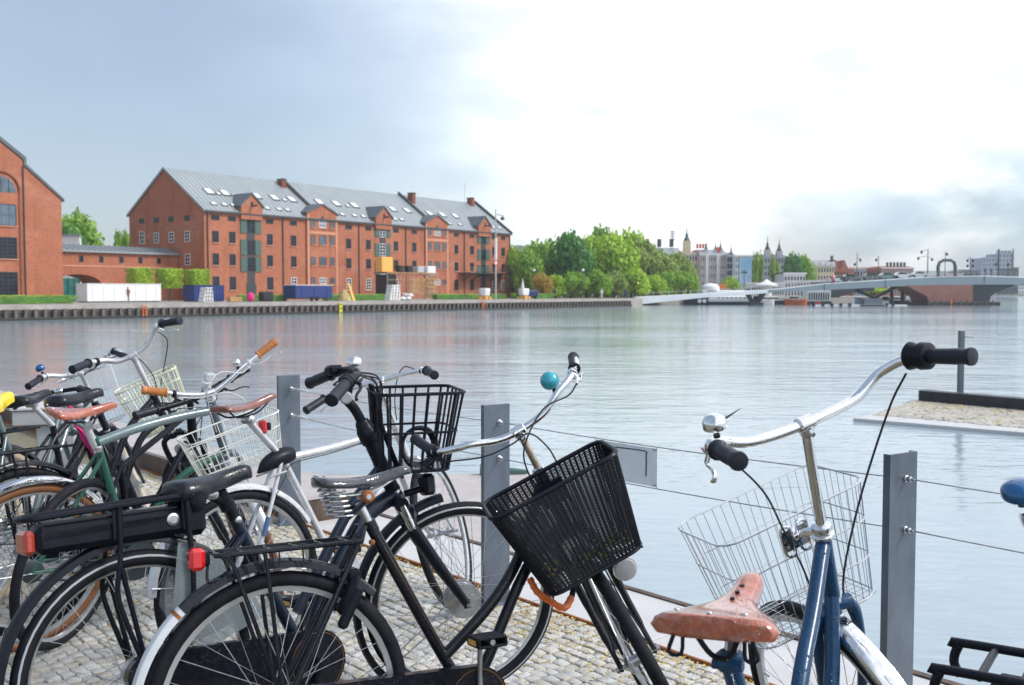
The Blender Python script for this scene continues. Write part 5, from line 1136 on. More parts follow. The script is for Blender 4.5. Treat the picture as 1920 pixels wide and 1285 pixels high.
# ================================================================== BICYCLES
WR = .35          # wheel radius
class Bike:
    """frame plane: s forward, l to the rider's left, z up; steered parts: u up the steering axis, f forward, l left"""
    def __init__(B, P, name, label, group='bicycles parked on the cobbles'):
        B.P = P; th, ph, ha, de = (R_(P[k]) for k in ('th', 'phi', 'ha', 'de'))
        B.root = bpy.data.objects.new(name, None); COL.objects.link(B.root); B.root.empty_display_size = .1
        B.root.location = (P['X'], P['D'], 0)
        B.root.rotation_euler = (Matrix.Rotation(th, 4, 'Z') @ Matrix.Rotation(-ph, 4, 'X')).to_euler()
        tag(B.root, label, 'bicycle', group)
        B.A = V((-math.cos(ha), 0, math.sin(ha))); Fr = V((math.sin(ha), 0, math.cos(ha))); Rm = Matrix.Rotation(de, 3, B.A)
        B.f = Rm @ Fr; B.l = Rm @ V((0, 1, 0)); B.base = V((P['WB'], 0, WR)) - Fr * P['rake']
        up = V((math.sin(ph) * 0, 0, 1)); wu = (Matrix.Rotation(ph, 3, 'X') @ V((0, 0, 1)))     # world up in bike space
        B.eu = (wu - B.l * wu.dot(B.l)).normalized(); B.ef = B.l.cross(B.eu).normalized()
        if B.ef.dot(B.f) < 0: B.ef = -B.ef
        B.wu = wu
    def S(B, u, f=0.0, l=0.0): return B.base + B.A * u + B.f * f + B.l * l
    def put(B, mb, name, m_, par=None, **k): return mb.build(name, M[m_] if isinstance(m_, str) else m_, par or B.root, **k)
    def wheel(B, name, C, ex, ey, ez, tyre='rubber', rim='rim', tr=.020, spokes=32, hub=.03, band=False, sw=.0011, seed=0, rd=.028):
        """ex, ey span the wheel plane, ez is the axle"""
        def ring(rad, z, n=56): return [C + (ex * math.cos(2 * math.pi * k / n) + ey * math.sin(2 * math.pi * k / n)) * rad + ez * z for k in range(n)]
        n = 56
        def sweep(prof):
            mb = MB(); vs = []; m = len(prof)
            for k in range(n):
                a = 2 * math.pi * k / n; d = ex * math.cos(a) + ey * math.sin(a)
                for r, z in prof: vs.append(C + d * r + ez * z)
            fs = [(k * m + i, k * m + (i + 1) % m, ((k + 1) % n) * m + (i + 1) % m, ((k + 1) % n) * m + i) for k in range(n) for i in range(m)]
            return mb.add(vs, fs)
        rr = WR - tr
        rimo = B.put(sweep([(rr - .012, -.011), (rr - .003, -.012), (rr + .004, -.009), (rr + .004, .009), (rr - .003, .012), (rr - .012, .011), (rr - rd, .005), (rr - rd, -.005)]), name, rim)
        B.put(sweep([(rr + tr * math.cos(a), tr * .95 * math.sin(a)) for a in [math.pi * 2 * i / 10 for i in range(10)]]), 'tyre', tyre, rimo)
        if band: # pale reflective sidewall line
            for s in (-1, 1): B.put(sweep([(rr + .003, s * (tr * .93 + .001)), (rr + .007, s * (tr * .90 + .0018)), (rr + .009, s * (tr * .86 + .001))]), 'sidewall_stripe', 'rim_dull', rimo)
        hb = MB(); hb.lathe(C - ez * .055, ez, [(0, .006), (.012, .007), (.016, .022), (.022, hub), (.026, hub), (.032, .014 + (hub - .03) * .8), (.078, .014 + (hub - .03) * .8), (.084, hub), (.088, hub), (.094, .022), (.098, .007), (.11, .006)], 16)
        B.put(hb, 'hub', 'steel', rimo)
        mb = MB(); rnd = random.Random(seed)
        off = rnd.random() * .3
        for k in range(spokes):
            s = 1 if k % 2 else -1; a = 2 * math.pi * k / spokes + off; cr = (1 if (k // 2) % 2 else -1) * 1.15
            p0 = C + (ex * math.cos(a + cr) + ey * math.sin(a + cr)) * (hub - .003) + ez * s * .03; p1 = C + (ex * math.cos(a) + ey * math.sin(a)) * (rr - rd + .004)
            mb.tube([p0, p1], sw, 4, caps=False)
        # valve
        mb.tube([C + ex * (rr - .02), C + ex * (rr - .055)], .003, 5)
        B.put(mb, 'spokes', 'steel', rimo, kind='stuff')
        return rimo
    def guard(B, name, C, ex, ey, ez, a0, a1, m_, R=.385, w_=.052, th=.0012, par=None, depth=.020, lift=0.0, n=26):
        mb = MB(); prof = [(-w_/2, -depth), (-w_ * .40, -depth * .25), (-w_ * .2, 0), (0, .0015), (w_ * .2, 0), (w_ * .40, -depth * .25), (w_/2, -depth)]
        prof = prof + [(x, y - .0025) for x, y in prof[::-1]]; vs = []; m = len(prof)
        for i in range(n + 1):
            a = R_(a0 + (a1 - a0) * i / n); d = ex * math.cos(a) + ey * math.sin(a)
            for z, r in prof: vs.append(C + d * (R + r + lift) + ez * z)
        fs = [(i * m + k, i * m + (k + 1) % m, (i + 1) * m + (k + 1) % m, (i + 1) * m + k) for i in range(n) for k in range(m)] + [tuple(range(m)), tuple(range(n * m, n * m + m))[::-1]]
        return B.put(mb.add(vs, fs), name, m_, par)
    def rear(B, **k): return B.wheel('rear_wheel', V((0, 0, WR)), V((1, 0, 0)), V((0, 0, 1)), V((0, -1, 0)), **k)
    def front(B, **k):
        C = B.S(0, B.P['rake']); return B.wheel('front_wheel', C, B.f, B.A, B.l, **k)
    def rguard(B, a0, a1, m_, **k): return B.guard(k.pop('name', 'rear_mudguard'), V((0, 0, WR)), V((1, 0, 0)), V((0, 0, 1)), V((0, -1, 0)), a0, a1, m_, **k)
    def fguard(B, a0, a1, m_, **k): return B.guard(k.pop('name', 'front_mudguard'), B.S(0, B.P['rake']), B.f, B.A, B.l, a0, a1, m_, **k)
    def stays(B, m_='steel', front=False, ang=(205,), R=.385, par=None):
        C = B.S(0, B.P['rake']) if front else V((0, 0, WR)); ex, ey, ez = (B.f, B.A, B.l) if front else (V((1, 0, 0)), V((0, 0, 1)), V((0, -1, 0)))
        for a in ang:
            for s in (-1, 1):
                p = C + (ex * math.cos(R_(a)) + ey * math.sin(R_(a))) * (R - .008) + ez * s * .030
                B.put(MB().tube([C + ez * s * .062, C.lerp(p, .5) + ez * s * .02, p], .0026, 5), 'mudguard_stay', m_)
    def frame(B, tubes, m_, name='frame', extra=None):
        mb = MB()
        for t in tubes:
            pts, r = t[0], t[1]; pts = [V(p) if len(p) == 3 else V((p[0], 0, p[1])) for p in pts]
            if len(pts) > 2: pts = smoothpath(pts, 5)
            mb.tube(pts, [r[0] + (r[1] - r[0]) * i / (len(pts) - 1) for i in range(len(pts))] if isinstance(r, tuple) else r, 12)
        if extra: extra(mb)
        return B.put(mb, name, m_)
    def rearstays(B, st, bb, r=.008, y=.055, low=True, top_y=.022):
        out = []
        for s in (-1, 1):
            out.append(([(-.005, s * y, WR), (st[0] * .5, s * (y * .8), WR + (st[1] - WR) * .5), (st[0], s * top_y, st[1])], r))
            if low: out.append(([(0, s * y, WR), (bb[0] * .6, s * .045, WR + (bb[1] - WR) * .6), (bb[0], s * .028, bb[1])], r * 1.15))
        return out
    def fork(B, m_, u0=.40, r=.013, crown=True, y=.058, crown_m=None, rake_curve=True, u_h=None, steer='steel', head_m=None, hr=.019):
        rk = B.P['rake']; mb = MB()
        for s in (-1, 1):
            mb.tube(smoothpath([B.S(u0 + .015, 0, s * .035), B.S(u0 - .03, 0, s * y), B.S(.22, .004 if rake_curve else rk * .4, s * y), B.S(.09, rk * .45, s * y), B.S(0, rk, s * y)], 5), [r] * 11 + [r * .85] * 5 + [r * .62] * 5, 10)
            mb.box(B.S(0, rk, s * y), (.014, .008, .02))
        if crown: mb.tube([B.S(u0 + .012, 0, -.045), B.S(u0 + .022, 0, 0), B.S(u0 + .012, 0, .045)], r * 1.25, 10)
        mb.cyl(B.S(u0, 0), B.S(u0 + .04, 0), .017)
        o = B.put(mb, 'fork', m_)
        B.put(MB().tube([B.S(0, rk, -y - .018), B.S(0, rk, y + .018)], .0055, 8).lathe(B.S(0, rk, -y - .008), -B.l, [(0, .0095), (.008, .0095), (.01, .006)], 6).lathe(B.S(0, rk, y + .008), B.l, [(0, .0095), (.008, .0095), (.01, .006)], 6), 'axle_nuts', 'steel', o)
        return o
    def head(B, m_, u0, u1, r=.019):
        o = B.put(MB().cyl(B.S(u0), B.S(u1), r, 16), 'head_tube', m_)
        B.put(MB().lathe(B.S(u1), B.A, [(0, r * 1.12), (.008, r * 1.2), (.011, r * 1.0), (.016, r * 1.12), (.024, r * 1.08), (.028, r * .7)], 18).lathe(B.S(u0), -B.A, [(0, r * 1.15), (.01, r * 1.12), (.014, r * .8)], 18), 'headset', 'chrome', o)
        return o
    def bars(B, pts, m_, r=.0112, grips=(), gm='grip_rubber', gl=.13, gr=.0165, stem_m='chrome', stem_from=None, stem_r=.0112, clamp=True, ribbed=False, twist=False):
        """pts: list of (u, f, l) from the right grip end to the left one"""
        pp = smoothpath([B.S(*p) for p in pts], 6); o = B.put(MB().tube(pp, r, 12), 'handlebar', m_)
        for end in (0, -1):
            seg = pp if end == 0 else pp[::-1]; acc = 0; q_ = [seg[0]]
            for i in range(1, len(seg)):
                d = (seg[i] - seg[i - 1]).length
                if acc + d > gl: q_.append(seg[i - 1].lerp(seg[i], (gl - acc) / d)); break
                q_.append(seg[i]); acc += d
            dr = (q_[0] - q_[-1]).normalized(); L_ = (q_[0] - q_[-1]).length
            prof = [(0, gr * 1.25), (.006, gr * 1.3), (.010, gr)]
            if ribbed: 
                for k in range(9): prof += [(.012 + (L_ - .02) * k / 9, gr * .93), (.012 + (L_ - .02) * (k + .5) / 9, gr * 1.12)]
            else: prof += [(L_ * .3, gr * 1.02), (L_ * .7, gr * 1.06), (L_ - .012, gr * 1.0)]
            prof += [(L_ - .002, gr * 1.18), (L_ + .004, gr * 1.12), (L_ + .006, gr * .5)]
            B.put(MB().lathe(q_[-1], dr, prof, 16), 'grip', gm)
            if twist and end in twist:
                B.put(MB().lathe(q_[-1] + dr * .01, -dr, [(0, gr * 1.1), (.004, gr * 1.75), (.022, gr * 1.85), (.026, gr * 1.55), (.034, gr * 1.6), (.05, gr * 1.9), (.058, gr * 1.4), (.062, gr * .9)], 18), 'twist_shifter', 'black_matt')
        if stem_from is not None:
            u_ = B.P['bu']; top = B.S(u_, 0, 0); fwd = B.S(u_ + .004, .0, 0)
            mb = MB(); mb.tube([B.S(stem_from), B.S(u_ - .01)], stem_r, 14)
            o2 = B.put(mb, 'stem', stem_m)
            if clamp:
                dr = (pp[len(pp) // 2 + 1] - pp[len(pp) // 2 - 1]).normalized()
                B.put(MB().lathe(pp[len(pp) // 2] - dr * .021, dr, [(0, .014), (.004, .0175), (.038, .0175), (.042, .014)], 16).lathe(B.S(u_ - .03), B.A, [(0, .013), (.01, .0165), (.026, .018), (.034, .012)], 14).cyl(pp[len(pp) // 2] - B.A * .020 - B.f * .024 - B.l * .0, pp[len(pp) // 2] - B.A * .020 + B.f * .024, .0055, 8), 'stem_clamp', 'chrome' if 'rusty' in stem_m else stem_m, o2)
        B.barpts = pp; return o
    def lever(B, side, t0=.16, m_='chrome', reach=.05, L_=.10, gl=.13, down=1.0):
        """brake lever on the bar just inside the grip; side +1 rider's left"""
        pp = B.barpts[::-1] if side > 0 else B.barpts; acc = 0; i = 1
        while acc < t0 and i < len(pp): acc += (pp[i] - pp[i - 1]).length; i += 1
        p = pp[i - 1]; out = (pp[0] - p).normalized(); dn = (B.f * .75 - B.A * .65 * down).normalized()
        mb = MB(); mb.lathe(p - out * .008, out, [(0, .014), (.002, .0165), (.014, .0165), (.016, .014)], 14); mb.tube([p, p + dn * .028, p + dn * .04 + out * .012], [.009, .008, .007], 8)
        mb.lathe(p + dn * .03 - out * .0, -out, [(0, .006), (.02, .006), (.022, .004), (.034, .004)], 8)
        o = B.put(mb, 'brake_clamp', m_)
        q0 = p + dn * .036 + out * .008
        B.put(MB().tube(smoothpath([q0, q0 + dn * reach * .45 + out * L_ * .28, q0 + dn * reach * .55 + out * L_ * .7, q0 + dn * reach * .8 + out * L_, q0 + dn * reach * 1.0 + out * (L_ + .01)], 4), [.006] * 4 + [.0052] * 4 + [.0048] * 5 + [.0052, .0062, .007, .006], 8, sq=.6), 'brake_lever', m_, o)
        B.lev = p + dn * .03 - out * .03; return p
    def cable(B, pts, m_='cable', r=.0025): return B.put(MB().tube(smoothpath(pts, 7), r, 6), 'brake_cable', m_)
    def bell(B, p, m_, r=.028, up=None, flat=False):
        up = (up or B.A).normalized()
        if flat: prof = [(-.004, r * .5), (0, r * .96), (.003, r), (.014, r * .98), (.022, r * .82), (.027, r * .5), (.029, r * .1)]
        else: prof = [(-r * .95 + r * 1.9 * i / 12, r * math.sqrt(max(0.001, 1 - (.95 - 1.9 * i / 12) ** 2))) for i in range(13)]
        o = B.put(MB().lathe(p, up, prof, 20), 'bell', m_)
        B.put(MB().tube([p - up * (r * .6), p - up * (r * 1.6 if not flat else .022)], .007, 8), 'bell_mount', 'black_matt', o); return o
    def saddle(B, style, m_, s=None, z=None, tilt=0.0, post_to=None, post_r=.0135, post_m='steel', L_=None, W_=None, springs=False, under='black_matt', roll=0.0, th=None):
        P = B.P; s = P['ss'] if s is None else s; z = P['sz'] if z is None else z
        Lf = L_ or .275; Wd = W_ or (.085 if style == 'leather' else .10); n = 18; m = 11
        ex = V((math.cos(tilt), 0, math.sin(tilt))); ez = V((-math.sin(tilt), 0, math.cos(tilt))); o0 = V((s - Lf * .49, 0, z))
        vs = []; thk = th or (.030 if style == 'leather' else .042)
        for i in range(n + 1):
            t = i / n
            if style == 'leather': w_ = Wd * (1 - .80 * (1 / (1 + math.exp(-(t - .40) * 11)))) * min(1, math.sqrt(max(0, t + .012) / .05) if t < .05 else 1); w_ = max(w_, .017 if t < .97 else .011)
            else: w_ = Wd * (1 - .74 * (1 / (1 + math.exp(-(t - .46) * 10)))) * (math.sqrt(1 - (1 - min(t / .13, 1)) ** 2) * .9 + .1); w_ = max(w_, .024 if t < .95 else .016)
            if t > .93: w_ *= math.sqrt(max(.12, 1 - ((t - .93) / .075) ** 2))
            dip = (.016 if style == 'leather' else .012) * math.sin(math.pi * min(1, t * 1.05)); nose = -.012 * max(0, (t - .85) / .15) ** 2
            rear = .008 * (1 - t) ** 2 if style == 'leather' else -.012 * max(0, 1 - t / .15) ** 2
            zc = -dip + nose + rear
            for j in range(m):
                a = -1 + 2 * j / (m - 1); aa = abs(a)
                dome = -(aa ** 2.4) * (.010 if style == 'leather' else .018)
                y = a * w_ * (1 if aa < .95 else .985)
                skirt = -thk * (.55 + .45 * (1 - t) ** .6) if j in (0, m - 1) else 0
                if j in (0, m - 1): y *= 1.03; zz = zc + dome + skirt * (1.35 if .55 < t < .93 and style == 'leather' else 1)
                else: zz = zc + dome
                vs.append(o0 + ex * (t * Lf) + V((0, 1, 0)) * y + ez * zz)
        fs = [(i * m + j, i * m + j + 1, (i + 1) * m + j + 1, (i + 1) * m + j) for i in range(n) for j in range(m - 1)]
        # underside and ends
        k0 = len(vs)
        for i in range(n + 1): vs.append(vs[i * m].lerp(vs[i * m + m - 1], .5) + ez * .006)
        for i in range(n): fs += [(i * m, (i + 1) * m, k0 + i + 1, k0 + i), (k0 + i, k0 + i + 1, (i + 1) * m + m - 1, i * m + m - 1)]
        fs += [tuple([k0] + [m - 1 - j for j in range(m)]), tuple([k0 + n] + [n * m + j for j in range(m)])]
        mb = MB().add([p for p in vs], fs)
        sd = B.put(mb, 'saddle', m_, smooth=60)
        b2 = sd.modifiers.new('s', 'SUBSURF'); b2.levels = 1; b2.render_levels = 1
        cl = V((s + .005, 0, z - .058))
        for sgn in (-1, 1):
            B.put(MB().tube(smoothpath([o0 + ex * .03 + V((0, sgn * .045, 0)) - ez * .025, o0 + ex * .07 + V((0, sgn * .03, 0)) - ez * .055, o0 + ex * .16 + V((0, sgn * .022, 0)) - ez * .058, o0 + ex * (Lf - .035) + V((0, sgn * .006, 0)) - ez * .026], 5), .0036, 6), 'saddle_rail', 'steel' if springs else 'black_matt', sd)
        if style == 'leather':
            for x, y in ((.02, .055), (.015, 0), (.02, -.055), (Lf - .02, 0)):
                p = o0 + ex * x + V((0, y, 0)) + ez * (.006 if x < .1 else -.018); B.put(MB().ball(p, .0048, 8, (1, 1, .5)), 'rivet', 'steel', sd)
            if B.root.name.startswith('blue'):
                for k in range(3): B.put(MB().lathe(o0 + ex * (.135 + .03 * k) + ez * (-.0155 + .0008 * k), ez, [(0, .0042), (.0052, .0042)], 10), 'saddle_hole', 'black_matt', sd)
        B.put(MB().lathe(cl - V((0, .03, 0)), V((0, 1, 0)), [(0, .008), (.004, .016), (.056, .016), (.06, .008)], 12), 'seat_clamp', 'steel', sd)
        if springs:
            for sgn in (-1, 1):
                c0 = o0 + ex * .045 + V((0, sgn * .052, 0)) - ez * .03; c1 = c0 - ez * .082 + ex * .018 ; pts = []
                for k in range(49): t = k / 48; a = t * 6.0 * 2 * math.pi; pts.append(c0.lerp(c1, t) + ex * math.cos(a) * .024 + V((0, 1, 0)) * math.sin(a) * .024)
                B.put(MB().tube(pts, .0032, 6), 'spring', 'steel', sd)
                B.put(MB().tube([c1 - ez * .004 + ex * .012, cl + V((0, sgn * .018, .0)) + ex * .02], .006, 6), 'spring_arm', 'black_matt', sd)
            B.put(MB().lathe(cl + V((0, -.042, .0)) + ex * .0, V((0, 1, 0)), [(0, .013), (.006, .019), (.012, .019), (.013, .012)], 12), 'rusty_clamp_bolt', 'rust', sd); B.put(MB().lathe(cl + V((0, -.045, .0)), V((0, 1, 0)), [(0, .008), (.006, .009)], 6), 'clamp_nut', 'steel', sd)
        if post_to is not None:
            B.put(MB().tube([cl - V((0, 0, .0)), V((post_to[0], 0, post_to[1]))], post_r, 14), 'seat_post', post_m)
        return sd
    def cbox(B, top, depth, hw, h, dbot=None, hwb=None, l0=0.0, u=None):
        """corner functions of a basket: rim rectangle and bottom rectangle, level with the ground"""
        O = B.S(top[0], top[1], l0); db = dbot or depth * .8; wb = hwb or hw * .8
        def rim(t, k):   # t around 0..1 (rounded rectangle), k 0 rim .. 1 bottom
            d_, w_ = depth + (db - depth) * k, hw + (wb - hw) * k; per = 2 * (2 * w_ + d_); x = t % 1.0 * per; rc_ = .045
            if x < 2 * w_: p = V((-w_ + x, 0)) if False else (-w_ + x, 0.0)
            elif x < 2 * w_ + d_: p = (w_, x - 2 * w_)
            elif x < 4 * w_ + d_: p = (w_ - (x - 2 * w_ - d_), d_)
            else: p = (-w_, d_ - (x - 4 * w_ - d_))
            l_, f_ = p
            # round the corners
            cx, cy = max(-w_ + rc_, min(w_ - rc_, l_)), max(rc_, min(d_ - rc_, f_)); dx, dy = l_ - cx, f_ - cy
            if dx and dy: q_ = math.hypot(dx, dy); m_ = max(abs(dx), abs(dy)); k_ = rc_ / q_ if q_ else 1; l_, f_ = cx + dx * k_, cy + dy * k_
            return O + B.l * l_ + B.ef * f_ - B.eu * (h * k) + B.ef * ((depth - db) * .25 * k)
        return rim
    def basket_wire(B, m_, rim, rings=((0, .0032), (.45, .002), (1, .0032)), nv=44, rv=.0014, grid=(9, 7), rr=.0, dip=0.0, name='basket', plate=None):
        n = 64; mb = MB(); D_ = lambda t, k: rim(t, k)
        for k, r in rings: mb.tube([D_(i / n, k) for i in range(n)], r, 6, closed=True)
        for i in range(nv):
            t = (i + .5) / nv; mb.tube([D_(t, 0), D_(t, .5), D_(t, .97), D_(t, 1)], rv, 4)
        c = [D_((i + .5) / 4 / 1, 1) for i in range(4)]
        # bottom grid between opposite sides
        for i in range(grid[0]):
            s = (i + .5) / grid[0]; per = None
            a = .0; 
        pts = [D_(i / 200, 1) for i in range(200)]
        O = sum(pts, V((0, 0, 0))) / 200; ls = [(p - O).dot(B.l) for p in pts]; fs_ = [(p - O).dot(B.ef) for p in pts]; wl, wf_ = max(ls), max(fs_)
        for i in range(grid[0]): x = -wl + 2 * wl * (i + .5) / grid[0]; mb.tube([O + B.l * x - B.ef * wf_ * .98, O + B.l * x + B.ef * wf_ * .98], rv, 4)
        for i in range(grid[1]): y = -wf_ + 2 * wf_ * (i + .5) / grid[1]; mb.tube([O - B.l * wl * .98 + B.ef * y, O + B.l * wl * .98 + B.ef * y], rv, 4)
        o = B.put(mb, name, m_, kind='stuff')
        o['kind'] = 'stuff'; del o['kind']
        if plate: B.put(MB().box(O + B.eu * .004, (1, 1, 1), Matrix((B.l * wl * 1.8, B.ef * wf_ * 1.8, B.eu * .003)).transposed()), 'basket_floor', plate, o)
        return o
    def rack(B, m_, s0, s1, z, w_=.12, r=.006, legs=((-.06, 0), (.0, 0)), cross=4, rail=.0, loop=True, drop=None):
        mb = MB(); h = w_ / 2; pts = [(s1, -h, z), (s0 + .03, -h, z), (s0, -h * .6, z), (s0, h * .6, z), (s0 + .03, h, z), (s1, h, z)]
        mb.tube(smoothpath(pts, 4), r, 8)
        for i in range(cross): x = s0 + .03 + (s1 - s0 - .03) * (i + .5) / cross; mb.tube([(x, -h, z), (x, h, z)], r * .75, 6)
        mb.tube([(s0 + .02, 0, z), (s1, 0, z)], r * .7, 6)
        for sx_, hx in legs:
            for s in (-1, 1): mb.tube(smoothpath([(sx_, s * h, z - .002), (sx_ + (hx - sx_) * .2, s * h, z - .06), (hx, s * .065, WR + .015)], 4), r * .9, 8)
        return B.put(mb, 'rear_rack', m_)
    def crank(B, m_='steel', ang=90, bb=None, side=-1, cover=.085, case=None, arm=.17, pedal='rubber', both=True, ring='steel'):
        bb = V((B.P['bbs'], 0, B.P['bbz'])) if bb is None else V(bb); o = None
        if case:
            mb = MB(); n = 14; y0, y1 = side * .038, side * .072; poly = []
            r1, r0 = cover, case
            for k in range(n + 1): a = -math.pi / 2 + math.pi * k / n; poly.append((bb.x + r1 * math.cos(a), y0, bb.z + r1 * math.sin(a)))
            for k in range(n + 1): a = math.pi / 2 + math.pi * k / n; poly.append((0 + r0 * math.cos(a), y0, WR + r0 * math.sin(a)))
            mb.prism(poly, (0, y1 - y0, 0)); o = B.put(mb, 'chain_case', 'black_paint')
            B.put(MB().tube([(bb.x + (r1 - .008) * math.cos(a), y1 + side * .001, bb.z + (r1 - .008) * math.sin(a)) for a in [2 * math.pi * k / 32 for k in range(32)]], .0012, 4, closed=True), 'gold_ring', 'gold_line', o)
        else:
            mb = MB(); c = bb + V((0, side * .045, 0)); mb.lathe(c, V((0, side, 0)), [(0, .082), (.0015, .088), (.003, .082)], 32); mb.lathe(c, V((0, side, 0)), [(-.002, .03), (.01, .03)], 12)
            o = B.put(mb, 'chainring', ring); B.put(MB().tube([(0, side * .045, WR + .035), (bb.x, side * .045, bb.z + .085)], .004, 5).tube([(0, side * .045, WR - .035), (bb.x, side * .045, bb.z - .085)], .004, 5), 'chain', 'steel_dark', o)
        for k, s in enumerate((side, -side)):
            a = R_(ang + 180 * k); e = V((math.cos(a), 0, math.sin(a))) * arm; c = bb + V((0, s * .085, 0))
            co = B.put(MB().tube([c - V((0, s * .02, 0)), c + V((0, s * .004, 0))], .014, 12).tube([c, c + e * .5, c + e + V((0, s * .01, 0))], [.013, .010, .011], 10, sq=.65), 'crank_arm', m_)
            pc = c + e + V((0, s * .062, 0)); mb = MB(); mb.bbox(pc + V((0, 0, .011)), (.085, .085, .007), .003); mb.bbox(pc - V((0, 0, .011)), (.085, .085, .007), .003); mb.bbox(pc + V((-.04, 0, 0)), (.008, .085, .026), .003); mb.bbox(pc + V((.04, 0, 0)), (.008, .085, .026), .003)
            po = B.put(mb, 'pedal', pedal, co); B.put(MB().tube([c + e, pc + V((0, s * .04, 0))], .008, 8), 'pedal_axle', 'steel', po)
            for s2 in (-1, 1): B.put(MB().box(pc + V((s2 * .0445, 0, 0)), (.002, .05, .014)), 'pedal_reflector', 'orange_board', po)
        return o
def P_(s): return dict(zip(('X', 'D', 'th', 'phi', 'de', 'WB', 'ha', 'ss', 'sz', 'hu', 'bu', 'bh', 'sw', 'rake', 'bbs', 'bbz', 'gr'), s))
EX, EY, EZ = V((1, 0, 0)), V((0, 0, 1)), V((0, -1, 0))

# ---------------------------------------------------------------- black city bike with the woven basket
b = Bike(P_((-.588, 2.582, 24.3, 8.97, -108.1, 1.124, 64.27, .249, .936, .644, .782, .287, -.155, .049, .532, .297, .077)), 'black_city_bicycle', 'glossy black step-through city bicycle with a black woven basket and a teal bell')
b.rear(band=False, rim='rim_dull', hub=.04, tr=.021, seed=1, rd=.032)
b.front(band=False, hub=.034, tr=.021, seed=2)
b.frame([([(.262, .805), (.459, .412), (.532, .297)], .0165), ([(.462, .41), (.544, .475), (.633, .555), (.709, .654), (.771, .79), (.80, .868)], .0165), ([(.545, .31), (.60, .393), (.737, .626), (.875, .752)], .0165),
  ([(.532, -.035, .297), (.532, .035, .297)], .022)] + b.rearstays((.235, .775), (.52, .30), .0085), 'black_paint')
b.put(MB().tube([(.262, -.002, .81), (.275, -.002, .78)], .0175, 12), 'seat_lug', 'black_paint')
for s in (-1, 1): b.put(MB().tube(smoothpath([(.30, s * .0168, .735), (.46, s * .0168, .425)], 2), .0009, 4), 'gold_line', 'gold_line')
b.put(MB().tube([(.262, 0, .806), (.236, 0, .862)], .0125, 14), 'seat_post', 'steel')
b.put(MB().lathe((.262, -.03, .752), (0, 1, 0), [(0, .005), (.003, .0085), (.012, .0085), (.014, .006)], 8), 'rusty_bolt', 'rust')
b.head('black_paint', .47, .63)
b.fork('black_paint', .42, .0135)
b.rguard(45, 131, 'black_paint', R=.383, w_=.056); b.rguard(131.3, 196, 'white_guard', R=.3835, w_=.057, name='white_mudguard_tip')
for a0 in (92, 97, 102, 109): b.rguard(a0, a0 + 1.6, 'black_matt', R=.3855, w_=.057, name='mudguard_strap', n=3)
b.rguard(133, 134.5, 'rust', R=.3845, w_=.058, name='rusty_rivet_band', n=2)
b.fguard(78, 195, 'black_paint', R=.383, w_=.056)
b.stays('steel', ang=(178,)); b.stays('black_matt', True, (165,)); b.stays('black_matt', True, (80,))
b.rack('black_paint', -.155, .225, .762, .135, .0065, legs=((-.135, -.005), (-.04, -.005)), cross=5)
for s in (-1, 1): b.put(MB().tube([(.225, s * .06, .762), (.24, s * .045, .80)], .005, 6), 'rack_bracket', 'black_paint')
for x in (-.02, .06): b.put(MB().tube(smoothpath([(x, -.067, .762), (x + .003, -.067, .725), (x + .012, -.067, .718), (x + .018, -.067, .73), (x + .018, -.067, .762)], 3), .0026, 5), 'bungee_hook', 'black_paint')
tl = b.put(MB().bbox((-.205, -.012, .755), (.040, .060, .058), .010), 'tail_light', 'red_lens', smooth=0); b.put(MB().bbox((-.182, 0, .752), (.022, .044, .036), .005), 'tail_light_housing', 'black_matt', tl, smooth=0)
b.put(MB().tube(smoothpath([(-.175, 0, .735), (-.178, 0, .70), (-.165, 0, .675)], 3), .004, 6), 'light_cable', 'cable')
b.crank('steel', 88, cover=.088, case=.052, side=-1)
# ring lock on the seat stays
mb = MB(); c = V((.183, 0, .62)); ax = (V((.235, 0, .775)) - V((0, 0, .35))).normalized(); rad = []
for k in range(15): a = R_(-55 + 290 * k / 14); rad.append(c + V((0, 1, 0)) * math.cos(a) * .052 + ax * math.sin(a) * .052)
mb.tube(rad, .013, 8, sq=1.5); mb.bbox(c + ax * .055 + V((-.004, -.0, .0)), (.04, .075, .035), .008); lk_ = b.put(mb, 'ring_lock', 'black_matt')
b.put(MB().bbox(c + V((.0, -.062, -.03)), (.03, .02, .12), .008, Matrix.Rotation(.5, 3, 'Y')), 'lock_body', 'black_matt', lk_)
b.saddle('leather', 'saddle_wet', tilt=.09, springs='rusty', L_=.285, W_=.095, th=.026)
B_bars = [(.884, -.17, -.288), (.838, -.075, -.255), (.822, -.015, -.19), (.815, .0, -.146), (.788, .0, -.073), (.782, 0, 0), (.794, 0, .093), (.83, -.005, .161), (.846, -.03, .215), (.868, -.09, .262), (.880, -.16, .275)]
b.bars(B_bars, 'chrome', grips=(1, 1), gl=.105, stem_from=.64, stem_m='rusty_chrome', gm='grip_rubber', gr=.0155, stem_r=.0108)
p = b.lever(1, .125, 'chrome', .035, .085); pL = b.lev
b.cable([pL, pL - b.l * .04 - b.A * .02, b.S(.81, .03, .09), b.S(.74, .045, -.01), b.S(.66, .04, -.035), b.S(.56, .03, -.02)])
p = b.lever(-1, .118, 'black_matt', .03, .08); pR = b.lev
b.cable([pR, b.S(.77, .035, -.13), b.S(.765, .045, -.04), b.S(.77, .05, .02), b.S(.71, .055, .05), b.S(.64, .05, .055)])
b.bell(b.S(.865, -.055, .160), 'teal_bell', .030)
rm = b.cbox((.648, .05), .235, .198, .285, .165, .150)
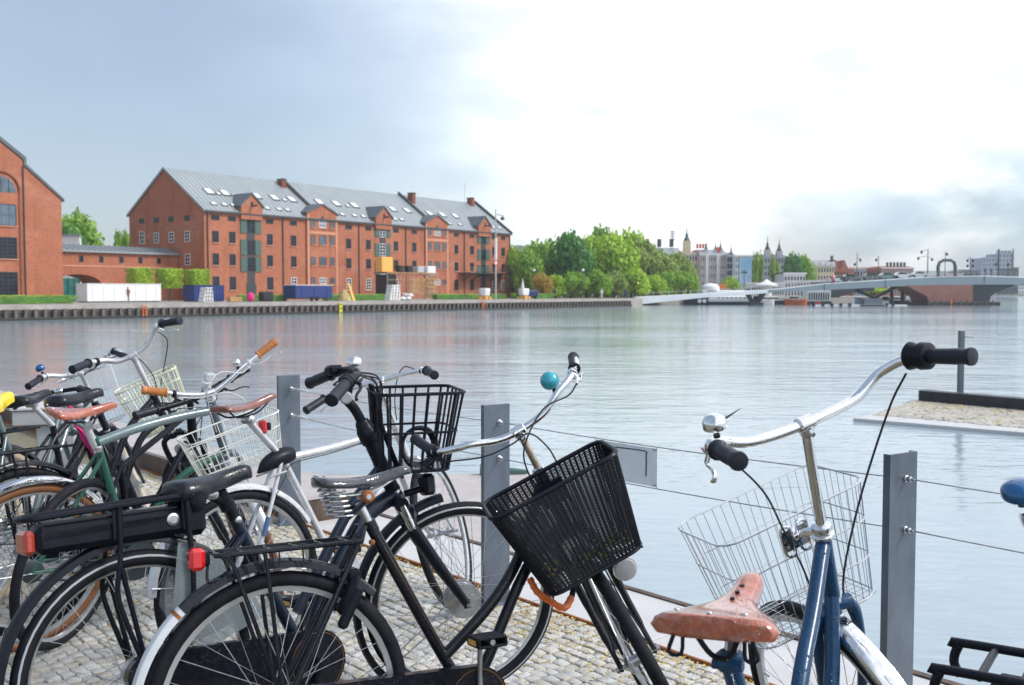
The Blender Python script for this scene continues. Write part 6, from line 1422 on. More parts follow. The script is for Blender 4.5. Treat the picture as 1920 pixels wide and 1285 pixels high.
# woven basket: flat strands weaving in and out of upright stakes
mb = MB(); ns = 76; nr = 56
for j in range(nr):
    k = (j + .5) / nr; pts = []; c_ = b.S(.5, .15, 0); nn = ns * 2
    for i in range(nn):
        t = i / nn; p0 = rm(t, k); p1 = rm(t + .002, k); tg = (p1 - p0).normalized(); nm = tg.cross(b.eu).normalized()
        pts.append(p0 + nm * (.0018 if (i + j) % 2 else -.0018))
    mb.tube(pts, .0021, 4, closed=True)
wb = b.put(mb, 'basket', 'wicker', smooth=60)
mb = MB()
for i in range(ns):
    t = (i + .5) / ns; mb.tube([rm(t, 0), rm(t, .5), rm(t, 1)], .0034, 5)
pts = [rm(i / 200, 1) for i in range(200)]; O = sum(pts, V((0, 0, 0))) / 200; wl = max((p - O).dot(b.l) for p in pts); wf2 = max((p - O).dot(b.ef) for p in pts)
for i in range(26): x = -wl + 2 * wl * (i + .5) / 26; mb.tube([O + b.l * x - b.ef * wf2 * .97, O + b.l * x + b.ef * wf2 * .97], .004, 4)
b.put(mb, 'basket_stakes', 'wicker', wb, smooth=60, kind='stuff')
b.put(MB().tube([rm(i / 64, -.01) for i in range(64)], .0072, 8, closed=True), 'basket_rim', 'black_matt', wb); b.put(MB().tube([rm(i / 64, 1.0) for i in range(64)], .006, 8, closed=True), 'basket_base_ring', 'wicker', wb)
mb = MB(); c = b.S(.60, .045, 0); mb.box(c - b.eu * .02 + b.ef * .012, (1, 1, 1), Matrix((b.l * .09, b.ef * .012, b.eu * .07)).transposed()); b.put(mb, 'basket_bracket', 'black_matt', wb)
rl = random.Random(5); mb = MB()
for i in range(90):
    p = O + b.l * rl.uniform(-wl, wl) * .9 + b.ef * rl.uniform(-wf2, wf2) * .85 + b.eu * (.006 + abs(rl.gauss(0, .028))); r = rl.uniform(.004, .009); v1 = V((rl.gauss(0, 1), rl.gauss(0, 1), rl.gauss(0, 1))).normalized(); v2 = v1.orthogonal().normalized()
    mb.quad(p - v1 * r, p + v2 * r, p + v1 * r, p - v2 * r)
o = mb.build('fallen_petals', M['yellow_steel'], smooth=0, kind='stuff'); o.matrix_world = Matrix.Translation(b.root.location) @ b.root.rotation_euler.to_matrix().to_4x4()
o = b.put(MB().lathe(b.S(.285, .06, .085), b.ef, [(0, .010), (.012, .026), (.040, .037), (.044, .036)], 18), 'headlight', 'chrome'); b.put(MB().lathe(b.S(.285, .06, .085) + b.ef * .0445, b.ef, [(0, .034), (.005, .030), (.008, .012)], 16), 'headlight_lens', 'clear_lens', o); b.put(MB().tube([b.S(.40, .0, .03), b.S(.29, .07, .085)], .006, 6), 'headlight_bracket', 'black_matt', o)
# orange chain lock hanging from the down tube
ch = [V((.735, -.02, .60)), V((.75, -.035, .56)), V((.785, -.045, .53)), V((.83, -.045, .505)), V((.865, -.03, .53)), V((.885, -.02, .575)), V((.905, -.02, .62))]
b.put(MB().tube(smoothpath(ch[:5], 5), [.010 + .002 * (i % 2) for i in range(21)], 6), 'lock_sleeve', 'orange_red'); b.put(MB().tube(smoothpath(ch[4:], 4), .009, 8), 'lock_shackle', 'black_matt')

# ---------------------------------------------------------------- black electric bike with rack battery
b = Bike(P_((-1.033, 2.82, 39.4, 8.73, -23.3, 1.135, 67.95, .241, .888, .692, .876, .277, -.101, .065, .524, .271, .06)), 'electric_bicycle', 'black electric bicycle with a long rack battery and a thick black wire basket')
b.rear(band=True, hub=.045, tr=.024, seed=3); b.front(band=True, hub=.062, tr=.024, seed=4)
b.frame([([(.318, .745), (.42, .50), (.524, .271)], .019), ([(.900, .745), (.80, .70), (.723, .622), (.608, .467), (.53, .32)], (.030, .026)), ([(.855, .845), (.74, .74), (.62, .585), (.50, .42)], .018), ([(.524, -.04, .271), (.524, .04, .271)], .024)] + b.rearstays((.34, .70), (.51, .275), .010), 'navy_paint')
b.head('black_matt', .47, .67, .025)
b.put(MB().lathe(b.S(.655), b.A, [(0, .029), (.01, .033), (.05, .033), (.06, .028), (.075, .026), (.085, .022)], 18), 'stem_collar', 'black_matt')
# folding stem
b.put(MB().tube(smoothpath([b.S(.70, 0), b.S(.78, -.004), b.S(.835, -.02)], 4), .0165, 14), 'stem', 'black_matt')
b.put(MB().tube(smoothpath([b.S(.835, -.02, .0), b.S(.86, .0, 0), b.S(.885, .035, 0), b.S(.905, .045, 0)], 4), [.021] * 5 + [.017] * 8, 14), 'stem_arm', 'black_matt')
b.put(MB().lathe(b.S(.838, -.018, -.020), -b.l, [(0, .022), (.004, .022), (.006, .016), (.008, .016)], 18), 'stem_joint_cap', 'rim_dull')
u0 = .905
b.bars([(u0 - .012, -.085, -.285), (u0 + .0, -.03, -.20), (u0 + .0, .035, -.10), (u0, .048, 0), (u0 + .0, .035, .10), (u0 + .0, -.03, .20), (u0 - .012, -.085, .285)], 'black_matt', r=.0145, gl=.135, gr=.019, stem_from=None)
b.put(MB().bbox(b.S(u0 + .012, .0, .15), (.06, .05, .035), .01), 'display', 'black_matt'); b.put(MB().bbox(b.S(u0 + .01, -.005, -.155), (.045, .045, .035), .012), 'control_pod', 'black_matt')
b.lever(1, .155, 'black_matt', .03, .10); b.lever(-1, .155, 'black_matt', .03, .10); pR = b.lev
b.bell(b.S(u0 + .026, .05, -.05), 'chrome', .026, flat=True, up=b.eu)
for l_, w2 in ((-.1, .05), (-.06, .07), (.03, .06), (.08, .08)): b.cable([b.S(u0 - .01, .05, l_), b.S(.84, .04 + w2, l_ * .6), b.S(.74, .07, l_ * .3), b.S(.66, .045, 0), b.S(.60, .02, -.012)], r=.003)
# suspension fork
mb = MB()
for s in (-1, 1):
    mb.tube([b.S(.335, .0, s * .062), b.S(.17, .030, s * .062), b.S(0, .065, s * .062)], [.023, .020, .014], 12); mb.box(b.S(0, .065, s * .062), (.02, .01, .03))
mb.tube(smoothpath([b.S(.335, .005, -.062), b.S(.375, .028, -.04), b.S(.385, .032, 0), b.S(.375, .028, .04), b.S(.335, .005, .062)], 3), .011, 8)
fk = b.put(mb, 'fork', 'black_matt')
for s in (-1, 1): b.put(MB().tube([b.S(.33, 0, s * .062), b.S(.425, 0, s * .062)], .0155, 12), 'stanchion', 'chrome', fk)
b.put(MB().tube([b.S(.43, 0, -.075), b.S(.44, 0, 0), b.S(.43, 0, .075)], .025, 12).tube([b.S(.42, 0, 0), b.S(.48, 0, 0)], .028, 12), 'fork_crown', 'black_matt', fk)
b.put(MB().tube([b.S(0, .065, -.085), b.S(0, .065, .085)], .006, 8), 'axle', 'steel', fk)
b.put(MB().lathe(b.S(0, .065, .012), b.l, [(0, .02), (.001, .034), (.003, .036), (.004, .044), (.007, .046), (.008, .052), (.018, .053), (.02, .048), (.022, .050), (.026, .050), (.028, .040), (.030, .030), (.034, .028), (.036, .014)], 28), 'drum_brake', 'steel', fk)
b.rguard(38, 205, 'black_matt', R=.392, w_=.064); b.fguard(78, 205, 'black_matt', R=.390, w_=.062)
b.rguard(205, 222, 'rubber', R=.394, w_=.074, name='mud_flap', n=6, lift=.008)
b.stays('steel', ang=(196,)); b.stays('steel', True, (195,))
b.put(MB().tube([b.S(.44, .03, .0), b.S(.43, .09, .0)], .012, 8).bbox(b.S(.435, .115, 0), (.05, .055, .075), .012), 'headlight', 'black_matt')
b.put(MB().tube([b.S(.36, .03, 0) + b.ef * .06, b.S(.36, .03, 0) + b.ef * .11], .012, 8), 'brake_booster', 'rim_dull')
# rack + battery
for s in (-1, 1):
    mb = MB(); y = s * .068
    mb.tube(smoothpath([(.17, y, .842), (-.05, y, .835), (-.25, y, .830), (-.285, y * .8, .829), (-.30, y * .3, .829), (-.30, 0, .829)], 4), .0085, 8)
    mb.tube(smoothpath([(-.05, y, .83), (-.055, y, .70), (-.07, y, .60), (-.055, y, .52), (0.0, y, .35)], 4), .0075, 8); mb.tube([(-.055, y, .66), (.0, y * .95, .36)], .0075, 8)
    mb.tube(smoothpath([(.145, y, .83), (.145, y, .55), (.10, y, .40), (.01, y, .345)], 4), .008, 8)
    if s < 0: rk = b.put(mb, 'rear_rack', 'black_matt')
    else: b.put(mb, 'rack_side', 'black_matt', rk)
b.put(MB().bbox((-.055, 0, .768), (.43, .110, .080), .018), 'battery', 'black_matt', smooth=0)
b.put(MB().bbox((-.055, 0, .808), (.38, .085, .014), .005), 'battery_lid', 'black_paint', smooth=0)
for s in (-1, 1):
    b.put(MB().bbox((-.075, s * .0535, .778), (.36, .003, .022), .001), 'battery_groove', 'black_paint', smooth=0)
b.put(MB().bbox((-.284, 0, .765), (.030, .095, .066), .010), 'rear_reflector', 'red_reflector', smooth=0)
b.put(MB().bbox((.175, 0, .765), (.07, .112, .095), .018), 'battery_cap', 'black_matt', smooth=0)
b.put(MB().lathe((.105, -.053, .775), (0, -1, 0), [(0, .018), (.004, .018), (.006, .012), (.007, .012)], 18), 'battery_lock', 'steel')
for x in (-.055, .145): b.put(MB().bbox((x, -.062, .785), (.03, .006, .09), .002), 'rack_clamp', 'black_matt', smooth=0)
# clear coat guard panels over the rear wheel
for s in (-1, 1):
    n = 12; R1 = .375; pts = []
    for k in range(n + 1): a = R_(14 + 58 * k / n); pts.append((R1 * math.cos(a), s * .052, WR + R1 * math.sin(a)))
    pts += [(.085, s * .052, WR + .17), (.16, s * .052, WR + .03)]
    b.put(MB().prism([V(p) for p in pts], (0, s * .0015, 0)), 'coat_guard', 'clear_plastic', smooth=0)
b.crank('black_matt', 250, cover=.098, case=.06, side=-1)
b.put(MB().tube([(.318, 0, .745), (.300, 0, .80)], .0185, 14), 'seat_tube_top', 'black_matt')
mb = MB(); prof = []
for k in range(9): prof += [(.008 * k, .0185), (.008 * k + .004, .0235)]
mb.lathe((.300, 0, .775), (-.10, 0, .24), prof, 16); b.put(mb, 'post_bellows', 'rubber')
b.put(MB().lathe((.318, -.032, .742), (0, 1, 0), [(0, .006), (.002, .01), (.06, .01), (.062, .006)], 10), 'seat_clamp_bolt', 'steel')
b.saddle('comfort', 'saddle_black', tilt=.10, L_=.28, W_=.108, th=.05, under='black_matt')
b.put(MB().tube([(.240, 0, .835), (.285, 0, .80)], .017, 12), 'seat_post', 'black_matt')
for s in (-1, 1): b.put(MB().lathe((.175, s * .045, .845), (.1, 0, -1), [(0, .034), (.02, .038), (.045, .030), (.055, .02)], 14), 'rubber_damper', 'rubber')
rm = b.cbox((.815, .075), .30, .135, .265, .235, .105)
bw = b.basket_wire('black_matt', rm, rings=((0, .0058), (.5, .0042), (1, .0052)), nv=24, rv=.0042, grid=(5, 4), plate='black_paint')
mb = MB(); c = b.S(.70, .055, 0)
for s in (-.022, .022): mb.tube([b.S(.84, .08, s), b.S(.70, .055, s), b.S(.50, .045, s)], .007, 6)
b.put(mb, 'basket_holder', 'black_matt', bw)
for k in range(3):
    c = rm(.40, .78) * .35 + rm(.86, .70) * .65 + b.l * (k * .016 - .016); r = .062 - .004 * k
    ring = [c + b.ef * math.cos(2 * math.pi * i / 28) * r + b.eu * math.sin(2 * math.pi * i / 28) * (r * 1.15) + b.l * .006 * math.sin(i * .7) for i in range(28)]
    cl_ = MB().tube(ring, .0065, 8, closed=True).build('cable_lock_coil', M['black_paint'], bw)

# ---------------------------------------------------------------- silver-white bike by the first post
b = Bike(P_((-.99, 3.715, 48.1, 4.67, 31.7, 1.086, 67.4, .067, 1.015, .594, .78, .28, -.16, .063, .46, .29, .06)), 'white_bicycle', 'silver-white bicycle with a wet brown saddle standing between the first two posts')
b.rear(tyre='rubber', rim='rim', hub=.03, tr=.019, seed=5); b.front(hub=.024, tr=.018, seed=6)
b.frame([([(.205, .812), (.33, .56), (.46, .29)], .0155), ([(.215, .79), (.50, .812), (.765, .850)], .0165), ([(.470, .30), (.66, .56), (.845, .735)], .0165), ([(.46, -.035, .29), (.46, .035, .29)], .02)] + b.rearstays((.195, .785), (.45, .295), .0085), 'silver_paint')
b.put(MB().tube([(.60, 0, .8205), (.735, 0, .838)], .0172, 12), 'blue_tape', 'navy_paint')
for s in (-1, 1): b.put(MB().tube([(.075, s * .053, .52), (.105, s * .047, .585)], .0095, 10), 'blue_band', 'blue_band')
b.head('silver_paint', .44, .575); b.fork('silver_paint', .40, .0125)
b.rguard(30, 175, 'silver_paint', R=.375, w_=.046); b.stays('steel', ang=(170,))
b.saddle('leather', 'saddle_brown', tilt=.16, L_=.275, W_=.078, post_to=(.21, .80), post_r=.0135, post_m='silver_paint', th=.022)
b.put(MB().bbox((.135, .0, .925), (.018, .045, .05), .006), 'tail_light', 'red_lens', smooth=0); b.put(MB().bbox((.155, 0, .925), (.02, .03, .03), .004), 'light_mount', 'black_matt', smooth=0)
b.put(MB().tube(smoothpath([(.10, 0, .752), (.15, 0, .782), (.21, 0, .80), (.262, 0, .808)], 4), [.004, .012, .02, .026, .030, .033, .035, .036, .036, .035, .034, .032, .028], 10), 'handlebar_bag', 'black_matt')
b.bars([(.80, -.14, -.29), (.80, -.05, -.24), (.79, .02, -.12), (.785, .03, 0), (.79, .02, .12), (.80, -.05, .24), (.80, -.14, .29)], 'chrome', stem_from=.57, gl=.11, stem_r=.011)
b.lever(1, .13); b.lever(-1, .13); b.cable([b.lev, b.S(.80, .09, -.10), b.S(.72, .10, -.03), b.S(.60, .05, 0), b.S(.45, .03, 0)])
b.cable([(.70, 0, .82), (.45, -.018, .79), (.25, -.02, .77), (.20, -.03, .72), (.12, -.04, .62)], r=.002)
b.crank('steel', 200)
b.put(MB().tube([(.125, -.045, .735), (.20, -.045, .748)], .0045, 8).tube([(.125, .045, .735), (.20, .045, .748)], .0045, 8), 'rear_brake', 'steel')

# ---------------------------------------------------------------- green bike with gum tyres
b = Bike(P_((-1.971, 4.007, 50.2, -10.06, -105., 1.085, 68.8, .188, .993, .694, .745, .295, -.01, .062, .456, .298, .1)), 'green_bicycle', 'green bicycle with an arched grey-green top tube, tan saddle and brown-sided tyres')
b.rear(tyre='gum', rim='rim', hub=.032, tr=.019, sw=.0014, seed=7, band=False); b.front(tyre='gum', hub=.026, tr=.019, seed=8)
b.frame([([(.245, .86), (.356, .56), (.456, .298)], .0175), ([(.475, .31), (.491, .40), (.60, .57), (.72, .665), (.875, .715)], .0175), ([(.456, -.035, .298), (.456, .035, .298)], .021)] + b.rearstays((.275, .78), (.44, .30), .009), 'green_paint')
b.put(MB().tube(smoothpath([(.26, 0, .837), (.414, 0, .877), (.586, 0, .906), (.765, 0, .922)], 6), .0205, 14), 'top_tube', 'greygreen_paint')
b.head('greyblue_paint', .42, .69, .0205); b.fork('greyblue_paint', .385, .014)
b.rguard(42, 190, 'chrome', R=.378, w_=.05); b.fguard(30, 175, 'silver_paint', R=.376, w_=.048); b.stays('steel', ang=(180,)); b.stays('steel', True, (165,))
b.saddle('leather', 'saddle_tan', tilt=.06, L_=.285, W_=.08, post_to=(.262, .80), post_r=.0165, post_m='silver_paint', th=.026)
b.put(MB().lathe((.262, 0, .80), (-.2, 0, 1), [(0, .02), (.006, .023), (.022, .023), (.026, .018)], 14), 'seat_collar', 'steel')
b.put(MB().lathe((.19, -.045, .925), (0, 1, 0), [(0, .02), (.09, .02)], 12), 'seat_post_head', 'steel')
b.put(MB().lathe((0, -.06, WR), (0, 1, 0), [(0, .03), (.008, .045), (.018, .045), (.02, .03)], 18), 'sprocket', 'steel_dark')
b.bars([(.846, .0, -.262), (.81, .01, -.19), (.765, .02, -.10), (.735, .02, 0), (.76, .02, .09), (.80, .012, .18), (.856, .0, .345)], 'chrome', gm='orange_grip', gl=.10, gr=.0165, stem_from=.69, ribbed=True, stem_r=.0125)
b.lever(1, .125, 'silver_paint', .05, .12, down=.2); b.cable([b.lev, b.S(.80, .07, .14), b.S(.84, .08, .05), b.S(.80, .10, -.02), b.S(.70, .07, -.03), b.S(.55, .04, -.02)], 'cable_white')
b.lever(-1, .12, 'black_matt', .04, .09); b.cable([b.lev, b.S(.78, .05, -.14), b.S(.75, .06, -.06), b.S(.74, .09, .06), b.S(.68, .11, .12), b.S(.60, .09, .10)], 'cable_white')
b.bell(b.S(.815, .01, .150), 'chrome', .018, flat=True)
b.put(MB().bbox(b.S(.80, .0, .02), (.045, .04, .04), .008), 'front_lamp', 'clear_lens')
rm = b.cbox((.61, .075), .25, .205, .20, .20, .17); b.basket_wire('wire_white', rm, rings=((0, .0036), (.3, .0022), (.62, .002), (1, .003)), nv=46, rv=.0018, grid=(12, 9))
b.crank('steel', 35, ring='steel_dark')

# ---------------------------------------------------------------- black bike with cream basket
b = Bike(P_((-2.026, 4.203, 54.7, 5.46, 57.8, 1.031, 64.8, .279, .998, .713, .912, .253, -.143, .066, .46, .29, .086)), 'black_bicycle', 'black bicycle with high silver handlebars and a cream wire basket')
b.rear(hub=.034, tr=.02, seed=9, rim='rim_dull'); b.front(hub=.03, tr=.02, seed=10)
b.frame([([(.287, .915), (.37, .58), (.46, .29)], .0165), ([(.665, .925), (.528, .80), (.418, .60)], .0165), ([(.715, .83), (.587, .745), (.47, .50), (.46, .33)], .0165), ([(.46, -.035, .29), (.46, .035, .29)], .02)] + b.rearstays((.32, .78), (.45, .295), .0085), 'black_paint')
b.head('black_paint', .50, .70); b.fork('black_paint', .46, .0135)
b.rguard(30, 190, 'black_paint', R=.38, w_=.056); b.fguard(40, 180, 'black_paint', R=.38, w_=.054)
b.rack('black_paint', -.22, .22, .77, .13, .006, cross=5); b.put(MB().bbox((-.24, 0, .735), (.015, .06, .04), .004), 'tail_light', 'red_reflector')
b.saddle('comfort', 'saddle_black', tilt=.06, L_=.27, W_=.09, post_to=(.295, .90))
b.bars([(1.003, -.14, -.250), (1.010, -.075, -.20), (.990, -.02, -.15), (.935, .0, -.09), (.912, 0, 0), (.915, 0, .07), (.95, -.01, .13), (.98, -.07, .20), (.997, -.15, .252)], 'silver_paint', r=.0125, gl=.12, gr=.0175, stem_from=.70, stem_r=.013, stem_m='silver_paint')
b.lever(-1, .14, 'chrome'); b.cable([b.lev, b.S(.90, .05, -.17), b.S(.80, .09, -.12), b.S(.70, .07, -.05), b.S(.55, .03, 0)])
b.lever(1, .15, 'black_matt'); b.cable([b.lev, b.S(.93, .06, .10), b.S(.90, .06, .0), b.S(.78, .04, -.04), b.S(.68, .02, -.02)])
rm = b.cbox((.752, .075), .23, .152, .25, .19, .125); b.basket_wire('wire_cream', rm, rings=((0, .005), (.22, .0035), (1, .004)), nv=34, rv=.0028, grid=(9, 7))
b.crank('steel', 300, case=.05)

tg = MB().tube(smoothpath([(.195, -.05, .965), (.236, -.06, .908), (.261, -.06, .846), (.285, -.055, .785), (.325, -.05, .700)], 5), [.012, .012, .012, .013, .014, .016, .018, .019, .020, .022, .026, .030, .034, .036, .036, .034, .030, .024, .018, .012, .005], 8, sq=.5)
tg.tube(smoothpath([(.215, -.075, .86), (.245, -.08, .83), (.285, -.07, .775), (.315, -.06, .72)], 4), [.006, .012, .016, .02, .024, .026, .026, .024, .022, .02, .016, .010, .004], 6, sq=.4)
tg = tag(tg.build('magenta_cloth', M['magenta_cloth']), 'crumpled magenta cloth hanging under the black saddle behind the tan one', 'cloth')
tg.matrix_world = Matrix.Translation(b.root.location) @ b.root.rotation_euler.to_matrix().to_4x4()

# ---------------------------------------------------------------- bike with the blue bell
b = Bike(P_((-2.388, 4.705, 72.5, 4.6, 39.7, 1.039, 63.8, .267, .944, .611, .783, .239, -.123, .069, .46, .29, .099)), 'dark_bicycle', 'dark bicycle with a small blue bell on its silver handlebar')
b.rear(tyre='cream_tyre', hub=.03, tr=.02, seed=11); b.front(tyre='cream_tyre', hub=.03, tr=.02, seed=12)
b.frame([([(.40, .765), (.46, .29)], .0165), ([(.76, .83), (.56, .62), (.45, .44)], .0165), ([(.725, .90), (.56, .80), (.41, .70)], .0165), ([(.46, -.035, .29), (.46, .035, .29)], .02)] + b.rearstays((.40, .72), (.45, .295), .0085), 'black_paint')
b.head('black_paint', .42, .60); b.fork('black_paint', .39, .0135); b.rguard(30, 185, 'black_paint', R=.38, w_=.055); b.fguard(40, 180, 'black_paint', R=.38, w_=.054)
b.rack('black_matt', -.20, .24, .775, .13, .006, cross=7)
b.saddle('comfort', 'saddle_black', tilt=.05, L_=.27, W_=.095, post_to=(.40, .765), post_m='silver_paint', post_r=.014)
b.bars([(.83, -.15, -.24), (.85, -.06, -.20), (.80, .0, -.11), (.783, 0, 0), (.79, 0, .08), (.83, -.02, .15), (.85, -.08, .20), (.86, -.15, .24)], 'silver_paint', r=.0125, gl=.11, gr=.016, stem_from=.60, stem_m='silver_paint', stem_r=.013)
b.bell(b.S(.885, -.05, .165), 'blue_bell', .024, flat=True); b.lever(1, .14); b.lever(-1, .14)
rm = b.cbox((.73, .09), .22, .14, .30, .18, .12); b.basket_wire('wire_steel', rm, rings=((0, .003), (.4, .0015), (1, .0025)), nv=44, rv=.001, grid=(8, 6))
b.crank('steel', 250)

# ---------------------------------------------------------------- flat-bar bike
b = Bike(P_((-1.846, 4.058, 78.8, -10.4, -113.9, 1.099, 66.6, .17, .93, .616, .698, .305, .039, .059, .46, .29, .035)), 'flat_bar_bicycle', 'black bicycle with a straight black handlebar squeezed beside the green one')
b.rear(hub=.03, seed=13); b.front(hub=.03, seed=14)
b.frame([([(.25, .72), (.46, .29)], .0145), ([(.26, .70), (.74, .86)], .0135), ([(.46, .30), (.81, .73)], .0165), ([(.46, -.035, .29), (.46, .035, .29)], .02)] + b.rearstays((.24, .74), (.45, .295), .0085), 'black_matt')
b.head('black_matt', .44, .60, .022); b.fork('black_matt', .40, .016)
b.bars([(.735, .035, -.31), (.715, .04, -.15), (.70, .04, 0), (.715, .04, .15), (.735, .035, .31)], 'black_matt', r=.0145, gl=.11, gr=.018, stem_from=.60, stem_m='black_matt', stem_r=.016)
b.lever(1, .14, 'black_matt'); b.lever(-1, .14, 'black_matt', .045, .08); b.cable([b.lev, b.S(.72, .10, -.12), b.S(.68, .12, 0), b.S(.60, .06, .02), b.S(.45, .03, .02)]); b.cable([b.S(.72, .05, .12), b.S(.70, .13, .05), b.S(.62, .10, -.02), b.S(.5, .03, -.02)])
b.put(MB().bbox(b.S(.745, .05, .06), (.05, .04, .05), .01), 'clear_front_lamp', 'clear_lens'); b.put(MB().bbox(b.S(.72, .045, .06), (.03, .03, .02), .006), 'lamp_clamp', 'black_matt')
b.crank('black_matt', 100)

# ---------------------------------------------------------------- bike with the yellow saddle cover
b = Bike(P_((-2.365, 4.453, 84., 4., 12., 1.087, 67.15, .221, .959, .599, .65, .25, -.16, .062, .46, .29, .06)), 'covered_saddle_bicycle', 'bicycle with a bright yellow saddle cover at the very edge of the row')
b.rear(tyre='cream_tyre', hub=.03, seed=15); b.front(hub=.03, seed=16)
b.frame([([(.24, .86), (.46, .29)], .0165), ([(.47, .36), (.78, .84)], .0165), ([(.47, .30), (.83, .74)], .0165)] + b.rearstays((.26, .76), (.45, .295), .0085), 'greygreen_paint')
b.head('greygreen_paint', .43, .59); b.fork('greygreen_paint', .39, .0135); b.rguard(30, 185, 'black_paint', R=.38, w_=.055)
b.saddle('comfort', 'yellow_vinyl', tilt=.05, L_=.29, W_=.11, post_to=(.24, .86), th=.065)
b.bars([(.65, -.10, -.20), (.66, -.05, -.16), (.65, 0, -.08), (.65, 0, 0), (.65, 0, .08), (.66, -.05, .16), (.65, -.10, .20)], 'black_matt', stem_from=.57)
b.crank('steel', 20)

# ---------------------------------------------------------------- blue bike at the eastern end
b = Bike(P_((.357, 1.496, 61.2, 4.39, 50.3, 1.113, 69.36, .147, .936, .611, .887, .292, -.185, .064, .46, .29, .095)), 'blue_bicycle', 'deep blue bicycle with a tan leather saddle, chrome mudguard and thin wire basket')
b.rear(rim='rim', hub=.034, seed=17); b.front(rim='white_guard', hub=.034, tr=.019, spokes=36, seed=18, rd=.036)
hb_ = b.S(.44); ht_ = b.S(.60)
b.frame([([(.115, .835), (.30, .53), (.46, .29)], .0165), ([(ht_.x - .008, ht_.z - .02), (.70, .755), (.545, .645), (.36, .44)], .0172), ([(hb_.x - .005, hb_.z + .0), (.83, .55), (.66, .40), (.47, .30)], .0178), ([(.46, -.035, .29), (.46, .035, .29)], .02)] + b.rearstays((.145, .78), (.45, .295), .0085), 'blue_paint')
b.head('blue_paint', .44, .598, .0185); b.fork('blue_paint', .395, .0145, hr=.019)
b.put(MB().lathe(b.S(.600), b.A, [(0, .021), (.003, .026), (.009, .027), (.012, .021), (.016, .0205), (.022, .0235), (.03, .0225), (.034, .0145)], 22), 'locknut', 'chrome')
b.rguard(40, 190, 'chrome', R=.38, w_=.054); b.fguard(88, 212, 'chrome', R=.384, w_=.060, depth=.014)
b.saddle('leather', 'saddle_tan', tilt=.07, L_=.272, W_=.122, post_to=(.118, .835), post_m='steel', post_r=.0135, th=.036)
b.put(MB().lathe((.118, 0, .825), (-.1, 0, 1), [(0, .019), (.004, .023), (.026, .023), (.03, .018)], 14).lathe((.10, -.026, .838), (0, 1, 0), [(0, .009), (.05, .009)], 8), 'seat_collar', 'blue_paint')
for s, dx in ((-1, 0), (1, 0)): b.put(MB().tube(smoothpath([(.035, s * .062, .905), (.030, s * .072, .875), (.032, s * .052, .873), (.040, s * .050, .905)], 3), .0035, 6, closed=False), 'saddle_loop', 'black_matt')
b.put(MB().tube(smoothpath([(.045, -.04, .905), (.05, -.02, .868), (.055, .01, .868), (.05, .035, .905)], 4), .0045, 8), 'undercarriage', 'black_matt')
RB = [(.990, -.2, -.281), (.978, -.12, -.266), (.962, -.055, -.246), (.93, -.008, -.206), (.893, 0, -.145), (.887, 0, -.07), (.887, 0, 0), (.892, 0, .08), (.905, 0, .155), (.935, -.008, .215), (.962, -.045, .262), (.978, -.11, .287), (.994, -.2, .303)]
b.bars(RB, 'chrome', r=.0118, gl=.105, gr=.0165, stem_from=.62, stem_r=.0114, twist=(0,))
b.lever(1, .125, 'chrome', .095, .10); pl1 = b.lev; b.cable([pl1, b.S(.86, .03, .18), b.S(.74, .05, .10), b.S(.62, .06, .06), b.S(.50, .05, .03), b.S(.38, .03, .02)])
b.cable([b.S(.915, -.03, -.262), b.S(.84, .0, -.235), b.S(.70, .02, -.17), b.S(.58, .02, -.105), b.S(.46, .02, -.055), b.S(.40, .0, -.035), b.S(.33, -.02, -.045)], r=.0028)
b.bell(b.S(.995, -.05, .250), 'chrome', .025, flat=True); b.put(MB().tube([b.S(1.0, -.045, .235), b.S(.995, -.02, .165)], [.006, .001], 6, sq=.4), 'bell_thumb_lever', 'black_matt')
rm = b.cbox((.624, .085), .235, .210, .285, .18, .172, l0=-.004); bw = b.basket_wire('wire_steel', rm, rings=((0, .0024), (.33, .0018), (.66, .0018), (1, .0024)), nv=50, rv=.0010, grid=(12, 9))
mb = MB(); c = b.S(.585, .06, .03)
for s in (-.022, .022): mb.tube(smoothpath([c + b.l * (s - .012) + b.eu * .03, c + b.l * (s + .012) + b.eu * .033, c + b.l * (s + .013) - b.eu * .03, c + b.l * (s - .011) - b.eu * .033, c + b.l * (s - .012) + b.eu * .03], 3), .004, 6)
mb.box(c + b.ef * .002, (1, 1, 1), Matrix((b.l * .08, b.ef * .003, b.eu * .05)).transposed()); mb.tube([b.S(.61, .0, 0), b.S(.61, .03, .02), c], [.014, .010, .007], 8); b.put(mb, 'basket_bracket', 'chrome', bw)
b.crank('steel', 140)
# ---------------------------------------------------------------- bikes mostly outside the picture
b = Bike(P_((1.335, 1.885, -33., 3., 0., 1.10, 68, .20, .86, .62, .78, .28, -.16, .06, .46, .29, .06)), 'rack_bicycle', 'dark bicycle showing only its sturdy tubular rear rack at the picture edge')
b.rear(hub=.03, seed=19); b.front(hub=.03, seed=20); RX = -.42
b.frame([([(.20, .72), (.46, .29)], .0165), ([(.47, .36), (.80, .84)], .0165), ([(.47, .30), (.86, .74)], .0165)] + b.rearstays((.26, .70), (.45, .295), .0085), 'black_paint')
b.head('black_paint', .43, .59); b.fork('black_paint', .39, .0135); b.rguard(40, 120, 'black_paint')
mb = MB(); z = .650; h = .115
mb.tube(smoothpath([(.2, h, z), (-.02 + RX, h, z), (-.055 + RX, h, z - .01), (-.065 + RX, h, z - .045), (-.05 + RX, h, z - .075)], 4), .0105, 10); mb.tube(smoothpath([(.2, -h, z), (-.02 + RX, -h, z), (-.055 + RX, -h, z - .01), (-.065 + RX, -h, z - .045), (-.05 + RX, -h, z - .075)], 4), .0105, 10)
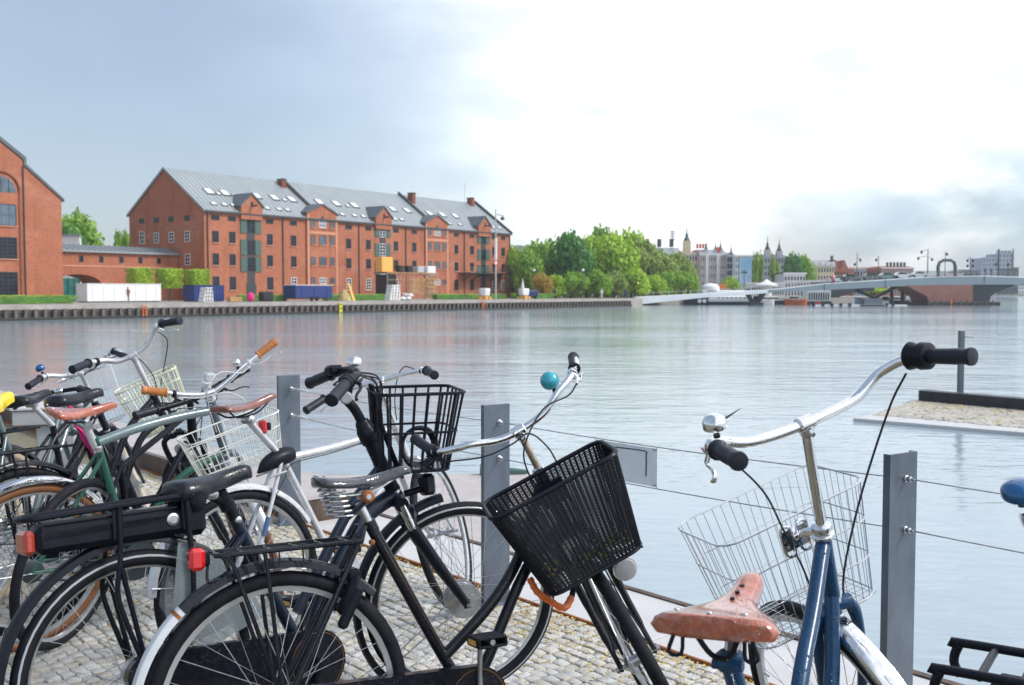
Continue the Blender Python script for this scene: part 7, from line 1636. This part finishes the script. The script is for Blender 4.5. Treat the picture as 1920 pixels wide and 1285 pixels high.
for x in (.02, .10, .18, .26, .38, .50): mb.tube([(x + RX, -h, z - .004), (x + RX, h, z - .004)], .0085, 8)
for s in (-1, 1): mb.tube([(.02, s * h, z), (.0, s * .07, WR)], .008, 8); mb.tube([(.25, s * h, z), (.0, s * .07, WR)], .008, 8)
b.put(mb, 'rear_rack', 'black_matt'); b.put(MB().bbox((.07 + RX, .03, .59), (.09, .075, .055), .018), 'tail_light', 'black_matt')
b.saddle('comfort', 'saddle_black', s=.235, z=.80, post_to=(.22, .70)); b.crank('steel', 10)
b = Bike(P_((.822, .972, 59.5, 4., -18.7, 1.10, 68.2, .17, .93, .704, .81, .293, -.218, .059, .46, .29, .039)), 'blue_bell_bicycle', 'bicycle showing only a large blue bell and chrome bar end at the picture edge')
b.rear(hub=.03, seed=21); b.front(hub=.03, seed=22)
b.frame([([(.20, .80), (.46, .29)], .0165), ([(.47, .36), (.77, .86)], .0165), ([(.47, .30), (.83, .74)], .0165)] + b.rearstays((.22, .74), (.45, .295), .0085), 'black_paint')
b.head('black_paint', .43, .62); b.fork('black_paint', .39, .0135); b.rguard(40, 185, 'black_paint')
b.bars([(.77, -.20, -.29), (.78, -.08, -.24), (.74, 0, -.1), (.74, 0, 0), (.74, 0, .1), (.77, -.04, .22), (.77, -.07, .255)], 'chrome', gm='chrome', gl=.035, gr=.013, stem_from=.62)
b.saddle('comfort', 'saddle_black', post_to=(.20, .80)); b.crank('steel', 10)
b.BELLC = b.S(.815, -.06, .262); b.bell(b.BELLC, 'blue_bell', .034, flat=True); b.lever(1, .05, 'chrome', .05, .06)
# ------------------------------------------------------------------ thin haze over the harbour
hm = bpy.data.materials.new('haze'); hm.use_nodes = True; ht = hm.node_tree; ht.nodes.clear()
ho = ht.nodes.new('ShaderNodeOutputMaterial'); hv = N(ht, 'ShaderNodeVolumePrincipled', inp={'Color': (.93, .96, 1, 1), 'Density': .00032, 'Anisotropy': .2}); ht.links.new(hv.outputs[0], ho.inputs['Volume'])
hz = MB().box((150, 1100, 36), (3500, 3300, 84)).build('haze', hm, smooth=0); tag(hz, kind='stuff')
